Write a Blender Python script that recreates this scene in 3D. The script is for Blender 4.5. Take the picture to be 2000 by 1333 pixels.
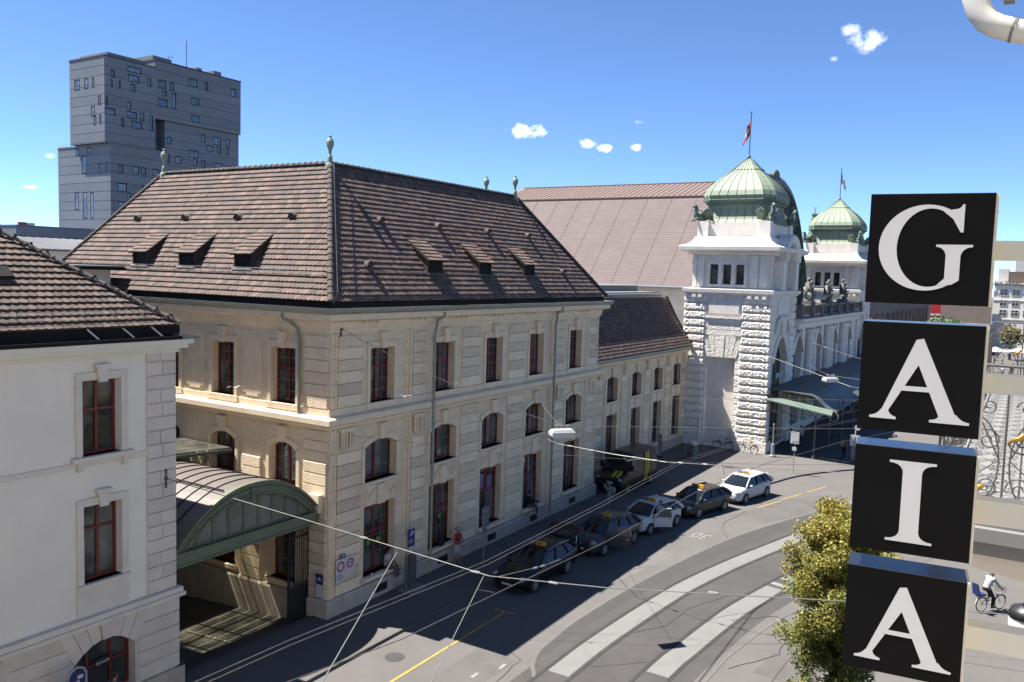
import bpy, bmesh, math, random
from mathutils import Vector, Matrix, Euler
random.seed(7)
R = math.radians
SC = bpy.context.scene
COL = SC.collection
for o in list(bpy.data.objects):
    bpy.data.objects.remove(o)

# ------------------------------------------------------------------ camera
cd = bpy.data.cameras.new('camera')
cam = bpy.data.objects.new('camera', cd)
COL.objects.link(cam)
def cam_matrix(pitch, roll, yaw, loc):
    cp, sp = math.cos(pitch), math.sin(pitch)
    fw = Vector((math.cos(yaw)*cp, math.sin(yaw)*cp, -sp))
    rt = Vector((math.sin(yaw), -math.cos(yaw), 0))
    dn = fw.cross(rt)
    cr, sr = math.cos(roll), math.sin(roll)
    r2 = cr*rt - sr*dn
    d2 = sr*rt + cr*dn
    m = Matrix((r2, -d2, -fw)).transposed().to_4x4()
    m.translation = loc
    return m
cam.matrix_world = cam_matrix(0.0804654, 0.0295711, 0.5541158, Vector((-23.53, -22.74, 13.8)))
cd.sensor_width = 36.0
cd.lens = 1639.12/2000*36
cd.clip_start = 0.1
cd.clip_end = 5000
SC.camera = cam

# ------------------------------------------------------------------ sun and sky
SUN = Vector((-0.175, 0.55, 1.0)).normalized()      # towards the sun
sd = bpy.data.lights.new('sun', 'SUN')
sd.energy = 5.0
sd.angle = R(0.5)
sd.color = (1.0, 0.95, 0.88)
so = bpy.data.objects.new('sun', sd)
so.rotation_euler = SUN.to_track_quat('Z', 'Y').to_euler()
so.location = (0, 0, 60)
COL.objects.link(so)

W = bpy.data.worlds.new('World')
SC.world = W
W.use_nodes = True
wn, wl = W.node_tree.nodes, W.node_tree.links
wn.clear()
sky = wn.new('ShaderNodeTexSky')
sky.sky_type = 'NISHITA'
sky.sun_disc = False
sky.sun_elevation = math.asin(SUN.z)
sky.sun_rotation = math.atan2(SUN.x, SUN.y)
sky.altitude = 1200
sky.air_density = 0.6
sky.dust_density = 0.0
sky.ozone_density = 8.0
SKY_STRENGTH = 0.071
bgs = wn.new('ShaderNodeBackground')
bgs.inputs[1].default_value = SKY_STRENGTH
outw = wn.new('ShaderNodeOutputWorld')
tc = wn.new('ShaderNodeTexCoord')
# small fair-weather clouds: (direction, half widths in radians, strength)
CLOUDS = [((0.8443, 0.51, 0.1646), 0.0296, 0.013, 5),
    ((0.8794, 0.4512, 0.1518), 0.0154, 0.0083, 4),
    ((0.8902, 0.4314, 0.1465), 0.0154, 0.0071, 4.5),
    ((0.9047, 0.3995, 0.148), 0.0106, 0.0071, 4),
    ((0.953, 0.1675, 0.2525), 0.0294, 0.016, 3.2),
    ((0.9475, 0.1812, 0.2633), 0.0139, 0.0107, 3),
    ((0.9513, 0.1978, 0.2366), 0.0076, 0.0043, 2),
    ((0.4743, 0.8774, 0.0731), 0.0115, 0.0031, 3.5),
    ((0.49, 0.8653, 0.106), 0.0074, 0.0042, 1.5),
    ((0.9012, 0.396, 0.1761), 0.0082, 0.0035, 1.5)]
def wnode(t, **k):
    n = wn.new(t)
    for a, b in k.items():
        setattr(n, a, b)
    return n
def wmath(op, a, b=None, clamp=False):
    n = wnode('ShaderNodeMath', operation=op)
    n.use_clamp = clamp
    for i, x in enumerate((a, b)):
        if x is None: continue
        if isinstance(x, (int, float)): n.inputs[i].default_value = x
        else: wl.new(x, n.inputs[i])
    return n.outputs[0]
def wdot(v):
    n = wnode('ShaderNodeVectorMath', operation='DOT_PRODUCT')
    wl.new(tc.outputs['Generated'], n.inputs[0])
    n.inputs[1].default_value = v
    return n.outputs['Value']
nz = wnode('ShaderNodeTexNoise')
nz.inputs['Scale'].default_value = 70
nz.inputs['Detail'].default_value = 9
nz.inputs['Roughness'].default_value = 0.66
wl.new(tc.outputs['Generated'], nz.inputs['Vector'])
tot = None
for d, wa, wb, amp in CLOUDS:
    c = Vector(d).normalized()
    rt = c.cross(Vector((0, 0, 1))).normalized()
    up = rt.cross(c).normalized()
    a = wdot(rt/wa); b = wdot(up/wb)
    r2 = wmath('ADD', wmath('MULTIPLY', a, a), wmath('MULTIPLY', b, b))
    front = wmath('GREATER_THAN', wdot(c), 0.5)
    core = wmath('SUBTRACT', 1.0, r2, True)
    den = wmath('SUBTRACT', wmath('ADD', wmath('MULTIPLY', core, 0.85), wmath('MULTIPLY', nz.outputs['Fac'], 2.0)), 1.42, True)
    den = wmath('MULTIPLY', wmath('MULTIPLY', den, wmath('POWER', core, 0.6)), front)
    den = wmath('MULTIPLY', den, amp*0.36, True)
    tot = den if tot is None else wmath('MAXIMUM', tot, den)
mixw = wnode('ShaderNodeMixRGB')
mixw.inputs[2].default_value = (9.0, 9.2, 9.6, 1)
wl.new(tot, mixw.inputs[0])
wl.new(sky.outputs[0], mixw.inputs[1])
wl.new(mixw.outputs[0], bgs.inputs[0])
wl.new(bgs.outputs[0], outw.inputs[0])

SC.render.engine = 'CYCLES'
SC.view_settings.view_transform = 'Standard'
SC.view_settings.look = 'None'
SC.view_settings.gamma = 1
SC.view_settings.exposure = 1.75

# ------------------------------------------------------------------ materials
MATS = {}
ALB = 0.60          # colours below are noted relative to fresh white paint
WALLS = {'limestone', 'limestone_block', 'limestone_rough', 'limestone_trim', 'plinth_stone', 'stucco', 'tan_stone', 'hotel_stucco', 'cream_paint', 'house_trim'}
PALE = {'white_stone', 'white_stone_rough', 'white_stone_trim'}
def _nodes(name):
    m = bpy.data.materials.new(name)
    m.use_nodes = True
    nt = m.node_tree
    nt.nodes.clear()
    out = nt.nodes.new('ShaderNodeOutputMaterial')
    p = nt.nodes.new('ShaderNodeBsdfPrincipled')
    nt.links.new(p.outputs[0], out.inputs[0])
    MATS[name] = m
    return m, nt, p
def c4(c): return (c[0], c[1], c[2], 1)
def surf(name, c1, c2=None, rough=0.8, scale=2.0, bump=0.0, bscale=None, metal=0.0, stain=0.0, stain_col=(0.12, 0.11, 0.10),
         objrand=0.0, spec=0.4, coords='world', coat=0.0, attr=None, joints=None, stretch=(1, 1, 1), bdist=0.02):
    """general procedural surface: two tones mixed by noise, streaky stains, fine relief, per-object variation"""
    m, nt, p = _nodes(name)
    N, L = nt.nodes, nt.links
    k = 0.97 if name in WALLS else (1.08 if name in PALE else ALB)
    c1 = tuple(x*k for x in c1); c2 = c2 and tuple(x*k for x in c2); stain_col = tuple(x*k for x in stain_col)
    c2 = c2 or tuple(min(1, x*0.8) for x in c1)
    if coords == 'world':
        g = N.new('ShaderNodeNewGeometry'); vec = g.outputs['Position']
    else:
        g = N.new('ShaderNodeTexCoord'); vec = g.outputs['Object']
    mp = N.new('ShaderNodeMapping'); mp.inputs['Scale'].default_value = stretch
    L.new(vec, mp.inputs[0])
    n1 = N.new('ShaderNodeTexNoise'); n1.inputs['Scale'].default_value = scale; n1.inputs['Detail'].default_value = 6
    n1.inputs['Roughness'].default_value = 0.65
    L.new(mp.outputs[0], n1.inputs['Vector'])
    cr = N.new('ShaderNodeMapRange'); cr.inputs[1].default_value = 0.33; cr.inputs[2].default_value = 0.67
    L.new(n1.outputs['Fac'], cr.inputs[0])
    mx = N.new('ShaderNodeMixRGB'); mx.inputs[1].default_value = c4(c1); mx.inputs[2].default_value = c4(c2)
    L.new(cr.outputs[0], mx.inputs[0])
    col = mx.outputs[0]
    if stain:
        m2 = N.new('ShaderNodeMapping'); m2.inputs['Scale'].default_value = (1.3, 1.3, 0.22)
        L.new(vec, m2.inputs[0])
        n2 = N.new('ShaderNodeTexNoise'); n2.inputs['Scale'].default_value = 1.6; n2.inputs['Detail'].default_value = 7
        n2.inputs['Roughness'].default_value = 0.7
        L.new(m2.outputs[0], n2.inputs['Vector'])
        r2 = N.new('ShaderNodeMapRange'); r2.inputs[1].default_value = 0.52; r2.inputs[2].default_value = 0.78
        r2.inputs[4].default_value = stain
        L.new(n2.outputs['Fac'], r2.inputs[0])
        x = N.new('ShaderNodeMixRGB'); x.inputs[2].default_value = c4(stain_col)
        L.new(r2.outputs[0], x.inputs[0]); L.new(col, x.inputs[1]); col = x.outputs[0]
    if joints:
        # mortar joints too fine to model: courses of height joints[1], stones of length joints[0]
        sep = N.new('ShaderNodeSeparateXYZ'); L.new(vec, sep.inputs[0])
        ad = N.new('ShaderNodeMath'); ad.operation = 'ADD'; L.new(sep.outputs[0], ad.inputs[0]); L.new(sep.outputs[1], ad.inputs[1])
        cb = N.new('ShaderNodeCombineXYZ'); L.new(ad.outputs[0], cb.inputs[0]); L.new(sep.outputs[2], cb.inputs[1])
        bk = N.new('ShaderNodeTexBrick'); bk.inputs['Scale'].default_value = 1
        bk.inputs['Brick Width'].default_value = joints[0]; bk.inputs['Row Height'].default_value = joints[1]
        bk.inputs['Mortar Size'].default_value = 0.009; bk.inputs['Mortar Smooth'].default_value = 0.3
        bk.inputs['Color1'].default_value = (1, 1, 1, 1); bk.inputs['Color2'].default_value = (0.84, 0.83, 0.81, 1)
        bk.inputs['Mortar'].default_value = (0.5, 0.48, 0.46, 1)
        L.new(cb.outputs[0], bk.inputs['Vector'])
        x = N.new('ShaderNodeMixRGB'); x.blend_type = 'MULTIPLY'; x.inputs[0].default_value = joints[2]
        L.new(col, x.inputs[1]); L.new(bk.outputs['Color'], x.inputs[2]); col = x.outputs[0]
    if objrand:
        oi = N.new('ShaderNodeObjectInfo')
        mr = N.new('ShaderNodeMapRange'); mr.inputs[3].default_value = 1-objrand; mr.inputs[4].default_value = 1+objrand
        L.new(oi.outputs['Random'], mr.inputs[0])
        x = N.new('ShaderNodeVectorMath'); x.operation = 'SCALE'
        L.new(col, x.inputs[0]); L.new(mr.outputs[0], x.inputs['Scale']); col = x.outputs[0]
    if attr:
        a = N.new('ShaderNodeAttribute'); a.attribute_name = attr
        x = N.new('ShaderNodeMixRGB'); x.blend_type = 'MULTIPLY'; x.inputs[0].default_value = 1
        L.new(col, x.inputs[1]); L.new(a.outputs['Color'], x.inputs[2]); col = x.outputs[0]
    L.new(col, p.inputs['Base Color'])
    p.inputs['Roughness'].default_value = rough
    p.inputs['Metallic'].default_value = metal
    p.inputs['Specular IOR Level'].default_value = spec
    if coat:
        p.inputs['Coat Weight'].default_value = coat
        p.inputs['Coat Roughness'].default_value = 0.05
    if bump:
        nb = N.new('ShaderNodeTexNoise'); nb.inputs['Scale'].default_value = bscale or scale*6; nb.inputs['Detail'].default_value = 5
        L.new(mp.outputs[0], nb.inputs['Vector'])
        b = N.new('ShaderNodeBump'); b.inputs['Strength'].default_value = bump; b.inputs['Distance'].default_value = bdist
        L.new(nb.outputs['Fac'], b.inputs['Height'])
        L.new(b.outputs[0], p.inputs['Normal'])
    return m
def glass(name, col=(0.02, 0.025, 0.03), rough=0.04, tone2=None, scale=0.8, spec=0.6):
    """window glass: a dark room behind a clear reflecting pane"""
    m, nt, p = _nodes(name)
    N, L = nt.nodes, nt.links
    if tone2:
        g = N.new('ShaderNodeNewGeometry')
        n1 = N.new('ShaderNodeTexNoise'); n1.inputs['Scale'].default_value = scale; n1.inputs['Detail'].default_value = 2
        L.new(g.outputs['Position'], n1.inputs['Vector'])
        cr = N.new('ShaderNodeMapRange'); cr.inputs[1].default_value = 0.45; cr.inputs[2].default_value = 0.6
        L.new(n1.outputs['Fac'], cr.inputs[0])
        x = N.new('ShaderNodeMixRGB'); x.inputs[1].default_value = c4(col); x.inputs[2].default_value = c4(tone2)
        L.new(cr.outputs[0], x.inputs[0]); L.new(x.outputs[0], p.inputs['Base Color'])
    else:
        p.inputs['Base Color'].default_value = c4(col)
    p.inputs['Roughness'].default_value = rough
    p.inputs['IOR'].default_value = 1.5
    p.inputs['Specular IOR Level'].default_value = spec
    return m
def emit(name, col, e):
    m, nt, p = _nodes(name)
    p.inputs['Base Color'].default_value = c4(col)
    p.inputs['Emission Color'].default_value = c4(col)
    p.inputs['Emission Strength'].default_value = e
    return m

surf('asphalt', (0.128, 0.120, 0.114), (0.155, 0.146, 0.138), 0.9, 0.35, 0.25, 60, stain=0.35, stain_col=(0.12, 0.115, 0.11))
surf('rail_bed', (0.045, 0.042, 0.04), (0.06, 0.056, 0.053), 0.9, 2, 0.25, 60)
surf('asphalt_dark', (0.060, 0.058, 0.0565), (0.074, 0.071, 0.069), 0.9, 0.5, 0.25, 60)
surf('asphalt_track', (0.066, 0.062, 0.0595), (0.086, 0.080, 0.077), 0.9, 0.6, 0.25, 60)
surf('pavement', (0.135, 0.125, 0.119), (0.16, 0.149, 0.141), 0.9, 0.5, 0.2, 60)
surf('court_paving', (0.12, 0.117, 0.10), (0.16, 0.155, 0.135), 0.85, 0.6, 0.2, 40)
surf('kerb_edge', (0.14, 0.132, 0.126), (0.115, 0.108, 0.104), 0.85, 3, 0.2, 40)
surf('kerb_stone', (0.21, 0.205, 0.195), (0.16, 0.155, 0.15), 0.85, 3, 0.2, 40)
surf('track_concrete', (0.225, 0.225, 0.216), (0.19, 0.19, 0.182), 0.85, 1.2, 0.15, 40, stain=0.25, stain_col=(0.3, 0.29, 0.27))
surf('road_paint', (0.33, 0.325, 0.31), (0.22, 0.215, 0.205), 0.8, 5)
surf('road_yellow', (0.60, 0.36, 0.06), (0.42, 0.27, 0.07), 0.8, 5)
surf('rail_steel', (0.07, 0.063, 0.06), (0.035, 0.032, 0.03), 0.7, 4)
surf('limestone', (0.70, 0.575, 0.405), (0.60, 0.49, 0.345), 0.9, 1.4, 0.35, 18, stain=0.35, stain_col=(0.25, 0.215, 0.18), joints=(1.25, 0.465, 0.6))
surf('limestone_block', (0.70, 0.575, 0.405), (0.605, 0.50, 0.355), 0.9, 1.6, 0.4, 20, stain=0.3, stain_col=(0.27, 0.235, 0.2), objrand=0.10)
surf('limestone_rough', (0.70, 0.575, 0.405), (0.60, 0.49, 0.35), 0.95, 6, 1.0, 22, stain=0.25, stain_col=(0.25, 0.22, 0.19), objrand=0.10, bdist=0.08)
surf('limestone_trim', (0.70, 0.575, 0.405), (0.60, 0.495, 0.355), 0.88, 1.8, 0.3, 18, stain=0.3, stain_col=(0.27, 0.235, 0.2))
surf('plinth_stone', (0.44, 0.39, 0.325), (0.36, 0.32, 0.27), 0.9, 1.5, 0.4, 15, stain=0.5, stain_col=(0.19, 0.165, 0.14), joints=(1.6, 0.8, 0.6))
surf('white_stone', (0.67, 0.625, 0.555), (0.57, 0.53, 0.47), 0.9, 1.5, 0.3, 15, stain=0.3, stain_col=(0.33, 0.31, 0.28), joints=(1.1, 0.45, 0.6))
surf('white_stone_rough', (0.68, 0.635, 0.565), (0.57, 0.53, 0.47), 0.95, 2.5, 0.8, 8, objrand=0.06, bdist=0.08)
surf('white_stone_trim', (0.65, 0.61, 0.55), (0.55, 0.515, 0.46), 0.88, 1.8, 0.25, 15, stain=0.45, stain_col=(0.28, 0.27, 0.25))
surf('stone_dark', (0.13, 0.125, 0.12), (0.30, 0.28, 0.26), 0.95, 3, 0.5, 20)  # dark mottled stone of balustrade, statues and gable crest
surf('hotel_stucco', (0.66, 0.58, 0.45), (0.62, 0.545, 0.425), 0.92, 0.7, 0.2, 50)
surf('house_trim', (0.60, 0.555, 0.48), (0.53, 0.49, 0.425), 0.88, 1.8, 0.3, 18, stain=0.3, stain_col=(0.32, 0.29, 0.25))
surf('stucco', (0.68, 0.65, 0.57), (0.63, 0.60, 0.53), 0.92, 0.7, 0.2, 50, stain=0.12, stain_col=(0.45, 0.43, 0.38))
surf('tan_stone', (0.56, 0.51, 0.44), (0.49, 0.445, 0.385), 0.9, 2, 0.35, 18, stain=0.3, stain_col=(0.27, 0.235, 0.2), objrand=0.07)
surf('roof_tile', (0.158, 0.110, 0.092), (0.118, 0.086, 0.075), 0.88, 3.5, 0.3, 25, attr='tint')
surf('roof_tile_dark', (0.19, 0.13, 0.108), (0.135, 0.098, 0.084), 0.9, 3, 0.3, 25, attr='tint', stain=0.3, stain_col=(0.10, 0.08, 0.07))
surf('roof_tile_single', (0.155, 0.108, 0.088), (0.118, 0.086, 0.074), 0.9, 3, 0.35, 25, objrand=0.35)
surf('roof_under', (0.11, 0.075, 0.06), (0.08, 0.055, 0.045), 0.95, 3)
surf('ridge_clay', (0.14, 0.115, 0.10), (0.09, 0.075, 0.068), 0.92, 5, 0.4, 30, objrand=0.25)
surf('verdigris', (0.28, 0.37, 0.27), (0.33, 0.385, 0.265), 0.6, 0.9, 0.15, 20, stain=0.4, stain_col=(0.33, 0.33, 0.20))
surf('verdigris_dark', (0.13, 0.19, 0.155), (0.17, 0.225, 0.18), 0.65, 2.0, 0.2, 20)
surf('canopy_sheet', (0.085, 0.115, 0.105), (0.11, 0.14, 0.125), 0.55, 1.5, 0.1, 12)
surf('green_paint', (0.155, 0.18, 0.11), (0.185, 0.21, 0.135), 0.5, 1.5, 0.1, 20)
surf('gutter_copper', (0.40, 0.41, 0.32), (0.31, 0.325, 0.26), 0.5, 2.0)
surf('shed_metal', (0.13, 0.14, 0.15), (0.11, 0.12, 0.13), 0.5, 1.5)
surf('sheet_dark', (0.016, 0.016, 0.018), (0.024, 0.024, 0.026), 0.8, 2.0, spec=0.15)
surf('vault_copper', (0.20, 0.17, 0.155), (0.165, 0.145, 0.133), 0.5, 0.8, 0.1, 12)
surf('zinc', (0.27, 0.28, 0.295), (0.22, 0.235, 0.245), 0.4, 1.5, metal=0.3)
surf('hall_tile', (0.205, 0.164, 0.157), (0.178, 0.145, 0.139), 0.9, 0.35, 0.2, 10, attr='tint', stain=0.35, stain_col=(0.15, 0.125, 0.12))
surf('hall_copper', (0.24, 0.165, 0.142), (0.205, 0.145, 0.127), 0.6, 0.7, stain=0.3, stain_col=(0.22, 0.19, 0.17))
surf('window_red', (0.22, 0.032, 0.028), (0.18, 0.027, 0.024), 0.45, 4)
surf('muntin_grey', (0.22, 0.21, 0.19), (0.17, 0.165, 0.15), 0.5, 4)
glass('pane', (0.03, 0.033, 0.034), 0.03, (0.11, 0.115, 0.108), 0.7)
glass('pane_frosted', (0.09, 0.09, 0.074), 0.4, (0.12, 0.117, 0.10), 1.0)
glass('pane_blue', (0.04, 0.055, 0.07), 0.05)
surf('iron_black', (0.018, 0.018, 0.02), (0.03, 0.03, 0.03), 0.45, 5)
surf('iron_grey', (0.10, 0.10, 0.105), (0.14, 0.14, 0.145), 0.5, 5)
surf('steel_light', (0.50, 0.50, 0.49), (0.42, 0.42, 0.41), 0.4, 3, metal=0.4)
surf('wire_grey', (0.34, 0.33, 0.315), (0.27, 0.265, 0.25), 0.45, 5, metal=0.3)
surf('wire_dark', (0.20, 0.19, 0.19), (0.14, 0.14, 0.14), 0.5, 5, metal=0.3)
surf('white_paint', (0.74, 0.74, 0.72), (0.68, 0.68, 0.66), 0.45, 2)
surf('cream_paint', (0.62, 0.60, 0.51), (0.57, 0.55, 0.47), 0.5, 1.0)
surf('sign_black', (0.006, 0.006, 0.007), (0.009, 0.009, 0.010), 0.4, 3, spec=0.06)
surf('sign_top_sky', (0.012, 0.013, 0.016), (0.016, 0.017, 0.02), 0.22, 3, spec=0.6)  # glossy black box top with some sky blue mixed into its colour
surf('sign_white', (0.78, 0.79, 0.82), (0.74, 0.75, 0.78), 0.45, 3)
surf('sign_blue', (0.03, 0.05, 0.22), (0.025, 0.04, 0.18), 0.4, 3)
surf('sign_red', (0.55, 0.03, 0.03), (0.48, 0.03, 0.03), 0.4, 3)
surf('gold', (0.55, 0.33, 0.06), (0.40, 0.22, 0.04), 0.35, 8, metal=0.6)
surf('tower_panel', (0.265, 0.30, 0.345), (0.23, 0.262, 0.305), 0.6, 0.12, objrand=0.09)
surf('tower_joint', (0.085, 0.095, 0.115), (0.10, 0.11, 0.13), 0.7, 1)
surf('tower_seam', (0.18, 0.20, 0.23), (0.2, 0.22, 0.25), 0.7, 1)
surf('roof_concrete', (0.26, 0.265, 0.27), (0.22, 0.225, 0.23), 0.8, 0.4)
surf('bark', (0.10, 0.08, 0.06), (0.06, 0.05, 0.04), 0.95, 6, 0.6, 20)
surf('foliage_far', (0.05, 0.085, 0.03), (0.035, 0.06, 0.022), 0.85, 0.6, attr='tint')
surf('brown_stone', (0.30, 0.25, 0.21), (0.24, 0.20, 0.17), 0.9, 0.5)
surf('rubber', (0.015, 0.015, 0.016), (0.02, 0.02, 0.02), 0.8, 5)
surf('skin', (0.42, 0.26, 0.19), (0.38, 0.23, 0.165), 0.6, 6)
surf('hair_dark', (0.03, 0.02, 0.015), (0.02, 0.015, 0.01), 0.7, 20)
def paint(name, c, rough=0.3, metal=0.0):
    surf(name, c, tuple(x*0.94 for x in c), rough, 2.0, metal=metal*.6, coat=0.12, spec=0.2, coords='object')
def cloth(name, c): surf(name, c, tuple(x*0.8 for x in c), 0.9, 9, 0.3, 60, coords='object')
for n_, c_ in (('cloth_red', (.42, .02, .03)), ('cloth_white', (.62, .62, .62)), ('cloth_pale', (.42, .37, .36)), ('cloth_black', (.018, .018, .02)), ('cloth_grey', (.12, .12, .13)), ('cloth_brown', (.10, .07, .05)), ('cloth_blue', (.05, .07, .16)), ('cloth_beige', (.34, .28, .2)), ('straw', (.55, .45, .3))):
    cloth(n_, c_)
def leaf_mat():
    m, nt, p = _nodes('leaf')
    N, L = nt.nodes, nt.links
    a = N.new('ShaderNodeAttribute'); a.attribute_name = 'tint'
    L.new(a.outputs['Color'], p.inputs['Base Color'])
    p.inputs['Roughness'].default_value = 0.55
    tr = N.new('ShaderNodeBsdfTranslucent')
    L.new(a.outputs['Color'], tr.inputs[0])
    ms = N.new('ShaderNodeMixShader'); ms.inputs[0].default_value = 0.35
    L.new(p.outputs[0], ms.inputs[1]); L.new(tr.outputs[0], ms.inputs[2])
    out = [n for n in N if n.type == 'OUTPUT_MATERIAL'][0]
    L.new(ms.outputs[0], out.inputs[0])
leaf_mat()

# ------------------------------------------------------------------ mesh helpers
def link(o): COL.objects.link(o); return o
def tag(o, label=None, cat=None, group=None, kind=None):
    if label: o['label'] = label
    if cat: o['category'] = cat
    if group: o['group'] = group
    if kind: o['kind'] = kind
    return o
def thing(name, label, cat, loc=(0, 0, 0), rz=0.0, group=None):
    o = bpy.data.objects.new(name, None)
    o.empty_display_size = 0.3
    o.location = loc
    o.rotation_euler = (0, 0, rz)
    link(o)
    return tag(o, label, cat, group)
def root_loc(o):
    v = Vector((0, 0, 0))
    while o is not None:
        v += o.location
        o = o.parent
    return v
class MB:
    def __init__(s): s.v = []; s.f = []; s.c = []
    def poly(s, pts, tint=None):
        i = len(s.v)
        s.v.extend([tuple(p) for p in pts]); s.f.append(tuple(range(i, i+len(pts)))); s.c.append(tint)
    def mesh(s, vs, fs, tint=None):
        i = len(s.v)
        s.v.extend([tuple(p) for p in vs])
        for f in fs: s.f.append(tuple(i+k for k in f)); s.c.append(tint)
    def hexa(s, p, tint=None):
        s.mesh(p, ((0, 3, 2, 1), (4, 5, 6, 7), (0, 1, 5, 4), (1, 2, 6, 5), (2, 3, 7, 6), (3, 0, 4, 7)), tint)
    def box(s, x0, x1, y0, y1, z0, z1, tint=None):
        s.hexa([(x0, y0, z0), (x1, y0, z0), (x1, y1, z0), (x0, y1, z0), (x0, y0, z1), (x1, y0, z1), (x1, y1, z1), (x0, y1, z1)], tint)
    def frus(s, x0, x1, y0, y1, z0, z1, t, ty=None):
        ty = t if ty is None else ty
        s.hexa([(x0, y0, z0), (x1, y0, z0), (x1, y1, z0), (x0, y1, z0), (x0+t, y0+ty, z1), (x1-t, y0+ty, z1), (x1-t, y1-ty, z1), (x0+t, y1-ty, z1)])
    def loft(s, rings, closed=True, caps=True):
        i = len(s.v); n = len(rings[0])
        for r in rings: s.v.extend([tuple(p) for p in r])
        for a in range(len(rings)-1):
            for k in range(n if closed else n-1):
                k2 = (k+1) % n
                s.f.append((i+a*n+k, i+a*n+k2, i+(a+1)*n+k2, i+(a+1)*n+k)); s.c.append(None)
        if caps:
            s.f.append(tuple(i+k for k in range(n))[::-1]); s.c.append(None)
            s.f.append(tuple(i+(len(rings)-1)*n+k for k in range(n))); s.c.append(None)
    def tube(s, pts, r, n=6, caps=True):
        pts = [Vector(p) for p in pts]
        rr = r if isinstance(r, (list, tuple)) else [r]*len(pts)
        rings = []
        ref = None
        for i, p in enumerate(pts):
            t = (pts[min(i+1, len(pts)-1)]-pts[max(i-1, 0)])
            if t.length < 1e-9: t = Vector((0, 0, 1))
            t.normalize()
            if ref is None:
                ref = Vector((0, 0, 1)) if abs(t.z) < 0.9 else Vector((1, 0, 0))
            a = t.cross(ref)
            if a.length < 1e-6: a = t.cross(Vector((0, 1, 0)))
            a.normalize()
            b = a.cross(t)
            ref = b
            rings.append([p+(a*math.cos(2*math.pi*k/n)+b*math.sin(2*math.pi*k/n))*rr[i] for k in range(n)])
        s.loft(rings, True, caps)
    def lathe(s, prof, c=(0, 0, 0), n=12, a0=0.0):
        s.loft([[(c[0]+r*math.cos(a0+2*math.pi*k/n), c[1]+r*math.sin(a0+2*math.pi*k/n), c[2]+z) for k in range(n)] for r, z in prof])
    def prism(s, poly, off):
        off = Vector(off); a = [Vector(p) for p in poly]
        s.loft([a, [p+off for p in a]])
    def ball(s, c, r, n=8, m=5, sq=(1, 1, 1)):
        rings = []
        for j in range(m+1):
            ph = math.pi*j/m
            rr = max(math.sin(ph), 0.02)
            rings.append([(c[0]+r*sq[0]*rr*math.cos(2*math.pi*k/n), c[1]+r*sq[1]*rr*math.sin(2*math.pi*k/n), c[2]-r*sq[2]*math.cos(ph)) for k in range(n)])
        s.loft(rings)
    def data(s, name, mat, off=None, smooth=False):
        me = bpy.data.meshes.new(name)
        if off is not None and off.length > 0:
            vs = [(a-off.x, b-off.y, c-off.z) for a, b, c in s.v]
        else: vs = s.v
        me.from_pydata(vs, [], s.f)
        mats = mat if isinstance(mat, (list, tuple)) else [mat]
        for k in mats: me.materials.append(MATS[k])
        if any(x is not None for x in s.c):
            at = me.color_attributes.new('tint', 'FLOAT_COLOR', 'CORNER')
            buf = []
            for f, t in zip(s.f, s.c):
                t = t or (1, 1, 1)
                buf.extend((t[0], t[1], t[2], 1.0)*len(f))
            at.data.foreach_set('color', buf)
        if smooth:
            me.polygons.foreach_set('use_smooth', [True]*len(me.polygons))
        me.update()
        return me
    def build(s, name, mat, parent=None, smooth=False, world=True):
        off = root_loc(parent) if (parent is not None and world) else None
        o = bpy.data.objects.new(name, s.data(name, mat, off, smooth))
        if parent is not None: o.parent = parent
        return link(o)
def struct(mb, name, mat, smooth=False): return tag(mb.build(name, mat, None, smooth), kind='structure')
def piece(name, me, parent, loc=(0, 0, 0), rot=None, scale=None):
    """one small part that shares its mesh; loc in world coordinates"""
    o = bpy.data.objects.new(name, me)
    o.parent = parent
    o.location = Vector(loc)-root_loc(parent)
    if rot is not None:
        o.rotation_mode = 'QUATERNION'; o.rotation_quaternion = rot
    if scale is not None: o.scale = scale
    return link(o)
def basis(x, y, z):
    return Matrix((x, y, z)).transposed().to_quaternion()
def text_mb(txt, size, ext=0.004):
    cu = bpy.data.curves.new('txt', 'FONT'); cu.body = txt; cu.size = size; cu.extrude = ext
    cu.align_x = 'CENTER'; cu.align_y = 'CENTER'; cu.resolution_u = 3
    o = bpy.data.objects.new('txt', cu)
    me = bpy.data.meshes.new_from_object(o)
    mb = MB()
    mb.v = [tuple(v.co) for v in me.vertices]; mb.f = [tuple(p.vertices) for p in me.polygons]; mb.c = [None]*len(mb.f)
    bpy.data.objects.remove(o); bpy.data.curves.remove(cu); bpy.data.meshes.remove(me)
    return mb
def place(mb, o, x, y, z):
    """map a flat mesh builder into the frame (x, y, z) at o"""
    o = Vector(o); x = Vector(x); y = Vector(y); z = Vector(z)
    mb.v = [tuple(o+x*a+y*b+z*c) for a, b, c in mb.v]
    return mb
def merge(a, b):
    i = len(a.v); a.v += b.v; a.f += [tuple(i+k for k in f) for f in b.f]; a.c += b.c
    return a
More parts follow.
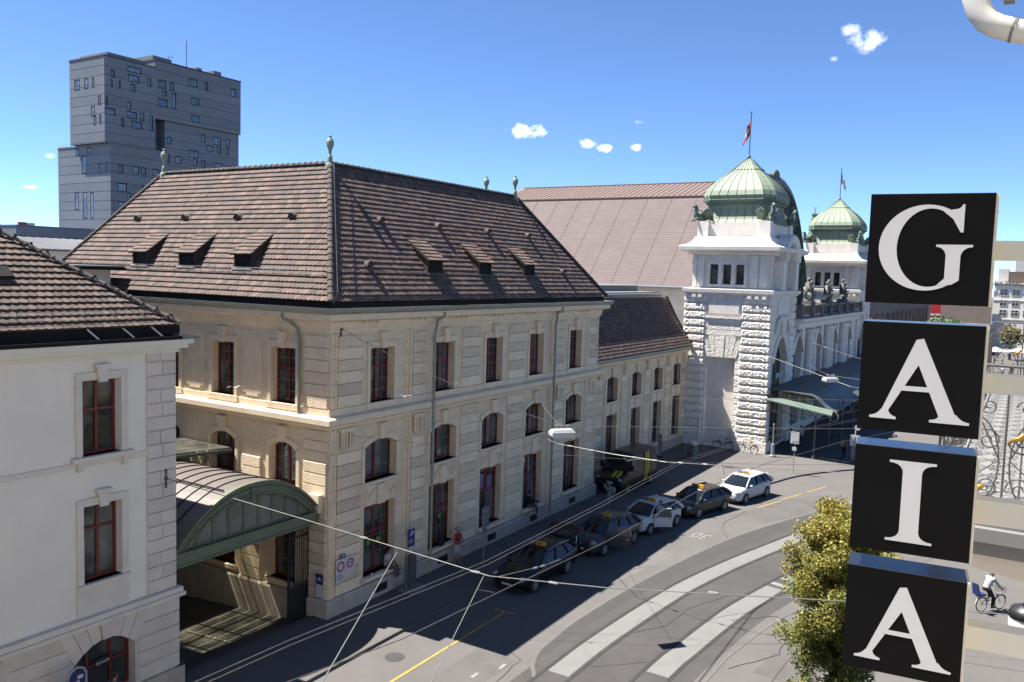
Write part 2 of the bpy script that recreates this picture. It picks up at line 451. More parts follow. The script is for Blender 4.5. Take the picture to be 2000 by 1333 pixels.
class Fac:
    """a facade frame: u along the wall, d outwards, z up"""
    def __init__(s, o, u, n): s.o = Vector(o); s.u = Vector(u); s.n = Vector(n)
    def p(s, u, d, z): return s.o+s.u*u+s.n*d+Vector((0, 0, z))
    def box(s, mb, u0, u1, d0, d1, z0, z1, tint=None):
        mb.hexa([s.p(u0, d1, z0), s.p(u1, d1, z0), s.p(u1, d0, z0), s.p(u0, d0, z0), s.p(u0, d1, z1), s.p(u1, d1, z1), s.p(u1, d0, z1), s.p(u0, d0, z1)], tint)
    def wedge(s, mb, pts, d0, d1):
        """extruded polygon given in (u, z)"""
        mb.prism([s.p(u, d0, z) for u, z in pts], s.n*(d1-d0))
    def wall(s, mb, u0, u1, z0, z1, ops, depth, d=0.0):
        NS = 8
        def top(op, u):
            a, b, za, zb, rise = op
            if rise <= 0: return zb
            t = (u-a)/(b-a)*2-1
            return zb-rise*(t*t)
        br = {u0, u1}
        for a, b, za, zb, rise in ops:
            br |= {a, b}
            if rise > 0: br |= {a+(b-a)*k/NS for k in range(1, NS)}
        br = sorted(x for x in br if u0-1e-6 <= x <= u1+1e-6)
        for a, b in zip(br[:-1], br[1:]):
            mid = (a+b)/2
            cov = sorted([op for op in ops if op[0] < mid < op[1]], key=lambda q: q[2])
            ca = cb = z0
            for op in cov:
                if op[2] > ca+1e-6: mb.poly([s.p(a, d, ca), s.p(b, d, cb), s.p(b, d, op[2]), s.p(a, d, op[2])])
                ca, cb = top(op, a), top(op, b)
                mb.poly([s.p(a, d, ca), s.p(b, d, cb), s.p(b, d-depth, cb), s.p(a, d-depth, ca)])
            mb.poly([s.p(a, d, ca), s.p(b, d, cb), s.p(b, d, z1), s.p(a, d, z1)])
        for op in ops:
            a, b, za, zb, rise = op
            mb.poly([s.p(a, d, za), s.p(b, d, za), s.p(b, d-depth, za), s.p(a, d-depth, za)])
            for q in (a, b):
                mb.poly([s.p(q, d, za), s.p(q, d, top(op, q)), s.p(q, d-depth, top(op, q)), s.p(q, d-depth, za)])
    def window(s, parent, op, d, trans=(0.6,), mull=(0.5,), mun=(4, 5), fw=0.09, frame='window_red', pane='pane', name='window', bar=0.11, label=None):
        """frame with transom and mullion, thin glazing bars, a pane behind"""
        a, b, za, zb, rise = op
        fr = MB()
        def top(u):
            t = (u-a)/(b-a)*2-1
            return zb-rise*t*t
        s.box(fr, a, a+fw, d, d+0.06, za, top(a))
        s.box(fr, b-fw, b, d, d+0.06, za, top(b))
        s.box(fr, a+fw, b-fw, d, d+0.06, za, za+fw)
        K = 8 if rise > 0 else 1
        for k in range(K):
            q0, q1 = a+fw+(b-a-2*fw)*k/K, a+fw+(b-a-2*fw)*(k+1)/K
            fr.hexa([s.p(q0, d+.06, top(q0)-fw), s.p(q1, d+.06, top(q1)-fw), s.p(q1, d, top(q1)-fw), s.p(q0, d, top(q0)-fw),
                     s.p(q0, d+.06, top(q0)), s.p(q1, d+.06, top(q1)), s.p(q1, d, top(q1)), s.p(q0, d, top(q0))])
        for t in trans:
            z = za+(zb-za)*t
            s.box(fr, a+fw, b-fw, d+.062, d+0.08, z-bar/2, z+bar/2)
        for t in mull:
            u = a+(b-a)*t
            s.box(fr, u-bar/2, u+bar/2, d+.03, d+0.07, za+fw, top(u)-fw)
        fo = fr.build(name, frame, parent)
        if label: fo['label'] = label
        if mun:
            mu = MB(); nu, nv = mun
            for k in range(1, nu):
                u = a+(b-a)*k/nu
                if all(abs(k/nu-t) > 0.02 for t in mull): s.box(mu, u-.017, u+.017, d+.012, d+.045, za+fw, top(u)-fw)
            for k in range(1, nv):
                z = za+(zb-za-rise)*k/nv
                if all(abs(k/nv-t) > 0.04 for t in trans): s.box(mu, a+fw, b-fw, d+.016, d+.041, z-.017, z+.017)
            mu.build('glazing_bars', 'muntin_grey', fo)
        pn = MB()
        pts = [s.p(a, d+.005, za), s.p(b, d+.005, za)]+[s.p(b-(b-a)*k/K, d+.005, top(b-(b-a)*k/K)) for k in range(K+1)]
        pn.poly(pts)
        pn.build('pane', pane, fo)
        return fo
def smooth_line(pts, n=8):
    P = [Vector((p[0], p[1], p[2] if len(p) > 2 else 0)) for p in pts]
    out = []
    for i in range(len(P)-1):
        p0, p1, p2, p3 = P[max(i-1, 0)], P[i], P[i+1], P[min(i+2, len(P)-1)]
        for k in range(n):
            t = k/n
            out.append(0.5*((2*p1)+(p2-p0)*t+(2*p0-5*p1+4*p2-p3)*t*t+(3*p1-p0-3*p2+p3)*t**3))
    out.append(P[-1])
    return out
def offset_line(L, d):
    out = []
    for i, p in enumerate(L):
        t = L[min(i+1, len(L)-1)]-L[max(i-1, 0)]
        n = Vector((-t.y, t.x, 0)).normalized()
        out.append(p+n*d)
    return out
def ribbon(mb, L, w, z):
    A = offset_line(L, w/2); B = offset_line(L, -w/2)
    for i in range(len(L)-1):
        mb.poly([(B[i].x, B[i].y, z), (B[i+1].x, B[i+1].y, z), (A[i+1].x, A[i+1].y, z), (A[i].x, A[i].y, z)])
def strip(mb, A, B, z):
    for i in range(len(A)-1):
        mb.poly([(A[i].x, A[i].y, z), (A[i+1].x, A[i+1].y, z), (B[i+1].x, B[i+1].y, z), (B[i].x, B[i].y, z)])
# chamfered building stone, unit size, front towards -Y of its own frame (x along, z up)
def stone_mesh(w, h, d, ch, mat, rough=0.0, nx=1):
    mb = MB()
    if rough == 0:
        back = [(0, 0, 0), (w, 0, 0), (w, 0, h), (0, 0, h)]
        f1 = [(0, d-ch, 0), (w, d-ch, 0), (w, d-ch, h), (0, d-ch, h)]
        f2 = [(ch, d, ch), (w-ch, d, ch), (w-ch, d, h-ch), (ch, d, h-ch)]
        mb.loft([back, f1, f2])
        return mb.data('stone', mat)
    ny = 6
    g = {}
    for i in range(nx+1):
        for j in range(ny+1):
            edge = i in (0, nx) or j in (0, ny)
            x, z = w*i/nx, h*j/ny
            if not edge: x += random.uniform(-.3, .3)*w/nx; z += random.uniform(-.25, .25)*h/ny
            dd = d*0.7 if edge else d+random.uniform(-rough, rough)*(1 if 1 < j+.5 < ny else .6)
            g[i, j] = len(mb.v); mb.v.append((x, dd, z))
    for i in range(nx):
        for j in range(ny):
            mb.f.append((g[i, j], g[i+1, j], g[i+1, j+1], g[i, j+1])); mb.c.append(None)
    b = len(mb.v); mb.v += [(0, 0, 0), (w, 0, 0), (w, 0, h), (0, 0, h)]
    bot = [g[i, 0] for i in range(nx+1)]; topp = [g[i, ny] for i in range(nx+1)]
    lf = [g[0, j] for j in range(ny+1)]; rg = [g[nx, j] for j in range(ny+1)]
    for f in ([b, b+1]+bot[::-1], [b+3]+topp+[b+2], [b]+lf+[b+3], [b+1, b+2]+rg[::-1]): mb.f.append(tuple(f)); mb.c.append(None)
    return mb.data('stone', mat)
def lay_stones(fac, parent, u0, u1, z0, z1, ch, d, kinds, name='stone_block', d0=0.0, gap=0.022):
    """a pier of single stones in courses; kinds = meshes chosen per course"""
    n = max(1, round((z1-z0)/ch)); h = (z1-z0)/n
    q = basis(fac.u, fac.n, Vector((0, 0, 1))) if fac.u.cross(fac.n).z > 0 else None
    for k in range(n):
        key = kinds[k % len(kinds)]
        me = STONE(u1-u0, h-gap, d, key)
        if q is not None: piece(name, me, parent, fac.p(u0, d0, z0+k*h), q)
        else: piece(name, me, parent, fac.p(u1, d0, z0+k*h), basis(-fac.u, fac.n, Vector((0, 0, 1))))
_st = {}
def STONE(w, h, d, key):
    k = (round(w, 2), round(h, 2), round(d, 2), key)
    if k not in _st:
        mat, rough = key
        _st[k] = stone_mesh(w, h, d, 0.02, mat, rough, max(3, int(w/0.085)))
    return _st[k]

def fpiece(fac, name, me, parent, u0, u1, z, d=0.0):
    """a shared stone laid into a facade between u0 and u1"""
    up = Vector((0, 0, 1))
    if fac.u.cross(fac.n).z > 0: return piece(name, me, parent, fac.p(u0, d, z), basis(fac.u, fac.n, up))
    return piece(name, me, parent, fac.p(u1, d, z), basis(-fac.u, fac.n, up))

def dirty_glass(name):
    """old wired roof glass: dusty film that lets part of the light through"""
    m, nt, p = _nodes(name)
    N, L = nt.nodes, nt.links
    p.inputs['Base Color'].default_value = (0.10, 0.10, 0.085, 1); p.inputs['Roughness'].default_value = 0.35
    t = N.new('ShaderNodeBsdfTransparent'); t.inputs[0].default_value = (0.75, 0.74, 0.64, 1)
    g = N.new('ShaderNodeNewGeometry'); n = N.new('ShaderNodeTexNoise'); n.inputs['Scale'].default_value = 0.9; n.inputs['Detail'].default_value = 4
    L.new(g.outputs['Position'], n.inputs['Vector'])
    r = N.new('ShaderNodeMapRange'); r.inputs[1].default_value = 0.35; r.inputs[2].default_value = 0.65; r.inputs[3].default_value = 0.25; r.inputs[4].default_value = 0.75
    L.new(n.outputs['Fac'], r.inputs[0])
    x = N.new('ShaderNodeMixShader'); L.new(r.outputs[0], x.inputs[0]); L.new(p.outputs[0], x.inputs[1]); L.new(t.outputs[0], x.inputs[2])
    out = [q for q in N if q.type == 'OUTPUT_MATERIAL'][0]; L.new(x.outputs[0], out.inputs[0])
dirty_glass('roof_glass')

# ================================================================== THE SETTING
KERB = smooth_line([(-60, -3.1), (-20, -3.1), (-8, -3.1), (2, -3.1), (10, -3.35), (18, -4.3), (24, -5.7), (30, -7.3), (34, -8.45), (37.2, -9.4), (40.8, -11.4), (46, -15.2), (56, -21), (75, -30), (120, -47)], 6)
PZ = 0.10
g = MB()
g.box(-900, 1600, -1200, 1700, -3.2, -2.6)                      # broad base sheet to the horizon, below the streets
struct(g, 'ground_base', 'asphalt')
g = MB()
X0, X1 = -6.75, 0.35
g.poly([(-600, -600, 0), (1200, -600, 0), (1200, 0.6, 0), (-600, 0.6, 0)])
g.poly([(-600, 0.6, 0), (X0, 0.6, 0), (X0, 60, 0), (-600, 60, 0)])
g.poly([(X1, 0.6, 0), (1200, 0.6, 0), (1200, 60, 0), (X1, 60, 0)])
g.poly([(-600, 60, 0), (1200, 60, 0), (1200, 1100, 0), (-600, 1100, 0)])
struct(g, 'street', 'asphalt')
# pavement along the station, a real step up from the road
g = MB()
K2 = offset_line(KERB, 0.16)
far = [Vector((p.x, 0.6 if p.x < 23.3 else (3.0 if p.x < 43 else 8.0), 0)) for p in K2]
strip(g, K2, far, PZ)
struct(g, 'pavement', 'pavement')
g = MB()
for i in range(len(KERB)-1):
    a, b, c, d = KERB[i], KERB[i+1], K2[i+1], K2[i]
    g.poly([(a.x, a.y, PZ+.004), (b.x, b.y, PZ+.004), (c.x, c.y, PZ+.004), (d.x, d.y, PZ+.004)])
    g.poly([(a.x, a.y, 0), (b.x, b.y, 0), (b.x, b.y, PZ+.004), (a.x, a.y, PZ+.004)])
struct(g, 'kerb', 'kerb_edge')
# court between the two houses, ramping down under the canopy
g = MB()
prof = [(0.35, PZ), (0.9, 0.02), (2.2, -0.40), (8.6, -0.90), (16, -1.35), (60, -1.7)]
for (ya, za), (yb, zb) in zip(prof[:-1], prof[1:]):
    g.poly([(X0-.3, ya, za), (X1+.3, ya, za), (X1+.3, yb, zb), (X0-.3, yb, zb)])
struct(g, 'courtyard', 'court_paving')
g = MB(); g.box(X0-.4, X0, .3, 60, -2.5, -.001); g.box(X1, X1+.4, .3, 60, -2.5, -.001)
struct(g, 'court_edge', 'plinth_stone')

# tram tracks (metre gauge) ------------------------------------------------
T1 = smooth_line([(-60, -9.2), (-14, -9.02), (0.35, -9.08), (4.94, -9.17), (10.71, -9.64), (13.46, -10.05), (16.71, -10.72), (20.08, -11.56), (24.71, -12.85), (32, -15.4), (45, -20.4), (62, -27.5), (95, -43)], 8)
T2 = smooth_line([(-60, -12.1), (-14, -11.85), (2.29, -11.92), (5.88, -12.08), (10.07, -12.44), (12.54, -12.84), (15.33, -13.40), (17.19, -13.89), (22, -15.2), (32, -18.7), (45, -23.6), (62, -30.8), (95, -46)], 8)
g = MB()
strip(g, offset_line(T1, 0.55), offset_line(T2, -1.75), 0.004)
struct(g, 'track_bed', 'asphalt_track')
def clip(L, x0, x1): return [p for p in L if x0 <= p.x <= x1]
g = MB()
a, b = offset_line(T1, -0.10), offset_line(T1, -0.92)
strip(g, clip(a, 0.7, 60), clip(b, 0.7, 60)[:len(clip(a, 0.7, 60))], 0.009)
o = struct(g, 'track_slab', 'track_concrete')
for x0, x1 in ((3.2, 14.45), (15.5, 40)):
    g = MB()
    A = clip(T2, x0, x1)
    strip(g, offset_line(A, -0.12), offset_line(A, -0.95), 0.009)
    struct(g, 'track_slab', 'track_concrete')
g = MB(); A = clip(T2, 14.65, 15.3)
if len(A) < 2: A = [Vector((14.8, -13.32, 0)), Vector((15.05, -13.38, 0))]
strip(g, offset_line(A, -0.12), offset_line(A, -0.95), 0.009)
struct(g, 'track_slab', 'road_paint')
for L in (T1, T2):
    for off in (0.0, -1.03):
        Lr = offset_line(L, off)
        g = MB(); ribbon(g, Lr, 0.15, 0.0125)
        struct(g, 'rail_bedding', 'rail_bed')
        g = MB(); ribbon(g, offset_line(Lr, 0.03), 0.055, 0.017); ribbon(g, offset_line(Lr, -0.045), 0.03, 0.016)
        struct(g, 'tram_rail', 'rail_steel')
# darker resurfaced band between sett line and track
S1 = smooth_line([(0.75, -9.0), (1.0, -8.85), (1.42, -8.56), (2.53, -8.17), (3.6, -8.1), (5.34, -8.02), (7.88, -8.13), (10.25, -8.31), (12.67, -8.59), (16.14, -9.08), (19.81, -9.74), (23.3, -10.68), (26.81, -11.83), (30, -13.1), (38, -16.5), (50, -21.5)], 6)
S2 = smooth_line([(2.2, -13.9), (3.85, -14.03), (6.04, -14.09), (8.49, -14.38), (10.61, -14.73), (12.3, -15.19), (17, -16.7), (24, -19)], 6)
g = MB()
n = len(S1)
Tm = []
for p in S1:
    q = min(T1, key=lambda t: (t-p).length); Tm.append(q+(p-q)*0.02)
strip(g, S1, Tm, 0.003)
struct(g, 'road_patch', 'asphalt_dark')
# rows of granite setts: each sett is a stone of its own
sm = MB(); sm.frus(-.07, .07, -.045, .045, 0, .012, .008); sm = sm.data('sett', 'kerb_stone')
sett_root1 = MB(); ribbon(sett_root1, S1, 0.15, 0.0065); sett_root1 = struct(sett_root1, 'sett_row', 'asphalt')
sett_root2 = MB(); ribbon(sett_root2, S2, 0.13, 0.0065); sett_root2 = struct(sett_root2, 'sett_row', 'asphalt')
def lay_setts(L, root, step, x1, dark=None):
    acc = 0; cnt = 0
    for i in range(len(L)-1):
        seg = L[i+1]-L[i]; ln = seg.length; ang = math.atan2(seg.y, seg.x)
        while acc < ln:
            p = L[i]+seg*(acc/ln)
            if p.x < x1 and cnt < 140:
                o = bpy.data.objects.new('sett', sm); o.parent = root; o.location = (p.x, p.y, 0.008)
                o.rotation_euler = (0, 0, ang); o.scale = (random.uniform(.8, 1.15), random.uniform(.8, 1.1), 1); link(o); cnt += 1
            acc += step
        acc -= ln
lay_setts(S1, sett_root1, 0.215, 30)
lay_setts(S2, sett_root2, 0.215, 16)
# tar-filled cracks and patched trenches
def crack(pts, w=0.03, mat='rail_bed'):
    P = []
    for a, b in zip(pts[:-1], pts[1:]):
        for k in range(6):
            t = k/6; P.append(Vector((a[0]+(b[0]-a[0])*t+random.uniform(-.05, .05), a[1]+(b[1]-a[1])*t+random.uniform(-.05, .05), 0)))
    P.append(Vector((pts[-1][0], pts[-1][1], 0)))
    g = MB(); ribbon(g, P, w, 0.0145); struct(g, 'tar_seam', mat)
crack([(6.0, -10.4), (7.5, -11.2), (9.5, -11.3), (12.5, -12.4)]); crack([(9.5, -13.2), (11, -14.6), (10.2, -16.2), (12.5, -17.5)], .04)
crack([(8.2, -7.0), (10.0, -7.4), (12.2, -7.2), (13.5, -8.0)], .02); crack([(2.5, -10.3), (4.0, -11.8)], .02); crack([(5.2, -14.4), (7.5, -15.6), (9.5, -15.4)], .03)
crack([(15.5, -11.2), (16.6, -12.5)], .02); crack([(20, -9.7), (22.5, -8.6), (26, -8.9)], .025); crack([(-2, -8.3), (1.5, -8.0), (2.2, -6.6)], .02)
def patch(pts, mat):
    g = MB(); g.poly([(x, y, 0.0022) for x, y in pts]); struct(g, 'road_patch', mat)
surf('asphalt_old', (0.108, 0.101, 0.096), (0.14, 0.132, 0.125), 0.9, 0.8, 0.3, 60)
surf('asphalt_pale', (0.15, 0.141, 0.134), (0.17, 0.16, 0.152), 0.9, 0.8, 0.3, 60)
patch([(24.5, -8.5), (30.5, -10.3), (33.5, -12.4), (28.2, -12.2), (24.0, -10.6)], 'asphalt_old'); patch([(-1.5, -6.2), (1.4, -6.25), (1.35, -7.9), (-1.6, -7.8)], 'asphalt_old')
patch([(5.5, -15.2), (9.8, -15.6), (9.6, -17.4), (5.2, -17.2)], 'asphalt_old'); patch([(10.5, -6.6), (16.0, -7.5), (15.8, -8.4), (10.4, -7.5)], 'asphalt_pale')
# painted markings
def flat(name, mat, pts, z=0.012):
    g = MB(); g.poly([(x, y, z) for x, y in pts]); return struct(g, name, mat)
flat('yellow_line', 'road_yellow', [(-9, -5.36), (4.75, -5.31), (4.75, -5.21), (-9, -5.24)])
flat('yellow_line', 'road_yellow', [(4.75, -5.7), (4.86, -5.7), (4.86, -4.75), (4.75, -4.75)])
for x, y in ((27.2, -9.3), (30.0, -10.0), (33.0, -10.9)):
    g = MB(); ribbon(g, [Vector((x, y, 0)), Vector((x+2.4, y-.75, 0))], 0.09, 0.012); struct(g, 'yellow_line', 'road_yellow')
for k, (x, y) in enumerate(((-1.6, -7.3), (-0.6, -7.32), (0.5, -9.95+2.2), (-2.9, -6.9), (-3.9, -6.85))):
    g = MB(); ribbon(g, [Vector((x, y, 0)), Vector((x+.42, y+.02, 0))], 0.13, 0.012); struct(g, 'white_dash', 'road_paint')
for k in range(9):
    x = -6.2+k*0.0; y = 2.0+k*0.55
    if k < 5:
        g = MB(); z = -0.34-0.075*(y-1.6)
        g.poly([(-3.0, y, z+.02-.00), (-2.88, y, z+.02), (-2.88, y+.5, z-.018), (-3.0, y+.5, z-.018)]); struct(g, 'court_line', 'road_paint')
# speed figure 30 painted on the lane, read by oncoming drivers
t = text_mb('30', 1.25, 0.001)
place(t, (19.6, -8.4, 0.013), Vector((.16, .72, 0)), Vector((-1.1, .25, 0)), (0, 0, 1))
tag(t.build('speed_marking', 'road_paint'), kind='structure')
# manhole covers
for x, y in ((33.5, -6.2), (36.5, -4.6), (-0.9, -4.2)):
    g = MB(); g.lathe([(0.36, 0.0), (0.36, 0.006)], (x, y, PZ if y > -6.9 and x > 3 else 0.004), 16); struct(g, 'manhole_cover', 'asphalt_dark')
# wooded hill on the far left horizon
g = MB()
for k in range(70):
    a = random.random(); x = 230+a*160; y = 700+random.uniform(-30, 60)
    g.ball((x, y, 26+random.uniform(-8, 8)+6*math.sin(a*5)), random.uniform(12, 20), 9, 6, (1, 1, random.uniform(.6, .9)))
o = g.build('hill_trees', 'foliage_far'); tag(o, 'dark green wooded hill low on the horizon left of the tower', 'woods', kind='stuff')

# ================================================================== ROOFS: shared builders
def tint_tile():
    r = random.random()
    if r < 0.60: k = random.uniform(0.78, 1.02); return (k, k, k)
    if r < 0.80: k = random.uniform(1.05, 1.28); return (k*1.05, k*.98, k*.94)
    if r < 0.90: k = random.uniform(1.3, 1.6); return (k*1.08, k*.96, k*.92)
    k = random.uniform(0.55, 0.75); return (k, k*1.02, k*1.05)
def tile_rows(mb, P, U, S, N, lim, length, pitch, wid, step=0.05, holes=(), tail=0.28):
    """overlapping tiles with pointed tails. P origin on eave, U along, S up the slope, N normal; lim(s) -> (u0, u1)"""
    rows = int(length/pitch)
    for r in range(rows):
        s0 = r*pitch; s1 = min(s0+pitch*1.12, length)
        a0, a1 = lim(s0); b0, b1 = lim(s1)
        n = int((a1-a0)/wid)+2
        sh = (r % 2)*wid*0.5
        for k in range(-1, n):
            u0 = math.floor(a0/wid)*wid+k*wid+sh; u1 = u0+wid
            if u1 <= a0+0.02 or u0 >= a1-0.02: continue
            um = (u0+u1)/2
            if any(h[0] < um < h[1] and h[2] < s0+pitch*.5 < h[3] for h in holes): continue
            l0, l1 = max(u0, a0), min(u1, a1)
            t0, t1 = max(u0, b0), min(u1, b1)
            if t0 > t1: t0 = t1 = (b0 if u1 <= b0 else b1) if (u1 <= b0 or u0 >= b1) else (t0+t1)/2
            j = random.uniform(-.006, .006)
            h = step+j
            def q(u, s, n_): return P+U*u+S*s+N*n_
            c = tint_tile()
            ts = pitch*tail
            A, B = q(l0, s0+ts*.55, h), q(l1, s0+ts*.55, h)
            mid1, mid2 = q(l0+(l1-l0)*.28, s0, h), q(l0+(l1-l0)*.72, s0, h)
            T0, T1_ = q(t0, s1, 0.0), q(t1, s1, 0.0)
            mb.poly([mid1, mid2, B, T1_, T0, A], c)
            d = N*-min(h*.8, .022)
            for x, y in ((A, mid1), (mid1, mid2), (mid2, B)):
                mb.poly([x, y, y+d, x+d], c)
def ridge_mesh(r, ln, mat, n=7):
    mb = MB()
    rings = []
    for x, k in ((0, 1.12), (ln*.12, 1.12), (ln*.16, 1.0), (ln*1.08, .86)):
        rings.append([(x, r*k*math.cos(math.pi*i/(n-1)), r*k*math.sin(math.pi*i/(n-1))) for i in range(n)])
    mb.loft(rings, False, False)
    mb.poly(rings[0][::-1])
    return mb.data('ridge_tile', mat)
def ridge_run(parent, p0, p1, me, ln, lift=0.0, up=Vector((0, 0, 1))):
    p0, p1 = Vector(p0), Vector(p1)
    d = p1-p0; n = int(d.length/ln); x = d.normalized()
    y = up.cross(x).normalized(); z = x.cross(y)
    q = basis(x, y, z)
    for k in range(n):
        piece('ridge_tile', me, parent, p0+x*(d.length*k/n)+z*lift, q)
def finial(parent, p, k=1.0, mat='verdigris', name='finial'):
    mb = MB()
    A8 = math.pi/8
    mb.lathe([(.30*k, -.35), (.24*k, 0.0), (.15*k, .06*k), (.13*k, .35*k), (.10*k, .42*k), (.065*k, .46*k), (.075*k, .52*k), (.11*k, .75*k)], p, 8, A8)
    mb.lathe([(.11*k, .75*k), (.19*k, .92*k), (.20*k, 1.10*k), (.13*k, 1.24*k), (.07*k, 1.28*k), (.05*k, 1.30*k)], p, 8, A8)
    mb.ball((p[0], p[1], p[2]+1.37*k), .075*k)
    return mb.build(name, mat, parent, False)

# ================================================================== STATION WING (the big hipped house)
LX, LY = 23.4, 19.45
wing = thing('station_wing', 'large limestone wing with steep hipped tile roof and green corner finials beside the taxis', 'building', (LX/2, LY/2, 0))
FF = Fac((0, 0, 0), (1, 0, 0), (0, -1, 0))
FL = Fac((0, 0, 0), (0, 1, 0), (-1, 0, 0))
FR = Fac((LX, 0, 0), (0, 1, 0), (1, 0, 0))
FB = Fac((0, LY, 0), (1, 0, 0), (0, 1, 0))
cxF = [3.05, 7.4, 11.55, 15.75, 20.3]
cxL = [2.5, 6.1, 9.7, 13.3, 16.9]
def bay_ops(cs, gw, mw, uw, zg):
    ops = []
    for c in cs:
        ops += [(c-gw/2, c+gw/2, zg, 4.05, 0.0), (c-mw/2, c+mw/2, 5.07, 6.80, 0.28), (c-uw/2, c+uw/2, 8.36, 10.60, 0.0)]
    return ops
WALLB = -2.4
wm = MB()
opF = bay_ops(cxF, 1.95, 2.0, 1.5, 1.10)
opL = bay_ops(cxL, 1.5, 1.55, 1.42, 1.10)
FF.wall(wm, 0, LX, WALLB, 11.75, opF, 0.42)
FL.wall(wm, 0, LY, WALLB, 11.75, opL, 0.42)
FR.wall(wm, 0, LY, WALLB, 11.75, [], 0.4)
FB.wall(wm, 0, LX, WALLB, 11.75, [], 0.4)
w_wall = wm.build('wall', 'limestone', wing)
# dark rooms behind the panes so that no daylight leaks through the shell
# windows
for i, c in enumerate(cxF):
    a, b, e = opF[3*i:3*i+3]
    FF.window(wing, a, -0.40, (0.58, 0.955), (0.5,), (4, 4), 0.07, bar=.13)
    FF.window(wing, b, -0.40, (), (0.5,), (4, 3), 0.06, pane='pane_blue' if i == 0 else 'pane')
    FF.window(wing, e, -0.40, (0.62,), (0.5,), (4, 5), 0.07, bar=.10)
for i, c in enumerate(cxL):
    a, b, e = opL[3*i:3*i+3]
    FL.window(wing, a, -0.38, (0.6,), (0.5,), (4, 4), 0.07)
    FL.window(wing, b, -0.38, (), (0.5,), (4, 3), 0.06)
    FL.window(wing, e, -0.38, (0.62,), (0.5,), (4, 5), 0.07, bar=.10)
# red top panels and green round stickers of the ground-floor doors
for i, c in enumerate(cxF):
    mb = MB(); FF.box(mb, c-.93, c+.93, -.335, -.31, 3.78, 4.03); mb.build('fascia', 'window_red', wing)
surf('sticker_green', (0.16, 0.42, 0.05), (0.14, 0.38, 0.05), 0.5)
for i in (0, 1):
    for du in (-.33, .27):
        mb = MB()
        mb.lathe([(.13, 0), (.13, .006)], (0, 0, 0), 16)
        place(mb, FF.p(cxF[i]+du, -.315, 2.35), (1, 0, 0), (0, 0, 1), (0, -1, 0)); mb.build('round_sticker', 'sticker_green', wing)
surf('poster_blue', (0.05, 0.25, 0.5), (0.5, 0.12, 0.2), 0.4, 9)
for du, z0 in ((-.35, 2.9), (.35, 2.75)):
    mb = MB(); FF.box(mb, cxF[2]+du-.2, cxF[2]+du+.2, -.338, -.33, z0, z0+.75); mb.build('poster', 'poster_blue', wing)
# trim: plinth, sills, aprons, window surrounds, key stones
def surround(fac, c, w, z0, z1, parent, key=True, rise=0.0):
    mb = MB()
    t = 0.17
    fac.box(mb, c-w/2-t, c-w/2, 0, .05, z0, z1-rise)
    fac.box(mb, c+w/2, c+w/2+t, 0, .05, z0, z1-rise)
    if rise == 0:
        fac.box(mb, c-w/2-t, c+w/2+t, 0, .055, z1, z1+.20)
        fac.box(mb, c-w/2-t-.06, c-.2, .0, .09, z1+.20, z1+.26); fac.box(mb, c+.2, c+w/2+t+.06, 0, .09, z1+.20, z1+.26)
    else:
        K = 8
        for k in range(K):
            q0, q1 = -1+2*k/K, -1+2*(k+1)/K
            f = lambda q: z1-rise*q*q
            pts = [(c+q0*w/2, f(q0)), (c+q1*w/2, f(q1)), (c+q1*(w/2+t), f(q1)+.2), (c+q0*(w/2+t), f(q0)+.2)]
            fac.wedge(mb, pts, 0, .05)
    o = mb.build('window_surround', 'limestone_trim', parent)
    if key:
        mb = MB()
        zz = z1-(.02 if rise == 0 else .0)
        fac.wedge(mb, [(c-.15, zz), (c+.15, zz), (c+.21, zz+.58), (c-.21, zz+.58)], .0, .16)
        fac.box(mb, c-.26, c+.26, 0, .20, zz+.58, zz+.66)
        mb.build('key_stone', 'limestone_trim', o)
for fac, cs, gw, mw, uw in ((FF, cxF, 1.95, 2.0, 1.5), (FL, cxL, 1.5, 1.55, 1.42)):
    for c in cs:
        surround(fac, c, uw, 8.36, 10.6, wing)
        surround(fac, c, mw, 5.07, 6.8, wing, True, 0.28)
        mb = MB(); fac.box(mb, c-mw/2-.2, c+mw/2+.2, -.36, .12, 4.97, 5.07); mb.build('sill', 'limestone_trim', wing)
        mb = MB(); fac.box(mb, c-uw/2-.25, c+uw/2+.25, -.36, .10, 8.12, 8.36); mb.build('sill', 'limestone_trim', wing)
        mb = MB()                                             # carved apron between ground and first floor
        fac.box(mb, c-gw/2, c+gw/2, 0, .03, 4.13, 4.92)
        fac.box(mb, c-.24, c+.24, .03, .11, 4.05, 4.88)
        for sgn in (-1, 1):
            pts = [fac.p(c+sgn*(gw/2-.12-.1*math.cos(t*.5)*math.exp(-.12*t)), .06, 4.55+.22*math.sin(t*.55)*math.exp(-.1*t)) for t in range(10)]
            mb.tube(pts, .035, 5)
            mb.tube([fac.p(c+sgn*.3, .05, 4.75), fac.p(c+sgn*.55, .07, 4.6), fac.p(c+sgn*.75, .05, 4.3)], .035, 5)
        mb.build('apron', 'limestone_trim', wing)
        mb = MB(); fac.box(mb, c-gw/2-.15, c+gw/2+.15, -.36, .24 if fac is FF else .14, .94, 1.10); mb.build('sill', 'limestone_trim', wing)
def ring(mb, prof, x0=0, x1=LX, y0=0, y1=LY):
    """mitred moulding round the house: prof = closed list of (projection, z)"""
    loops = []
    for (sx, sy) in ((0, 0), (1, 0), (1, 1), (0, 1)):
        loops.append([((x0-d) if not sx else (x1+d), (y0-d) if not sy else (y1+d), z) for d, z in prof])
    loops.append(loops[0])
    mb.loft(loops, True, False)
mb = MB(); ring(mb, [(0, WALLB), (.16, WALLB), (.16, .70), (.10, .78), (.0, .80)]); mb.build('plinth', 'plinth_stone', wing)
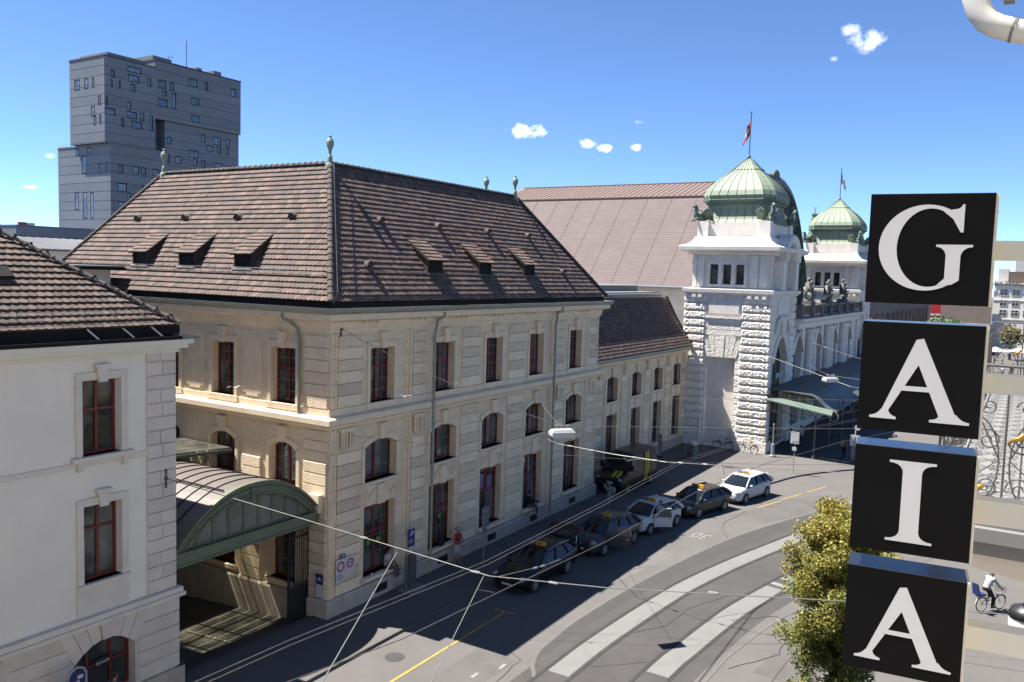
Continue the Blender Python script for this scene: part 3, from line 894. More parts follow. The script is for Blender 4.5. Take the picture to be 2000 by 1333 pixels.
mb = MB(); ring(mb, [(0, 7.55), (.08, 7.55), (.10, 7.66), (.30, 7.74), (.34, 7.78), (.34, 7.98), (.30, 8.02), (.0, 8.08)]); mb.build('string_course', 'limestone_trim', wing)
mb = MB(); ring(mb, [(0, 8.06), (.055, 8.06), (.055, 8.33), (0, 8.34)]); mb.build('base_course', 'limestone_trim', wing)
mb = MB(); ring(mb, [(0, 11.30), (.05, 11.30), (.07, 11.42), (.12, 11.48), (.16, 11.72), (.48, 11.82), (.50, 12.05), (.0, 12.07)]); mb.build('cornice', 'limestone_trim', wing)
# gutter: copper trough, the shade inside it put into a dark sheet colour
mb = MB(); ring(mb, [(.44, 12.06), (.56, 12.06), (.66, 12.16), (.68, 12.29), (.64, 12.29), (.60, 12.17), (.44, 12.12)]); mb.build('gutter', 'gutter_copper', wing)
mb = MB(); ring(mb, [(.60, 12.14), (.625, 12.19), (.20, 12.18), (.18, 12.50), (.1, 12.50), (.1, 12.08), (.4, 12.08)]); mb.build('eave_flashing', 'sheet_dark', wing)
# dentils under the cornice
mb = MB()
for k in range(58):
    if k % 8 in (3, 4, 5): FF.box(mb, .45+k*.395, .62+k*.395, .16, .30, 11.66, 11.74)
mb.build('dentils', 'limestone_trim', wing)
# piers of single stones
SM = ('limestone_block', 0); RG = ('limestone_rough', 0)
strF = [(0.42, 1.80), (5.05, 5.95), (8.75, 10.25), (12.9, 14.45), (17.75, 18.95), (22.05, 23.0)]
for k, (a, b) in enumerate(strF):
    lay_stones(FF, w_wall, a, b, 8.36, 11.2, .47, .06, (SM, RG))
    lay_stones(FF, w_wall, a, b, 0.82, 7.5 if k not in (0, 1, 4) else 6.55, .47, .06 if k else .07, (RG, SM, SM) if k % 2 else (SM, RG, SM))
for k, (a, b) in enumerate([(0.06, 1.30), (3.75, 4.85), (7.35, 8.45), (10.95, 12.05)]):
    if k == 0: lay_stones(FL, w_wall, a, b, 8.36, 11.2, .47, .06, (RG, SM, SM, SM, SM, SM))
    lay_stones(FL, w_wall, a, b, 0.82, 6.25 if k == 0 else 6.0, .47, .09, (RG,))
    if k == 0: lay_stones(FL, w_wall, a, b, 6.27, 7.5, .47, .05, (SM,))
# rounded quoin strips at the ends and beside the end bays
for u in (0.14, 0.30, 4.62, 4.90, 17.35, 17.55, 21.75, 21.95, 23.15):
    for z0, z1 in ((.80, 7.54), (8.34, 11.28)):
        mb = MB(); m = round((z1-z0)/.47); h = (z1-z0)/m
        for k in range(m):
            zz = z0+k*h
            mb.loft([[FF.p(u+.085*math.cos(t), .0+.10*math.sin(t), z) for t in [math.pi*i/5 for i in range(6)]] for z in (zz+.015, zz+.04, zz+h-.03, zz+h-.005)], False, False)
        mb.build('quoin_shaft', 'limestone_trim', wing)
# consoles with hanging flutes under the string course
for u in (0.95, 5.5, 18.5, 22.5):
    mb = MB()
    FF.box(mb, u-.42, u+.42, .0, .16, 7.38, 7.54)
    for k in range(6):
        x = u-.36+k*.128+(.06 if k > 2 else 0)
        FF.box(mb, x, x+.075, .06, .14, 6.72-(.08 if k in (1, 2, 3) else 0), 7.38)
    mb.build('console', 'limestone_trim', wing)
# raised panels between the upper windows of the court side
for c in (4.3, 7.9, 11.5, 15.1):
    mb = MB(); FL.box(mb, c-.52, c+.52, 0, .045, 8.6, 10.85); FL.box(mb, c-.34, c+.34, 0, .045, 10.85, 11.0); FL.box(mb, c-.34, c+.34, 0, .044, 8.48, 8.6)
    mb.build('wall_panel', 'limestone_trim', wing)
# cellar grilles, letter plates
for c in cxF:
    mb = MB(); FF.box(mb, c-.38, c+.38, .155, .168, .27, .60)
    g1 = mb.build('cellar_grille', 'iron_black', wing)
# downpipes
def downpipe(fac, u, ztop, zbot, parent, r=.065, mat='gutter_copper', d=.13):
    mb = MB()
    mb.tube([fac.p(u+.55, .52, ztop), fac.p(u+.5, .50, ztop-.2), fac.p(u+.28, .30, ztop-.36), fac.p(u+.06, d+.03, ztop-.62), fac.p(u, d, ztop-1.0), fac.p(u, d, zbot)], r, 8)
    for z in range(int(zbot)+1, int(ztop)-1, 2): mb.lathe([(r*1.35, 0), (r*1.35, .06)], fac.p(u, d, z), 8)
    return mb.build('downpipe', mat, parent)
for u in (6.12, 17.15): downpipe(FF, u, 12.0, .55, wing, d=.42 if False else .40)
downpipe(FL, 1.52, 12.0, 8.05, wing, d=.12)
# roof -----------------------------------------------------------------
EV, EZ, RA, RZ = 0.32, 12.52, 3.95, 18.35
run, rise = RA+EV, RZ-EZ
SLEN = math.hypot(run, rise)
rb = MB()
e = [(-EV, -EV, EZ), (LX+EV, -EV, EZ), (LX+EV, LY+EV, EZ), (-EV, LY+EV, EZ)]
t = [(RA, RA, RZ), (LX-RA, RA, RZ), (LX-RA, LY-RA, RZ), (RA, LY-RA, RZ)]
for k in range(4): rb.poly([e[k], e[(k+1) % 4], t[(k+1) % 4], t[k]])
rb.poly(t); rb.poly(e[::-1])
w_roof = rb.build('roof', 'roof_under', wing)
dormF = [7.2, 11.3, 15.6]; dormL = [5.5, 9.15, 12.5]
S0, S1d = (13.68-EZ)/rise*SLEN, (15.12-EZ)/rise*SLEN
lim = lambda L: (lambda s: (-EV+run*s/SLEN, L+EV-run*s/SLEN))
tm = MB()
nF = Vector((0, -rise, run)).normalized()
tile_rows(tm, Vector((0, -EV, EZ)), Vector((1, 0, 0)), Vector((0, run, rise)).normalized(), nF, lim(LX), SLEN, .275, .235, .042, [(c-.55, c+.55, S0-.1, S1d-.15) for c in dormF])
tag(tm.build('roof_tiles', 'roof_tile_dark', w_roof), kind='stuff')
tm = MB()
nL = Vector((-rise, 0, run)).normalized()
tile_rows(tm, Vector((-EV, 0, EZ)), Vector((0, 1, 0)), Vector((run, 0, rise)).normalized(), nL, lim(LY), SLEN, .275, .235, .062, [(c-.55, c+.55, S0-.1, S1d-.15) for c in dormL])
tag(tm.build('roof_tiles', 'roof_tile', w_roof), kind='stuff')
rm = ridge_mesh(.125, .36, 'ridge_clay')
for p0, p1 in ((e[0], t[0]), (e[1], t[1]), (e[3], t[3]), (t[0], t[1]), (t[0], t[3])):
    ridge_run(w_roof, p0, p1, rm, .36, .02)
for p in (t[0], t[1], t[3], (LX-RA-.25, RA+1.9, RZ)): finial(wing, p, 0.88)
# dormers: long shed roofs flaring out of the slope
def dormer(along, c, front):
    """front: origin function (along-coordinate, depth-in, z) -> point"""
    w = .56
    zb, zf = 13.66, 14.28; zt = 15.12
    yb = -EV+run*(zb-EZ)/rise; yt = -EV+run*(zt-EZ)/rise
    yf = yb-.02
    d = MB()
    P = lambda a, y, z: front(c+a, y, z)
    yl = -EV+run*(zf-EZ)/rise
    for sgn in (-1, 1):
        d.prism([P(sgn*w, yf, zb), P(sgn*w, yf, zf), P(sgn*w, yt, zt), P(sgn*w, yb+.02, zb)], front(1, 0, 0)*0+(P(1, 0, 0)-P(0, 0, 0))*-.05*sgn)
    d.prism([P(-w, yf, zb), P(w, yf, zb), P(w, yf, zb+.1), P(-w, yf, zb+.1)], P(0, .05, 0)-P(0, 0, 0))
    dm = d.build('dormer', 'roof_under', w_roof)
    d = MB(); d.poly([P(-w, yf+.08, zb), P(w, yf+.08, zb), P(w, yf+.08, zf), P(-w, yf+.08, zf)]); d.build('pane', 'sheet_dark', dm)
    d = MB(); d.box(0, 0, 0, 0, 0, 0); d = MB()
    d.prism([P(-w-.05, yf-.12, zb-.02), P(w+.05, yf-.12, zb-.02), P(w+.05, yf+.06, zb+.05), P(-w-.05, yf+.06, zb+.05)], (0, 0, .015)); d.build('sill', 'zinc', dm)
    tl = MB()
    A = P(0, yf-.16, zf-.02); B = P(0, yt+.1, zt+.11)
    S = (B-A); L = S.length; S.normalize()
    U = (P(1, 0, 0)-P(0, 0, 0)).normalized(); N = U.cross(S)
    if N.z < 0: N = -N
    tile_rows(tl, A, U, S, N, lambda s: (-w-.1, w+.1), L, .27, .235, .045)
    tl.poly([A-U*(w+.1), A+U*(w+.1), B+U*(w+.1), B-U*(w+.1)], (.5, .5, .5))
    tl.poly([A-U*(w+.1)-N*.05, A+U*(w+.1)-N*.05, B+U*(w+.1)-N*.05, B-U*(w+.1)-N*.05], (.5, .5, .5))
    for sgn in (-1, 1): tl.poly([A+U*sgn*(w+.1), B+U*sgn*(w+.1), B+U*sgn*(w+.1)-N*.05, A+U*sgn*(w+.1)-N*.05], (.6, .6, .6))
    tag(tl.build('dormer_tiles', 'roof_tile' if front is PL else 'roof_tile_dark', dm), kind='stuff')
PF = lambda a, y, z: Vector((a, y, z))
PL = lambda a, y, z: Vector((y, a, z))
for c in dormF: dormer('x', c, PF)
for c in dormL: dormer('y', c, PL)
# small round roof vents
def vent(c, z, front):
    y = -EV+run*(z-EZ)/rise
    mb = MB(); n = 8; r = .19
    U = front(1, 0, 0)-front(0, 0, 0); D = front(0, 1, 0)-front(0, 0, 0)
    rings = []
    for dpt in (-.16, .30):
        rings.append([front(c, y+dpt, z+.02)+U*r*math.cos(math.pi*i/(n-1))+Vector((0, 0, 1))*r*1.15*math.sin(math.pi*i/(n-1)) for i in range(n)])
    mb.loft(rings, False, False)
    o = mb.build('roof_vent', 'ridge_clay', w_roof)
    mb = MB(); mb.poly([p+D*.05 for p in rings[0]]); mb.build('opening', 'roof_under', o)
for c in (5.26, 9.52, 13.87, 18.04): vent(c, 15.9, PF)
for c in (2.85, 19.64): vent(c, 13.9, PF)
for c in (4.25, 7.69, 11.32, 14.94): vent(c, 15.85, PL)
# snow guards: two rods on brackets just above the eave
for front, L in ((PF, LX), (PL, LY)):
    mb = MB(); s = .16
    y, z = -EV+run*s, EZ+rise*s
    z += .16; y -= .10
    for dz in (0, .10): mb.tube([front(.6, y+dz*.4, z+dz), front(L-.6, y+dz*.4, z+dz)], .012, 4)
    for k in range(int(L/.9)):
        a = .7+k*.9
        if a < L-.6: mb.tube([front(a, y+.18, z-.14), front(a, y, z-.10), front(a, y+.05, z+.16)], .014, 4)
    mb.build('snow_guard', 'iron_black', w_roof)
# lightning rod down the corner hip, iron wall anchors
mb = MB(); mb.tube([(-.28, -.42, 12.45), (.0, -.36, 12.9), (RA-.1, RA-.32, RZ)], .012, 4); mb.build('lightning_rod', 'zinc', wing)

# ================================================================== STATION ANNEX (low link to the clock tower)
annex = thing('station_annex', 'low two-storey limestone link with swept tile roof between the wing and the clock tower', 'building', (33.4, 6, 0))
FA = Fac((23.4, 1.5, 0), (1, 0, 0), (0, -1, 0))
LA = 19.9
ca = [1.4, 5.5, 9.65, 13.8, 17.85]
opA = []
for c in ca: opA += [(c-.87, c+.87, .98, 4.26, 0), (c-.87, c+.87, 5.2, 6.92, .22)]
mb = MB(); FA.wall(mb, 0, LA, -.3, 7.9, opA, .4)
mb.box(23.4, 43.3, 8.0, 8.3, 0, 12); a_wall = mb.build('wall', 'limestone', annex)
for i, c in enumerate(ca):
    FA.window(annex, opA[2*i], -.38, (.6,), (.5,), (4, 4), .07, frame='window_red')
    FA.window(annex, opA[2*i+1], -.38, (), (.5,), (4, 3), .06)
    mb = MB(); FA.box(mb, c-1.0, c+1.0, -.36, .12, 5.08, 5.2); FA.box(mb, c-.87, c+.87, 0, .04, 4.4, 5.0); FA.box(mb, c-.2, c+.2, .04, .1, 4.3, 5.0); mb.build('apron', 'limestone_trim', annex)
    mb = MB()
    for s in (-1, 1):
        FA.box(mb, c+s*1.0-.13, c+s*1.0+.13, 0, .06, .8, 6.7)
    FA.wedge(mb, [(c-.13, 6.9), (c+.13, 6.9), (c+.19, 7.5), (c-.19, 7.5)], 0, .14)
    mb.build('window_surround', 'limestone_trim', annex)
for c in (3.45, 7.58, 11.72, 15.83, 19.35):
    lay_stones(FA, a_wall, c-.5, c+.5, .8, 6.9, .47, .06, (SM, SM, RG))
    for s in (-1, 1):
        mb = MB(); u = c+s*.66
        for k in range(13):
            zz = .82+k*.47
            mb.loft([[FA.p(u+.08*math.cos(q), .09*math.sin(q), z) for q in [math.pi*i/5 for i in range(6)]] for z in (zz+.015, zz+.04, zz+.43, zz+.46)], False, False)
        mb.build('quoin_shaft', 'limestone_trim', annex)
    for du in (-.3, .05):
        mb = MB(); FA.wedge(mb, [(c+du, 6.95), (c+du+.26, 6.95), (c+du+.26, 7.75), (c+du, 7.75)], 0, .22); mb.build('console', 'limestone_trim', annex)
mb = MB(); FA.box(mb, 0, LA, 0, .14, -.2, .78); mb.build('plinth', 'plinth_stone', annex)
mb = MB()
mb.prism([(23.42, 1.5-d, z) for d, z in [(0, 7.62), (.12, 7.7), (.2, 7.78), (.45, 7.9), (.47, 8.02), (0, 8.02)]], (19.6, 0, 0)); mb.build('cornice', 'limestone_trim', annex)
mb = MB()
mb.prism([(23.42, 1.5-d, z) for d, z in [(.36, 8.02), (.5, 8.03), (.62, 8.1), (.63, 8.22), (.58, 8.22), (.3, 8.4), (.25, 8.1)]], (19.75, 0, 0)); mb.build('gutter', 'gutter_copper', annex)
# swept roof
rp = [(.98, 8.34), (1.9, 9.55), (2.62, 10.7), (3.43, 12.2)]
mb = MB()
for (ya, za), (yb, zb) in zip(rp[:-1], rp[1:]): mb.poly([(23.42, ya, za), (43.25, ya, za), (43.25, yb, zb), (23.42, yb, zb)])
a_roof = mb.build('roof', 'roof_under', annex)
tm = MB()
for (ya, za), (yb, zb) in zip(rp[:-1], rp[1:]):
    S = Vector((0, yb-ya, zb-za)); L = S.length; S.normalize(); n = max(1, round(L/.275)); N = Vector((0, -S.z, S.y))
    tile_rows(tm, Vector((23.42, ya, za)), Vector((1, 0, 0)), S, N, lambda s: (0, 19.8), L+.01, (L+.005)/n, .235, .028)
tag(tm.build('roof_tiles', 'roof_tile', a_roof), kind='stuff')
mb = MB(); mb.tube([(43.2, y, z+.06) for y, z in rp], .09, 6); mb.build('verge', 'sheet_dark', a_roof)
mb = MB()
mb.prism([(23.42, y, z) for y, z in [(3.46, 12.16), (3.44, 12.3), (3.40, 12.34), (3.40, 12.48), (3.6, 12.55), (8.2, 12.6), (8.2, 12.0)]], (18.6, 0, 0)); mb.build('flat_roof', 'zinc', annex)
mb = MB(); mb.box(23.5, 42, 3.6, 8.2, 12.55, 12.62); mb.box(31.0, 41.8, 5.5, 7.9, 12.6, 13.1); mb.build('roof_plant', 'roof_concrete', annex)
d = thing('ventilation_duct', 'bent silver ventilation duct on the flat roof behind the annex', 'duct', (29.8, 5, 12.6))
mb = MB()
mb.tube([(29.8, 5, 12.6), (29.8, 5, 13.5), (29.9, 5, 13.75), (30.15, 5, 13.9), (30.45, 5, 13.9)], .34, 12); mb.build('pipe', 'white_paint', d, True)
mb = MB(); mb.lathe([(.45, 0), (.42, .1), (.36, .14)], (29.8, 5, 12.6), 12); mb.build('collar', 'zinc', d)

# ================================================================== CLOCK TOWER
TX0, TX1, TY0, TY1 = 43.3, 51.7, -5.15, 1.7
TC = Vector((47.5, -1.65, 0))
def ring_t(mb, prof): ring(mb, prof, TX0, TX1, TY0, TY1)
tower = thing('clock_tower', 'white stone clock tower with rusticated corners, green copper dome and red flag beside the annex', 'tower', (47.5, -1.65, 0))
FW = Fac((TX0, 0, 0), (0, 1, 0), (-1, 0, 0))
FT = Fac((0, TY0, 0), (1, 0, 0), (0, -1, 0))
FE = Fac((TX1, 0, 0), (0, 1, 0), (1, 0, 0))
FN = Fac((0, TY1, 0), (1, 0, 0), (0, 1, 0))
mb = MB()
nic = (-2.72, -.22, .2, 7.55, 0)
FW.wall(mb, TY0, TY1, -.2, 12.7, [nic], .40)
mb.poly([FW.p(-2.72, -.4, .2), FW.p(-.22, -.4, .2), FW.p(-.22, -.4, 7.55), FW.p(-2.72, -.4, 7.55)])
arch = (44.95, 49.35, .3, 9.2, 2.1)
FT.wall(mb, TX0, TX1, -.2, 12.7, [arch], .6)
FE.wall(mb, TY0, TY1, -.2, 12.7, [], .4)
FN.wall(mb, TX0, TX1, -.2, 12.7, [], .4)
t_wall = mb.build('wall', 'white_stone', tower)
FT.window(tower, arch, -.55, (.45,), (.33, .66), (6, 8), .14, frame='iron_grey', pane='pane', bar=.12)
# upper stage with the three openings
mb = MB()
op3 = [(-.74, -.06, 13.42, 15.02, 0), (-1.81, -1.13, 13.42, 15.02, 0), (-2.9, -2.2, 13.42, 15.02, 0)]
FW2 = Fac((TX0+.3, 0, 0), (0, 1, 0), (-1, 0, 0))
FW2.wall(mb, TY0+.3, TY1-.3, 12.9, 16.1, op3, .35)
FT2 = Fac((0, TY0+.3, 0), (1, 0, 0), (0, -1, 0))
FT2.wall(mb, TX0+.3, TX1-.3, 12.9, 16.1, [], .35)
mb.box(TX0+.8, TX1-.3, TY0+.8, TY1-.3, 12.9, 16.1)
mb.build('upper_wall', 'white_stone', tower)
for op in op3: FW2.window(tower, op, -.34, (), (), None, .05, frame='iron_black')
mb = MB()
FW2.box(mb, -3.2, .2, 0, .12, 13.2, 13.4); FW2.box(mb, -3.15, .15, 0, .10, 15.05, 15.2)
for u in (-3.02, -2.0, -.93, .06): FW2.box(mb, u-.11, u+.11, 0, .09, 13.4, 15.05)
mb.build('window_surround', 'white_stone_trim', tower)
mb = MB()
for u0, u1 in ((-4.75, -4.15), (-4.0, -3.4), (.42, .95), (1.02, 1.38)):
    mb = MB(); FW2.box(mb, u0, u1, 0, .10, 13.2, 15.75); FW2.box(mb, u0-.03, u1+.03, 0, .2, 15.0, 15.35); mb.build('pilaster', 'white_stone_trim', tower)
for u0, u1 in ((43.75, 44.3), (50.7, 51.2)): mb = MB(); FT2.box(mb, u0, u1, 0, .1, 13.2, 15.75); mb.build('pilaster', 'white_stone_trim', tower)
mb = MB(); ring_t(mb, [(-.3, 12.55), (.08, 12.55), (.16, 12.68), (.30, 12.74), (.32, 13.02), (-.3, 13.12)]); mb.build('string_course', 'white_stone_trim', tower)
mb = MB(); ring_t(mb, [(-.4, 15.78), (.0, 15.80), (.08, 15.95), (.5, 16.1), (.68, 16.16), (.7, 16.45), (.62, 16.5), (.1, 16.66), (-.2, 16.95), (-.35, 17.25), (-.6, 17.3)]); mb.build('cornice', 'white_stone_trim', tower)
mb = MB(); mb.box(TX0+.75, TX1-.75, TY0+.65, TY1-.65, 17.1, 18.45)
for x, y in ((TX0+.55, TY0+.45), (TX0+.55, TY1-1.35), (TX1-1.45, TY0+.45), (TX1-1.45, TY1-1.35)): mb.box(x, x+.9, y, y+.9, 17.05, 18.55)
mb.build('attic', 'white_stone_trim', tower)
# rock-faced corner piers
RW = ('white_stone_rough', 0.02)
for k in range(18):
    z = .95+k*.645
    ex = .14*(1-k/18)
    for u0, u1 in ((TY0-.14-ex, -3.02+ex*.6), (.05-ex*.4, TY1+.1)):
        me = STONE(round(u1-u0, 1), .51, .17, RW)
        fpiece(FW, 'rock_stone', me, t_wall, u0, u1, z)
    for u0, u1 in ((TX0+.02, 44.4), (49.9, TX1-.02)):
        fpiece(FT, 'rock_stone', STONE(round(u1-u0, 1), .5, .10, ('white_stone_rough', 0.012)), t_wall, u0, u1, z)
for f_, a_, b_, d_ in ((FW, TY0-.32, -2.9, .34), (FW, 0, TY1+.1, .34), (FT, TX0-.3, 44.6, .3), (FT, 49.7, TX1+.2, .3)):
    mb = MB(); f_.box(mb, a_, b_, 0, d_, -.1, .93); mb.build('plinth', 'white_stone_rough', tower)
# flat arch of wedge stones over the blind niche, quoins of the niche, bands and the panel above
uc = -1.47
for k in range(7):
    t0, t1 = -1+2*k/7, -1+2*(k+1)/7
    mb = MB()
    zt = 9.25 if k in (1, 2, 3, 4, 5) else 8.9
    FW.wedge(mb, [(uc+t0*1.22+.015, 7.5), (uc+t1*1.22-.015, 7.5), (uc+t1*1.62-.015, zt), (uc+t0*1.62+.015, zt)], 0, .10+.03*(k == 3)); mb.build('voussoir', 'white_stone_rough', tower)
for k in range(14):
    z = .95+k*.47
    me = STONE(.42, .44, .06, ('white_stone_rough', 0.01))
    for u in (-3.02, -.18):
        fpiece(FW, 'rock_stone', me, t_wall, u, u+.42, z)
for k, (z0, z1) in enumerate(((9.3, 9.72), (9.76, 10.16), (10.2, 10.6), (10.65, 10.85))):
    mb = MB(); FW.box(mb, -2.98, .02, 0, .09 if k < 3 else .2, z0, z1); mb.build('band_course', 'white_stone_rough', tower)
mb = MB(); FW.box(mb, -2.72, -.25, 0, .12, 11.05, 12.05); mb.build('wall_panel', 'white_stone_trim', tower)
mb = MB()
for u0 in (-4.9, -4.3, -3.7, .35, .85): FW.box(mb, u0, u0+.32, .02, .3, 12.32, 12.55)
mb.build('dentils', 'white_stone_trim', tower)
# front: cartouche over the arch, panel, clock under its curved hood
mb = MB()
K = 10
for k in range(K):
    q0, q1 = -1+2*k/K, -1+2*(k+1)/K
    f = lambda q: 9.2-2.1*q*q
    FT.wedge(mb, [(47.15+q0*2.2, f(q0)), (47.15+q1*2.2, f(q1)), (47.15+q1*2.55, f(q1)+.4), (47.15+q0*2.55, f(q0)+.4)], 0, .14)
FT.wedge(mb, [(46.7, 9.3), (47.6, 9.3), (47.9, 10.9), (46.4, 10.9)], 0, .3)
for s in (-1, 1): mb.tube([FT.p(47.15+s*.7, .2, 10.9), FT.p(47.15+s*1.5, .2, 10.6), FT.p(47.15+s*2.0, .2, 9.9), FT.p(47.15+s*1.9, .2, 9.5)], .14, 6)
mb.build('cartouche', 'white_stone_trim', tower)
mb = MB(); FT.box(mb, 45.6, 48.7, 0, .1, 11.1, 12.2); mb.build('wall_panel', 'white_stone_trim', tower)
ck = Vector((47.5, TY0+.3, 14.75))
mb = MB(); mb.lathe([(1.45, 0), (1.45, .14), (1.2, .2), (1.12, .12)], (0, 0, 0), 24); place(mb, ck, (1, 0, 0), (0, 0, 1), (0, -1, 0)); clk = mb.build('clock', 'white_stone_trim', tower)
mb = MB(); mb.lathe([(1.12, .12), (1.12, .14)], (0, 0, 0), 24); place(mb, ck, (1, 0, 0), (0, 0, 1), (0, -1, 0)); mb.build('dial', 'white_paint', clk)
mb = MB()
for k in range(12):
    a = k*math.pi/6; mb.box(-.03, .03, .82, 1.02, .145, .155)
    ct, st = math.cos(a), math.sin(a)
    for j in range(len(mb.v)-8, len(mb.v)): x, y, z = mb.v[j]; mb.v[j] = (x*ct-y*st, x*st+y*ct, z)
mb.hexa([(-.05, -.15, .16), (.05, -.15, .16), (.09, .8, .16), (.03, .8, .16), (-.05, -.15, .17), (.05, -.15, .17), (.09, .8, .17), (.03, .8, .17)])
mb.hexa([(-.06, -.12, .18), (.06, -.12, .18), (.5, .38, .18), (.44, .44, .18), (-.06, -.12, .19), (.06, -.12, .19), (.5, .38, .19), (.44, .44, .19)])
place(mb, ck, (1, 0, 0), (0, 0, 1), (0, -1, 0)); mb.build('hands', 'iron_black', clk)
mb = MB()
rg = []
for k in range(15):
    a = math.pi*(k/14)
    c, s = math.cos(a), math.sin(a)
    rg.append([(47.5+r*c, TY0-dd, 15.4+r*1.02*s) for r, dd in ((1.5, -.3), (1.5, .35), (1.62, .62), (2.05, .75), (2.2, .6), (2.2, -.4))])
mb.loft(rg)
FT.box(mb, 45.0, 45.9, -.3, .5, 13.1, 15.4); FT.box(mb, 49.1, 50.0, -.3, .5, 13.1, 15.4)
mb.build('clock_hood', 'white_stone_trim', tower)
# copper dome: chamfered square vault with standing seams
def oct_ring(hw, ch, z, nw=6, nc=2):
    pts = []
    cor = [(hw, -hw+ch), (hw, hw-ch), (hw-ch, hw), (-hw+ch, hw), (-hw, hw-ch), (-hw, -hw+ch), (-hw+ch, -hw), (hw-ch, -hw)]
    for k in range(8):
        a, b = cor[k], cor[(k+1) % 8]; n = nw if k % 2 == 0 else nc
        for i in range(n): pts.append((TC.x+a[0]+(b[0]-a[0])*i/n, TC.y+a[1]+(b[1]-a[1])*i/n, z))
    return pts
skirt = [(3.05, 18.42), (2.86, 18.75), (2.72, 19.2), (2.64, 19.65), (2.62, 19.95)]
dome_p = [(2.93, 20.36), (3.0, 20.7), (2.86, 21.1), (2.60, 21.5), (2.27, 21.9), (1.88, 22.3), (1.47, 22.65), (1.08, 22.95)]
cap_p = [(1.14, 22.92), (1.12, 23.0), (.82, 23.28), (.55, 23.6), (.3, 23.88), (.08, 24.02)]
mb = MB(); mb.loft([oct_ring(h, h*.27, z) for h, z in skirt]); dome = mb.build('dome', 'verdigris', tower)
mb = MB(); mb.loft([oct_ring(h, h*.27, z) for h, z in dome_p]); mb.build('dome_vault', 'verdigris', dome)
mb = MB(); mb.loft([oct_ring(h, h*.27, z) for h, z in cap_p]); mb.build('dome_cap', 'verdigris', dome)
mb = MB(); mb.loft([oct_ring(h, h*.27, z) for h, z in [(2.6, 19.93), (2.8, 19.98), (2.82, 20.16), (3.02, 20.2), (3.04, 20.34), (2.9, 20.4)]]); mb.build('dome_band', 'verdigris_dark', dome)
mb = MB()
for prof in (skirt, dome_p, cap_p):
    R_ = [oct_ring(h+.02, (h+.02)*.27, z) for h, z in prof]
    for k in range(len(R_[0])): mb.tube([r[k] for r in R_], .017, 4, False)
mb.build('standing_seams', 'verdigris_dark', dome)
def beast(x, y, z, ang):
    mb = MB()
    T = lambda a, b, c: (x+a*math.cos(ang)-b*math.sin(ang), y+a*math.sin(ang)+b*math.cos(ang), z+c)
    mb.tube([T(-.45, 0, .15), T(-.1, 0, .3), T(.25, 0, .45), T(.4, 0, .8), T(.3, 0, 1.15), T(.42, 0, 1.32), T(.66, 0, 1.2)], [.12, .3, .3, .2, .15, .16, .07], 7)
    for s in (-1, 1):
        mb.prism([T(.1, s*.2, .5), T(-.2, s*.75, 1.05), T(-.75, s*.85, .85), T(-.95, s*.6, .2), T(-.4, s*.3, .15)], (0, 0, .06))
        mb.tube([T(.25, s*.15, .4), T(.45, s*.25, .2), T(.6, s*.25, .02)], [.11, .09, .07], 5)
        mb.tube([T(.1, s*.2, .5), T(-.2, s*.75, 1.07), T(-.75, s*.85, .87)], .05, 5)
    mb.tube([T(-.45, 0, .15), T(-.8, .2, .1), T(-.9, .5, .3), T(-.6, .6, .45)], [.12, .1, .07, .03], 5)
    mb.build('corner_beast', 'verdigris_dark', tower, True)
for sx in (-1, 1):
    for sy in (-1, 1): beast(TC.x+sx*3.25, TC.y+sy*2.9, 18.5, math.atan2(sy, sx))
mb = MB(); mb.tube([(TC.x, TC.y, 24.0), (TC.x, TC.y, 27.75)], .045, 6); mb.ball((TC.x, TC.y, 27.8), .08); mb.ball((TC.x, TC.y, 24.1), .16); pole = mb.build('flag_pole', 'iron_grey', tower)
# second tower at the far end of the entrance front
def copy_tree(o, parent=None):
    c = o.copy(); link(c)
    if parent is not None: c.parent = parent
    for ch in list(o.children): copy_tree(ch, c)
    return c
tower2 = copy_tree(tower)
tower2.location = (86.2, -1.65, 0)
tower2['label'] = 'farther clock tower with green dome and white flag beyond the arcade'
for o in (tower, tower2): o['group'] = 'domed towers of the entrance front'
# flags hang from the poles in the light wind
surf('flag_red', (0.62, 0.03, 0.05), (0.55, 0.03, 0.04), 0.8); surf('flag_white', (0.80, 0.80, 0.80), (0.75, 0.75, 0.75), 0.8)
def flag(x, mats, label, marks, dirn=-1):
    f = thing('flag', label, 'flag', (x, TC.y, 25.2), 0, 'flags on the station towers')
    def P(s, t, off=0):      # s along fly 0..1, t down hoist 0..1
        return (x+.05+off+.16*math.sin(s*7+t*2)*s, TC.y-dirn*(.03+.62*s*(.6+.4*t)), 27.4-1.35*t-1.15*s-.12*math.sin(s*5))
    mb = MB(); n = 10
    mb2 = MB()
    for i in range(n):
        for j in range(n):
            q = [(i/n, j/n), ((i+1)/n, j/n), ((i+1)/n, (j+1)/n), (i/n, (j+1)/n)]
            mb.poly([P(*a) for a in q])
            if (i, j) in marks: mb2.poly([P(*a, -.015) for a in q]); mb2.poly([P(*a, .015) for a in q])
    mb.build('flag_cloth', mats[0], f, True); mb2.build('flag_device', mats[1], f)
cross = {(i, j) for i in range(2, 8) for j in (4, 5)} | {(i, j) for i in (4, 5) for j in range(2, 8)}
flag(47.5, ('flag_red', 'flag_white'), 'red flag with white cross hanging above the near dome', cross)
flag(86.2, ('flag_white', 'iron_black'), 'white flag with small dark device above the farther dome', {(4, 3), (4, 4), (5, 4), (5, 5), (4, 5)}, 1)

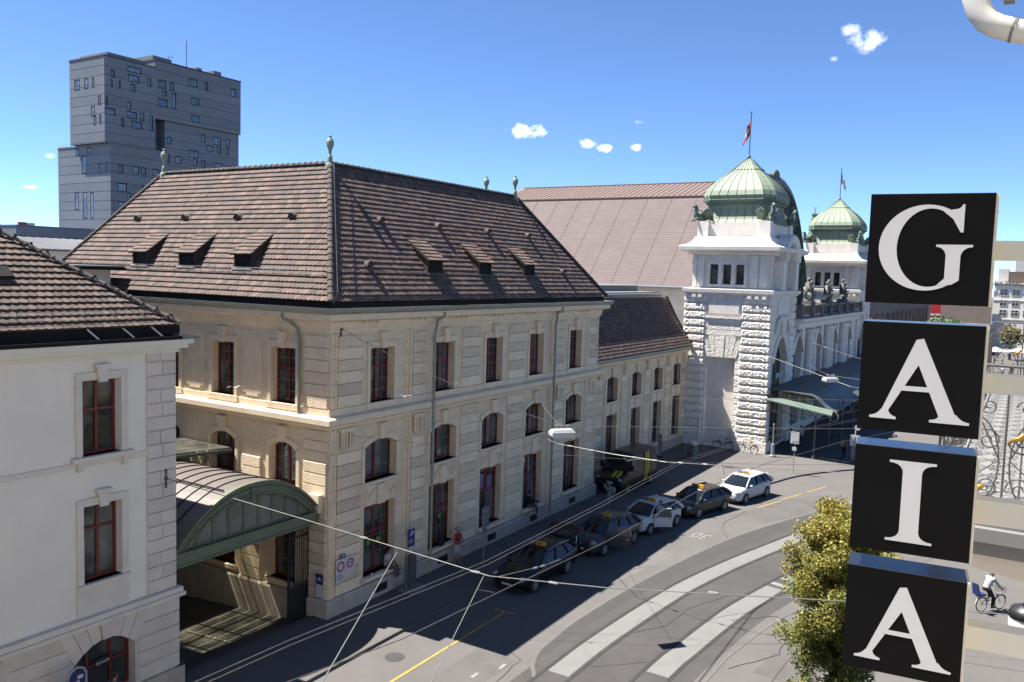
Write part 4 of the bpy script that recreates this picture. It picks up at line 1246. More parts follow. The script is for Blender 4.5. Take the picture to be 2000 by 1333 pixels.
# ================================================================== CONCOURSE HALL behind the towers
hall = thing('concourse_hall', 'vast concourse hall with dusty pink tiled roof and copper ridge behind the near tower', 'building', (66.7, 18, 0))
HY0, HY1 = 1.9, 32.0
HC = 66.85
hs = [(51.9, 13.1), (60.5, 22.25), (HC, 24.35)]
hs = hs+[(2*HC-x, z) for x, z in hs[::-1][1:]]
mb = MB(); mb.box(52.6, 2*HC-52.6, HY0, HY1, 0, 13.0); mb.box(2*HC-52.6-.0, 2*HC-52.5, HY0, HY1, 0, 12.9); mb.build('wall', 'white_stone', hall)
for k, ((xa, za), (xb, zb)) in enumerate(zip(hs[:-1], hs[1:])):
    mb = MB(); mb.prism([(xa, HY0, za), (xb, HY0, zb), (xb, HY0, zb-.25), (xa, HY0, za-.25)], (0, HY1-HY0, 0))
    o = mb.build('roof_slope', 'hall_tile' if k in (0, 3) else 'hall_copper', hall)
    if k in (1, 2):
        s = MB()
        for j in range(int((HY1-HY0)/.62)):
            y = HY0+.3+j*.62
            s.tube([(xa, y, za+.03), (xb, y, zb+.03)], .035, 4)
        s.tube([(xa, HY0, za+.04), (xa, HY1, za+.04)], .10, 5)
        s.build('standing_seams', 'hall_copper', o)
    if k == 0:
        tm = MB(); S = Vector((xb-xa, 0, zb-za)); L = S.length; S.normalize()
        n = int(L/.36); tl = int((HY1-HY0)/.8)
        for r in range(n):
            for j in range(tl):
                c = random.uniform(.965, 1.035); c = (c, c, c)
                y0 = HY0+j*.8; y1 = y0+.8
                a = Vector((xa, 0, za))+S*(r*.36); b = Vector((xa, 0, za))+S*(r*.36+.39)
                N = Vector((-S.z, 0, S.x))
                tm.poly([a+N*.02+Vector((0, y0, 0)), a+N*.02+Vector((0, y1, 0)), b+N*.008+Vector((0, y1, 0)), b+N*.008+Vector((0, y0, 0))], c)
                tm.poly([a+N*.02+Vector((0, y0, 0)), a+N*.02+Vector((0, y1, 0)), a+Vector((0, y1, 0)), a+Vector((0, y0, 0))], c)
        tag(tm.build('roof_tiles', 'hall_tile', o), kind='stuff')
        N = Vector((-S.z, 0, S.x)); s = MB()
        for j in range(1, 12):
            y = HY0+j*2.7; s.tube([Vector((xa, y, za))+N*.03, Vector((xb, y, zb))+N*.03], .012, 4)
        s.build('slope_seams', 'roof_tile_single', o)
mb = MB(); mb.prism([(x, HY1, z) for x, z in hs], (0, .3, 0)); mb.build('end_wall', 'hall_copper', hall)
mb = MB(); mb.prism([(51.9, HY0, 13.1), (51.6, HY0, 12.95), (51.6, HY0, 12.8), (52.6, HY0, 12.8)], (0, HY1-HY0, 0)); mb.build('gutter', 'zinc', hall)
# the curved gable of the entrance front with its crest of scrolls
def gab(t):  # t -1..1
    return (HC+t*14.6, 13.6+10.55*(1-abs(t)**2.6))
mb = MB()
rg = []
for k in range(25):
    x, z = gab(-1+2*k/24)
    rg.append([(x, .7, z+.25), (x, .6, z-.35), (x, 1.9, z-.35), (x, 1.9, z+.2)])
mb.loft(rg); gb = mb.build('gable_arch', 'verdigris_dark', hall)
for k in range(34):
    t = -.96+1.92*k/33; x, z = gab(t)
    m2 = MB(); m2.ball((0, 0, 0), .3, 7, 5); me = m2.data('crest_scroll', 'stone_dark', None, True) if k == 0 else me
    piece('crest_scroll', me, gb, (x, 1.1, z+.42), None, (1, .6, 1.2))
mb = MB(); x, z = gab(0)
mb.ball((x, 1.1, z+.7), .7, 10, 7, (1.5, .35, .9)); mb.build('crest', 'stone_dark', gb)
mb = MB(); pts = [(gab(-.95+1.9*k/24)[0], 1.2, gab(-.95+1.9*k/24)[1]-.5) for k in range(25)]
mb.poly(pts+[(HC+13.8, 1.2, 10), (HC-13.8, 1.2, 10)]); gl = mb.build('glazing', 'pane', hall)
mb = MB()
for k in range(17):
    t = -.94+1.88*k/16; x, z = gab(t); mb.tube([(x, 1.05, 10), (x, 1.05, z-.4)], .12 if k % 4 else .3, 5)
for z in (13, 15.5, 18, 20.5):
    tt = (max(0, 1-(z+.4-13.6)/10.55))**(1/2.6) if z > 13.2 else .93
    mb.tube([(HC-14.4*tt, 1.05, z), (HC+14.4*tt, 1.05, z)], .10, 5)
mb.build('glazing_frame', 'verdigris_dark', gl)
tur = thing('roof_turret', 'small green copper lantern turret beyond the gable, left of the farther dome', 'turret', (110, 6.4, 20))
mb = MB(); mb.box(109.2, 110.8, 5.6, 7.2, 12, 20); mb.build('base', 'white_stone', tur)
mb = MB(); mb.frus(108.9, 111.1, 5.3, 7.5, 20, 21.0, .35); mb.frus(109.3, 110.7, 5.7, 7.1, 21.0, 24.0, .4); mb.box(109.6, 110.4, 6.0, 6.8, 24, 24.2)
for sx in (-.35, .35): mb.tube([(110+sx, 6.4, 24.1), (110+sx, 6.4, 25.2)], .05, 4)
mb.build('spire', 'verdigris', tur)

# ================================================================== ENTRANCE ARCADE between the towers
arc = thing('entrance_arcade', 'shaded entrance arcade with tall arched windows and dark balustrade between the two towers', 'building', (66.8, -3.5, 0))
FC = Fac((0, -5.05, 0), (1, 0, 0), (0, -1, 0))
ac = [53.6, 61.65, 69.35, 77.3]
opC = [(c-1.75, c+1.75, 1.0, 9.0, 1.6) for c in ac]
mb = MB(); FC.wall(mb, 51.7, 82.0, -.2, 10.3, opC, .7); mb.box(51.7, 82, -4.3, .5, 9.6, 10.3); c_wall = mb.build('wall', 'white_stone', arc)
for op in opC: FC.window(arc, op, -.65, (.5,), (.33, .66), (6, 6), .12, frame='iron_grey', bar=.12)
for c in ac:
    mb = MB()
    for k in range(8):
        q0, q1 = -1+2*k/8, -1+2*(k+1)/8
        f = lambda q: 9.0-1.6*q*q
        FC.wedge(mb, [(c+q0*1.75, f(q0)), (c+q1*1.75, f(q1)), (c+q1*2.15, f(q1)+.45), (c+q0*2.15, f(q0)+.45)], 0, .2)
    FC.wedge(mb, [(c-.3, 9.0), (c+.3, 9.0), (c+.45, 10.1), (c-.45, 10.1)], .2, .45); mb.build('window_surround', 'white_stone_trim', arc)
for c in (57.6, 65.5, 73.3):
    for s in (-.75, .75):
        mb = MB(); mb.lathe([(.42, 1.0), (.36, 1.3), (.36, 8.9), (.5, 9.2), (.5, 9.5)], (c+s, -5.35, 0), 10); mb.build('column', 'white_stone_trim', arc)
    lay_stones(FC, c_wall, c-1.9, c-1.25, 1.0, 9.4, .6, .07, (('white_stone_rough', 0.015),))
    lay_stones(FC, c_wall, c+1.25, c+1.9, 1.0, 9.4, .6, .07, (('white_stone_rough', 0.015),))
mb = MB(); mb.prism([(51.75, -5.05-d, z) for d, z in [(0, 9.6), (.45, 9.65), (.5, 10.1), (.85, 10.3), (.9, 10.55), (0, 10.6)]], (30.2, 0, 0)); mb.build('cornice', 'white_stone_trim', arc)
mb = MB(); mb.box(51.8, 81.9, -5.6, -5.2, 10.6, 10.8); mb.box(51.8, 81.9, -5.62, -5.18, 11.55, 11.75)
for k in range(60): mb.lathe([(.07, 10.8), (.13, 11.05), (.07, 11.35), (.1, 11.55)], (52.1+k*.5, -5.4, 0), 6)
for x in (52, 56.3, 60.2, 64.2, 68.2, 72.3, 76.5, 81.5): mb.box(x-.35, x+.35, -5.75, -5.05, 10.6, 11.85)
mb.build('balustrade', 'stone_dark', arc)
def statue(x, label, k):
    s = thing('statue', label, 'statue', (x, -5.2, 11.75), 0, 'dark statues on the arcade balustrade')
    mb = MB()
    rnd = random.Random(k)
    mb.box(x-.9, x+.9, -5.6, -4.8, 11.75, 12.1); mb.build('base', 'stone_dark', s)
    mb = MB()
    for dx, h in ((-.45, 2.2), (.5, 1.9)) if k != 1 else ((-.3, 1.9), (.35, 2.1)):
        cx = x+dx
        mb.tube([(cx-.25, -5.35, 12.1), (cx-.22, -5.6, 12.6), (cx-.1, -5.2, 12.75)], [.16, .17, .2], 6)
        mb.tube([(cx+.25, -5.3, 12.1), (cx+.22, -5.5, 12.55), (cx+.1, -5.2, 12.75)], [.16, .17, .2], 6)
        mb.tube([(cx, -5.2, 12.65), (cx, -5.15, 13.0), (cx+.03, -5.2, 12.0+h-.55), (cx+.02, -5.22, 12+h-.35)], [.3, .26, .3, .1], 8)
        mb.ball((cx+.02, -5.25, 12+h-.15), .19, 8, 6)
        for sg in (-1, 1): mb.tube([(cx+sg*.28, -5.2, 12+h-.62), (cx+sg*.5, -5.35, 12+h-.95), (cx+sg*(.45+.2*rnd.random()), -5.6, 12+h-.8-.4*rnd.random())], [.12, .1, .08], 6)
    mb.build('figure', 'stone_dark', s, True)
statue(56.4, 'nearest dark stone figure group on the arcade balustrade', 0)
statue(64.3, 'middle dark stone figure group on the arcade balustrade', 1)
statue(72.4, 'farthest dark stone figure group on the arcade balustrade', 2)
# ------------------------------------------------------------------ entrance canopy
can = thing('entrance_canopy', 'long dark green sheet-metal canopy with iron trusses in front of the station entrance', 'canopy', (66, -8, 0))
cp = [(-5.3, 5.25), (-7.2, 5.2), (-8.6, 5.1), (-9.1, 4.85), (-9.6, 4.35), (-10.1, 4.05), (-10.45, 3.95)]
mb = MB()
for (ya, za), (yb, zb) in zip(cp[:-1], cp[1:]):
    mb.hexa([(43.5, ya, za-.06), (92, ya, za-.06), (92, yb, zb-.06), (43.5, yb, zb-.06), (43.5, ya, za), (92, ya, za), (92, yb, zb), (43.5, yb, zb)])
mb.build('roof_sheet', 'canopy_sheet', can)
mb = MB()
mb.hexa([(43.0, -5.2, 4.42), (43.5, -5.2, 4.7), (43.5, -10.3, 4.0), (42.7, -10.35, 3.72), (43.0, -5.2, 4.5), (43.5, -5.2, 4.78), (43.5, -10.3, 4.08), (42.7, -10.35, 3.8)])
mb.build('side_flap', 'verdigris_dark', can)
for xt in (43.6, 49.0, 54.5, 60, 66, 72, 78, 84):
    mb = MB()
    mb.tube([(xt, -5.2, 4.4), (xt, -10.2, 3.85)], .05, 5); mb.tube([(xt, -5.2, 3.5), (xt, -8.8, 3.5), (xt, -10.2, 3.85)], .045, 5)
    ys = [-5.2-.72*k for k in range(7)]
    for k, y in enumerate(ys[:-1]):
        zt = 4.4-.55*(-5.2-y)/5; zt2 = 4.4-.55*(-5.2-ys[k+1])/5
        mb.tube([(xt, y, zt), (xt, ys[k+1], 3.5 if ys[k+1] > -8.9 else zt2)], .03, 4)
        if y > -8.9: mb.tube([(xt, y, zt), (xt, y, 3.5)], .03, 4)
    mb.tube([(xt, -10.35+.33*math.cos(a), 3.6+.33*math.sin(a)) for a in [k*math.pi/8 for k in range(17)]], .035, 5)
    mb.build('truss', 'gutter_copper', can)
    mb = MB(); mb.lathe([(.16, 0), (.14, .3), (.08, .4), (.08, 3.5)], (xt+.1, -9.0, PZ), 8); mb.build('column', 'iron_grey', can)
for x in (46, 58, 70, 82):
    mb = MB()
    mb.tube([(x+1.0*math.cos(a), -10.4, 4.05+.8*math.sin(a)) for a in [math.pi*k/10 for k in range(11)]], .07, 5)
    mb.build('fascia_arch', 'iron_grey', can)
mb = text_mb('SBB CFF', .62, .02); place(mb, FT.p(46.4, .25, 6.1), (1, 0, 0), (0, 0, 1), (0, -1, 0))
tag(mb.build('station_lettering', 'sign_white'), 'white letters standing in the arched window of the near tower', 'lettering')

# ================================================================== HOUSE ON THE LEFT (white render, tan quoins)
BX, BY = -6.72, 0.19
left = thing('corner_house', 'white rendered house with tan quoins and red windows, cut by the left edge', 'building', (-14, 6, 0))
FH = Fac((0, BY, 0), (1, 0, 0), (0, -1, 0))
FH2 = Fac((BX, 0, 0), (0, 1, 0), (1, 0, 0))
XL, YB = -26.0, 10.5
wc = [-24.6, -20.9, -17.1, -13.2, -9.18]
opH = []
for c in wc: opH += [(c-.60, c+.60, 4.40, 6.68, 0), (c-.60, c+.60, 8.17, 10.36, 0)]
opH0 = [(c-.98, c+.98, .8, 2.62, .5) for c in wc]
mb = MB(); FH.wall(mb, XL, BX, 3.2, 11.3, opH, .34)
FH2.wall(mb, BY, YB, 3.2, 11.3, [], .3)
mb.box(XL-.1, XL, BY, YB, -.1, 11.3); mb.box(XL, BX, YB, YB+.1, -1.5, 11.3)
mb.build('rendered_wall', 'stucco', left)
mb = MB(); FH.wall(mb, XL, BX, -.2, 3.2, opH0, .4, .10); FH2.wall(mb, BY, YB, -1.8, 3.2, [], .3, .10)
h_wall = mb.build('ground_floor_wall', 'tan_stone', left)
for i, c in enumerate(wc):
    for j in (0, 1):
        o = FH.window(left, opH[2*i+j], -.32, (.60 if j else .68,), (.5,) , None, .075, bar=.085, pane='pane' if j else 'pane_lit' if False else 'pane')
    FH.window(left, opH0[i], -.30, (.52,), (.3, .68), None, .07, bar=.07)
# lettered shop sign inside the arched window
mb = MB(); FH.box(mb, -9.32, -8.86, -.22, -.2, 1.62, 1.9); sg = tag(mb.build('shop_sign', 'iron_black'), 'small black sign with white lettering in the arched red window', 'sign')
mb = text_mb('Selecta', .15, .003); place(mb, FH.p(-9.09, -.195, 1.76), (1, 0, .08), (0, 0, 1), (0, -1, 0)); mb.build('lettering', 'sign_white', sg)
# quoins
TS = ('tan_stone', 0)
n = 18; h = (11.2-3.42)/n
for k in range(n):
    z = 3.42+k*h; split = k % 3
    if split == 0:
        fpiece(FH, 'quoin_stone', STONE(1.03, h-.02, .06, TS), h_wall, BX-1.0, BX+.03, z)
    else:
        w = .55 if split == 1 else .48
        fpiece(FH, 'quoin_stone', STONE(w-.012, h-.02, .06, TS), h_wall, BX-1.0, BX-1.0+w-.012, z)
        fpiece(FH, 'quoin_stone', STONE(1.03-w, h-.02, .06, TS), h_wall, BX-1.0+w, BX+.03, z)
    fpiece(FH2, 'quoin_stone', STONE(.8, h-.02, .05, TS), h_wall, BY+.0, BY+.8, z)
# rusticated ground floor: long stones round the arched windows
for r in range(5):
    z = .82+r*.46
    zz = [(XL, wc[0]-1.05)]+[(wc[i]+1.05, wc[i+1]-1.05) for i in range(4)]+[(wc[4]+1.05, BX+.1)]
    for a, b in zz:
        m = max(1, round((b-a)/1.3)); w = (b-a)/m
        for k in range(m):
            if b < -12.5 and r > 4: continue
            fpiece(FH, 'ashlar_stone', STONE(w-.025, .435, .05, TS), h_wall, a+k*w, a+k*w+w-.025, z, .10)
for c in wc:
    for k in range(7):
        t0, t1 = -1+2*k/7, -1+2*(k+1)/7
        f = lambda q: 2.63-.5*q*q
        mb = MB(); e = .02
        FH.wedge(mb, [(c+t0*1.0+e*.5, f(t0)), (c+t1*1.0-e*.5, f(t1)), (c+t1*1.45-e*.5, 3.10), (c+t0*1.45+e*.5, 3.10)], .10, .16+(.05 if k == 3 else 0)); mb.build('voussoir', 'tan_stone', left)
# trim
mb = MB(); FH.box(mb, XL, BX+.2, 0, .30, 3.14, 3.26); FH.box(mb, XL, BX+.16, 0, .22, 3.26, 3.42); FH2.box(mb, BY, YB, 0, .28, 3.14, 3.26); mb.build('string_course', 'house_trim', left)
mb = MB(); FH.box(mb, XL, BX-1.0, 0, .045, 7.86, 8.02); mb.build('sill_band', 'house_trim', left)
mb = MB(); FH.box(mb, XL, BX+.2, .05, .24, -.2, .78); FH2.box(mb, BY-.2, YB, .05, .22, -2, .78); mb.build('plinth', 'plinth_stone', left)
for c in wc:
    for z0, z1 in ((4.40, 6.68), (8.17, 10.36)):
        mb = MB(); t = .20
        FH.box(mb, c-.60-t, c-.60, 0, .06, z0-.0, z1+.02); FH.box(mb, c+.60, c+.60+t, 0, .06, z0, z1+.02)
        FH.box(mb, c-.60-t, c+.60+t, 0, .062, z1+.02, z1+.24)
        FH.wedge(mb, [(c-.13, z1-.05), (c+.13, z1-.05), (c+.19, z1+.42), (c-.19, z1+.42)], .062, .15); FH.box(mb, c-.24, c+.24, .0, .17, z1+.40, z1+.47)
        if z0 > 8:
            FH.box(mb, c-.95, c+.95, -.3, .18, z0-.14, z0); FH.box(mb, c-.78, c-.62, 0, .12, z0-.42, z0-.14); FH.box(mb, c+.62, c+.78, 0, .12, z0-.42, z0-.14)
        else:
            FH.box(mb, c-.82, c+.82, -.3, .15, z0-.12, z0); FH.box(mb, c-.82, c+.82, 0, .05, 3.42, z0-.12)
        mb.build('window_surround', 'house_trim', left)
mb = MB()
for f_, a, b in ((FH, XL, BX+.42),):
    f_.box(mb, a, BX+.1, 0, .12, 11.02, 11.16); f_.box(mb, a, BX+.30, 0, .30, 11.16, 11.30); f_.box(mb, a, BX+.42, 0, .42, 11.30, 11.44)
FH2.box(mb, BY-.105, YB, 0, .085, 11.022, 11.158); FH2.box(mb, BY-.285, YB, 0, .285, 11.162, 11.298); FH2.box(mb, BY-.405, YB, 0, .405, 11.302, 11.438)
mb.build('cornice', 'cream_paint', left)
mb = MB(); mb.prism([(XL, BY-d, z) for d, z in [(.05, 11.445), (.46, 11.445), (.5, 11.5), (.5, 11.56), (.465, 11.56), (.445, 11.49), (.02, 11.48), (.0, 11.87), (-.08, 11.87), (-.08, 11.445)]], (BX+.2-XL, 0, 0)); mb.build('gutter', 'sheet_dark', left)
mb = MB(); mb.hexa([(BX-.05, BY-.5, 11.45), (BX+.55, BY-.5, 11.45), (BX+.55, YB, 11.45), (BX-.05, YB, 11.45), (BX-.05, BY-.5, 11.62), (BX+.6, BY-.52, 11.5), (BX+.6, YB, 11.5), (BX-.05, YB, 11.62)]); mb.build('verge_flashing', 'zinc', left)
for x in (-9.55, -8.45, -7.5):
    mb = MB(); mb.hexa([(x, BY-.47, 11.57), (x+.05, BY-.47, 11.57), (x-.1, BY-.15, 11.83), (x-.15, BY-.15, 11.83), (x, BY-.47, 11.59), (x+.05, BY-.47, 11.59), (x-.1, BY-.15, 11.86), (x-.15, BY-.15, 11.86)]); mb.build('gutter_strap', 'zinc', left)
# roof: big tiles near the camera, each tile a piece of its own
e0 = Vector((BX+.10, BY-.10, 11.86)); pit = .75
roof_h = 4.2
top = Vector((e0.x-roof_h/pit, e0.y+roof_h/pit, e0.z+roof_h))
mb = MB()
mb.poly([(XL, e0.y, e0.z), e0, top, (XL, top.y, top.z)])
mb.poly([e0, (e0.x, YB+.3, e0.z), (top.x, YB+.3, top.z), top])
l_roof = mb.build('roof', 'roof_under', left)
S = Vector((0, 1, pit)).normalized(); N = Vector((0, -pit, 1)).normalized(); U = Vector((1, 0, 0))
def beaver(w, L, h, k):
    m = MB()
    j = .012*math.sin(k*2.1)
    A, B = (0, L*.16, h+.0), (w, L*.16, h+.0)
    c = [(w*.18, L*.05, h+j), (w*.36, 0, h+.012), (w*.64, 0, h+.012), (w*.82, L*.05, h-j)]
    m.poly([A]+c+[B, (w, L*1.1, .002), (0, L*1.1, .002)])
    pts = [A]+c+[B]
    for x, y in zip(pts[:-1], pts[1:]): m.poly([x, y, (y[0], y[1], y[2]-.018), (x[0], x[1], x[2]-.018)])
    return m.data('roof_tile', 'roof_tile_single')
TL, TW = .285, .24
bv = [beaver(TW-.006, TL, .052, k) for k in range(5)]
q = basis(U, S, N)
slope = (top-e0).dot(S)
rows = int(roof_h/pit*math.sqrt(1+pit*pit)/TL)
cnt = 0
rest = MB()
for r in range(rows):
    s = r*TL
    xe = e0.x-s/math.sqrt(1+pit*pit)-.12
    k = 0
    while True:
        x = xe-(k+1)*TW-(r % 2)*TW*.5
        if x < -17: break
        base = Vector((x, e0.y, e0.z))+S*s
        if x > -12.2 and cnt < 290:
            piece('roof_tile', bv[random.randrange(5)], l_roof, base, q); cnt += 1
        else:
            c = tint_tile()
            rest.poly([base+N*.05, base+U*TW+N*.05, base+U*TW+S*TL*1.1, base+S*TL*1.1], c)
            rest.poly([base+N*.05, base+U*TW+N*.05, base+U*TW+N*.01, base+N*.01], c)
        k += 1
    if r % 2:                                                 # half tile at the hip
        base = Vector((xe-TW*.5, e0.y, e0.z))+S*s
        piece('roof_tile', bv[0], l_roof, base, q, (.5, 1, 1)) if cnt < 290 else None; cnt += 1
tag(rest.build('roof_tiles', 'roof_tile', l_roof), kind='stuff')
rm2 = ridge_mesh(.115, .40, 'ridge_clay')
ridge_run(l_roof, e0+Vector((0, 0, .02)), top+Vector((0, 0, .02)), rm2, .40, .02)
for k in range(18):
    p = e0+(top-e0)*((k+.5)/18); mb = MB() if k == 0 else None
    if k == 0: mb.box(-.025, .025, -.04, .04, .08, .19); cl = mb.data('ridge_clip', 'iron_black')
    piece('ridge_clip', cl, l_roof, p+Vector((0, 0, .05)))
mb = MB(); y, z = e0.y+.36, e0.z+.36*pit+.12
for dz in (0, .10): mb.tube([(XL, y-.05, z+dz), (BX-.55, y-.05, z+dz)], .010, 4)
for k in range(12): mb.tube([(BX-.9-k*.95, y+.12, z-.05), (BX-.9-k*.95, y-.05, z-.03), (BX-.9-k*.95, y-.05, z+.15)], .012, 4)
mb.build('snow_guard', 'iron_grey', l_roof)
ch = thing('chimney_pot', 'short dark metal flue behind the hip of the left roof', 'flue', (-7.2, 3.0, 11.5))
mb = MB(); mb.box(-7.33, -7.07, 2.87, 3.13, 11.4, 12.95); mb.build('flue', 'sheet_dark', ch)
mb = MB(); mb.box(-7.37, -7.03, 2.83, 3.17, 12.95, 13.0); mb.build('flue_cap', 'zinc', ch)
sk = MB(); sk.prism([Vector((-11.9, 0, 0))+Vector((0, e0.y, e0.z))+S*2.2+N*.08, Vector((-10.75, 0, 0))+Vector((0, e0.y, e0.z))+S*2.2+N*.08, Vector((-10.75, 0, 0))+Vector((0, e0.y, e0.z))+S*2.7+N*.06, Vector((-11.9, 0, 0))+Vector((0, e0.y, e0.z))+S*2.7+N*.06], N*.08)
sk.build('skylight', 'sheet_dark', l_roof)

# ================================================================== COURT CANOPY (green arched front, copper vault)
ac_ = thing('court_canopy', 'green painted arched canopy with frosted panes spanning the court between the two houses', 'canopy', (-3.3, 3, 0))
CY = 0.48
xa, xb = -6.62, -.02
def az(x, lift=0):
    t = (x-xa)/(xb-xa)*2-1
    return 4.35+lift+1.72*(1-abs(t)**2.25)
def arch_band(mb, l0, l1, y0, y1, n=22):
    rg = []
    for k in range(n+1):
        x = xa+(xb-xa)*k/n
        rg.append([(x, y0, az(x, l0)), (x, y0, az(x, l1)), (x, y1, az(x, l1)), (x, y1, az(x, l0))])
    mb.loft(rg)
mb = MB(); arch_band(mb, -.42, .02, CY-.04, CY+.10); af = mb.build('arch_front', 'green_paint', ac_)
mb = MB(); arch_band(mb, -.06, .06, CY-.16, CY-.04); arch_band(mb, -.24, -.17, CY-.09, CY-.04); arch_band(mb, -.44, -.38, CY-.09, CY-.04); mb.build('moulding', 'green_paint', af)
mb = MB(); mb.box(xa, xb, CY-.06, CY+.12, 3.90, 4.02); mb.box(xa, xb, CY-.10, CY-.06, 3.86, 3.93); mb.box(xa, xb, CY-.12, CY+.1, 4.02, 4.30); mb.box(xa, xb, CY-.17, CY+.1, 4.30, 4.36); mb.build('tie_beam', 'green_paint', ac_)
npan = 9
for k in range(npan):
    x0 = xa+.35+(xb-xa-.7)*k/npan; x1 = xa+.35+(xb-xa-.7)*(k+1)/npan
    z0, zt0, zt1 = 4.36, az(x0, -.42), az(x1, -.42)
    if max(zt0, zt1) < z0+.08: continue
    zt0 = max(zt0, z0+.05); zt1 = max(zt1, z0+.05)
    mb = MB(); mb.poly([(x0, CY+.03, z0), (x1, CY+.03, z0), (x1, CY+.03, zt1), (x0, CY+.03, zt0)]); pn = mb.build('pane', 'pane_frosted', ac_)
    mb = MB()
    def bar(p, q_): mb.tube([p, q_], .028, 5)
    i = .05
    pts = [(x0+i+.06, z0+i), (x1-i-.06, z0+i), (x1-i, z0+i+.06), (x1-i, zt1-i-.08), (x1-i-.06, zt1-i-.03), (x0+i+.06, zt0-i-.03), (x0+i, zt0-i-.08), (x0+i, z0+i+.06)]
    for (a1, b1), (a2, b2) in zip(pts, pts[1:]+pts[:1]): bar((a1, CY+.01, b1), (a2, CY+.01, b2))
    mb.box(x1-.03, x1+.03, CY-.02, CY+.06, z0, zt1)
    mb.build('pane_frame', 'green_paint', pn)
mb = MB(); mb.box(-3.42, -3.34, CY-.12, CY-.04, az(-3.38, -.62), az(-3.38, -.1)); mb.build('finial_rod', 'green_paint', ac_)
# vault sheets with welts
rg = []
NV = 22
ys = [CY+.1+.62*k for k in range(9)]
mb = MB()
for k in range(NV):
    x0 = xa+(xb-xa)*k/NV; x1 = xa+(xb-xa)*(k+1)/NV
    mb.poly([(x0, CY+.05, az(x0, .0)), (x1, CY+.05, az(x1, .0)), (x1, ys[-1], az(x1, .0)), (x0, ys[-1], az(x0, .0))])
vt = mb.build('vault', 'vault_copper', ac_)
mb = MB()
for y in ys[1:]: mb.tube([(xa+(xb-xa)*k/NV, y, az(xa+(xb-xa)*k/NV, .02)) for k in range(NV+1)], .022, 4)
mb.build('welts', 'sheet_dark', vt)
mb = MB(); mb.tube([(-4.4, CY+.2, az(-4.4, .06)), (-4.4, 5.3, az(-4.4, .06))], .03, 5); mb.build('ridge_cable', 'sheet_dark', vt)
# corner console carrying the arch, on the wing
mb = MB(); mb.box(-.34, .0, CY-.3, CY+.25, 4.7, 5.02); mb.box(-.26, .0, CY-.24, CY+.2, 4.3, 4.7); mb.build('console_block', 'limestone_trim', ac_)
# second glass roof further back in the court
gr = thing('glass_roof', 'sloping glass roof with steel beams behind the arched canopy in the court', 'canopy', (-3.5, 10, 6))
for k in range(8):
    y0 = 5.5+k*.62
    mb = MB(); mb.hexa([(-6.6, y0, 6.55), (-.1, y0, 6.15), (-.1, y0+.58, 6.15), (-6.6, y0+.58, 6.55), (-6.6, y0, 6.57), (-.1, y0, 6.17), (-.1, y0+.58, 6.17), (-6.6, y0+.58, 6.57)]); mb.build('glass_sheet', 'roof_glass', gr)
for y in (5.46, 7.3, 9.2, 10.5):
    mb = MB(); mb.tube([(-6.6, y, 6.45), (-.1, y, 6.05)], .07, 6); mb.build('beam', 'iron_grey', gr)
for x in (-5.0, -3.4, -1.8):
    mb = MB(); mb.tube([(x, 5.4, 6.5-.0615*(x+6.6)), (x, 10.5, 6.5-.0615*(x+6.6))], .05, 5); mb.build('purlin', 'iron_grey', gr)
mb = MB(); mb.tube([(-6.6, 9.2, 5.3), (-4.6, 9.2, 6.2)], .05, 5); mb.build('brace', 'iron_grey', gr)
mb = MB(); mb.box(-6.6, -1.9, 10.75, 10.95, -1.5, 6.4); mb.build('rear_screen', 'window_red', gr)
# wrought iron gate leaf folded against the wing
gt = thing('iron_gate', 'black wrought-iron gate leaf standing open against the wing under the canopy', 'gate', (-.7, .95, 0))
mb = MB(); mb.box(-1.15, -1.09, .92, .98, -.1, 3.5); mb.box(-.10, -.04, .92, .98, -.1, 3.5); mb.box(-1.15, -.04, .93, .97, 3.3, 3.37); mb.box(-1.15, -.04, .93, .97, 1.35, 1.42); mb.box(-1.15, -.04, .93, .97, .0, .07); mb.build('gate_frame', 'iron_black', gt)
for k in range(9):
    mb = MB(); x = -1.04+k*.118; mb.tube([(x, .95, .0), (x, .95, 3.6)], .018, 5); mb.lathe([(.03, 3.6), (.0, 3.75)], (x, .95, 0), 5); mb.build('bar', 'iron_black', gt)
mb = MB(); mb.box(-1.1, -.1, .945, .955, .07, 1.3); mb.build('gate_panel', 'iron_black', gt)
# low house and flat roofs seen beyond the court
for x0, x1, y0, y1, z1, lab, m_ in ((-10.5, -.58, 13.1, 19, 13.42, 'cream rear house with flat dark roof edge between the left roof and the wing', 'cream_paint'),):
    h_ = thing('rear_house', lab, 'building', ((x0+x1)/2, (y0+y1)/2, 0))
    mb = MB(); mb.box(x0, x1, y0, y1, -1, z1); mb.build('wall', m_, h_)
    mb = MB(); mb.box(x0-.3, x1+.5, y0-.4, y1+.3, z1, z1+.12); mb.build('roof', 'sheet_dark', h_)
    mb = MB(); mb.box(x0-.25, x1+.45, y0-.35, y1+.25, z1+.12, z1+.18); mb.build('roof_gravel', 'roof_concrete', h_)

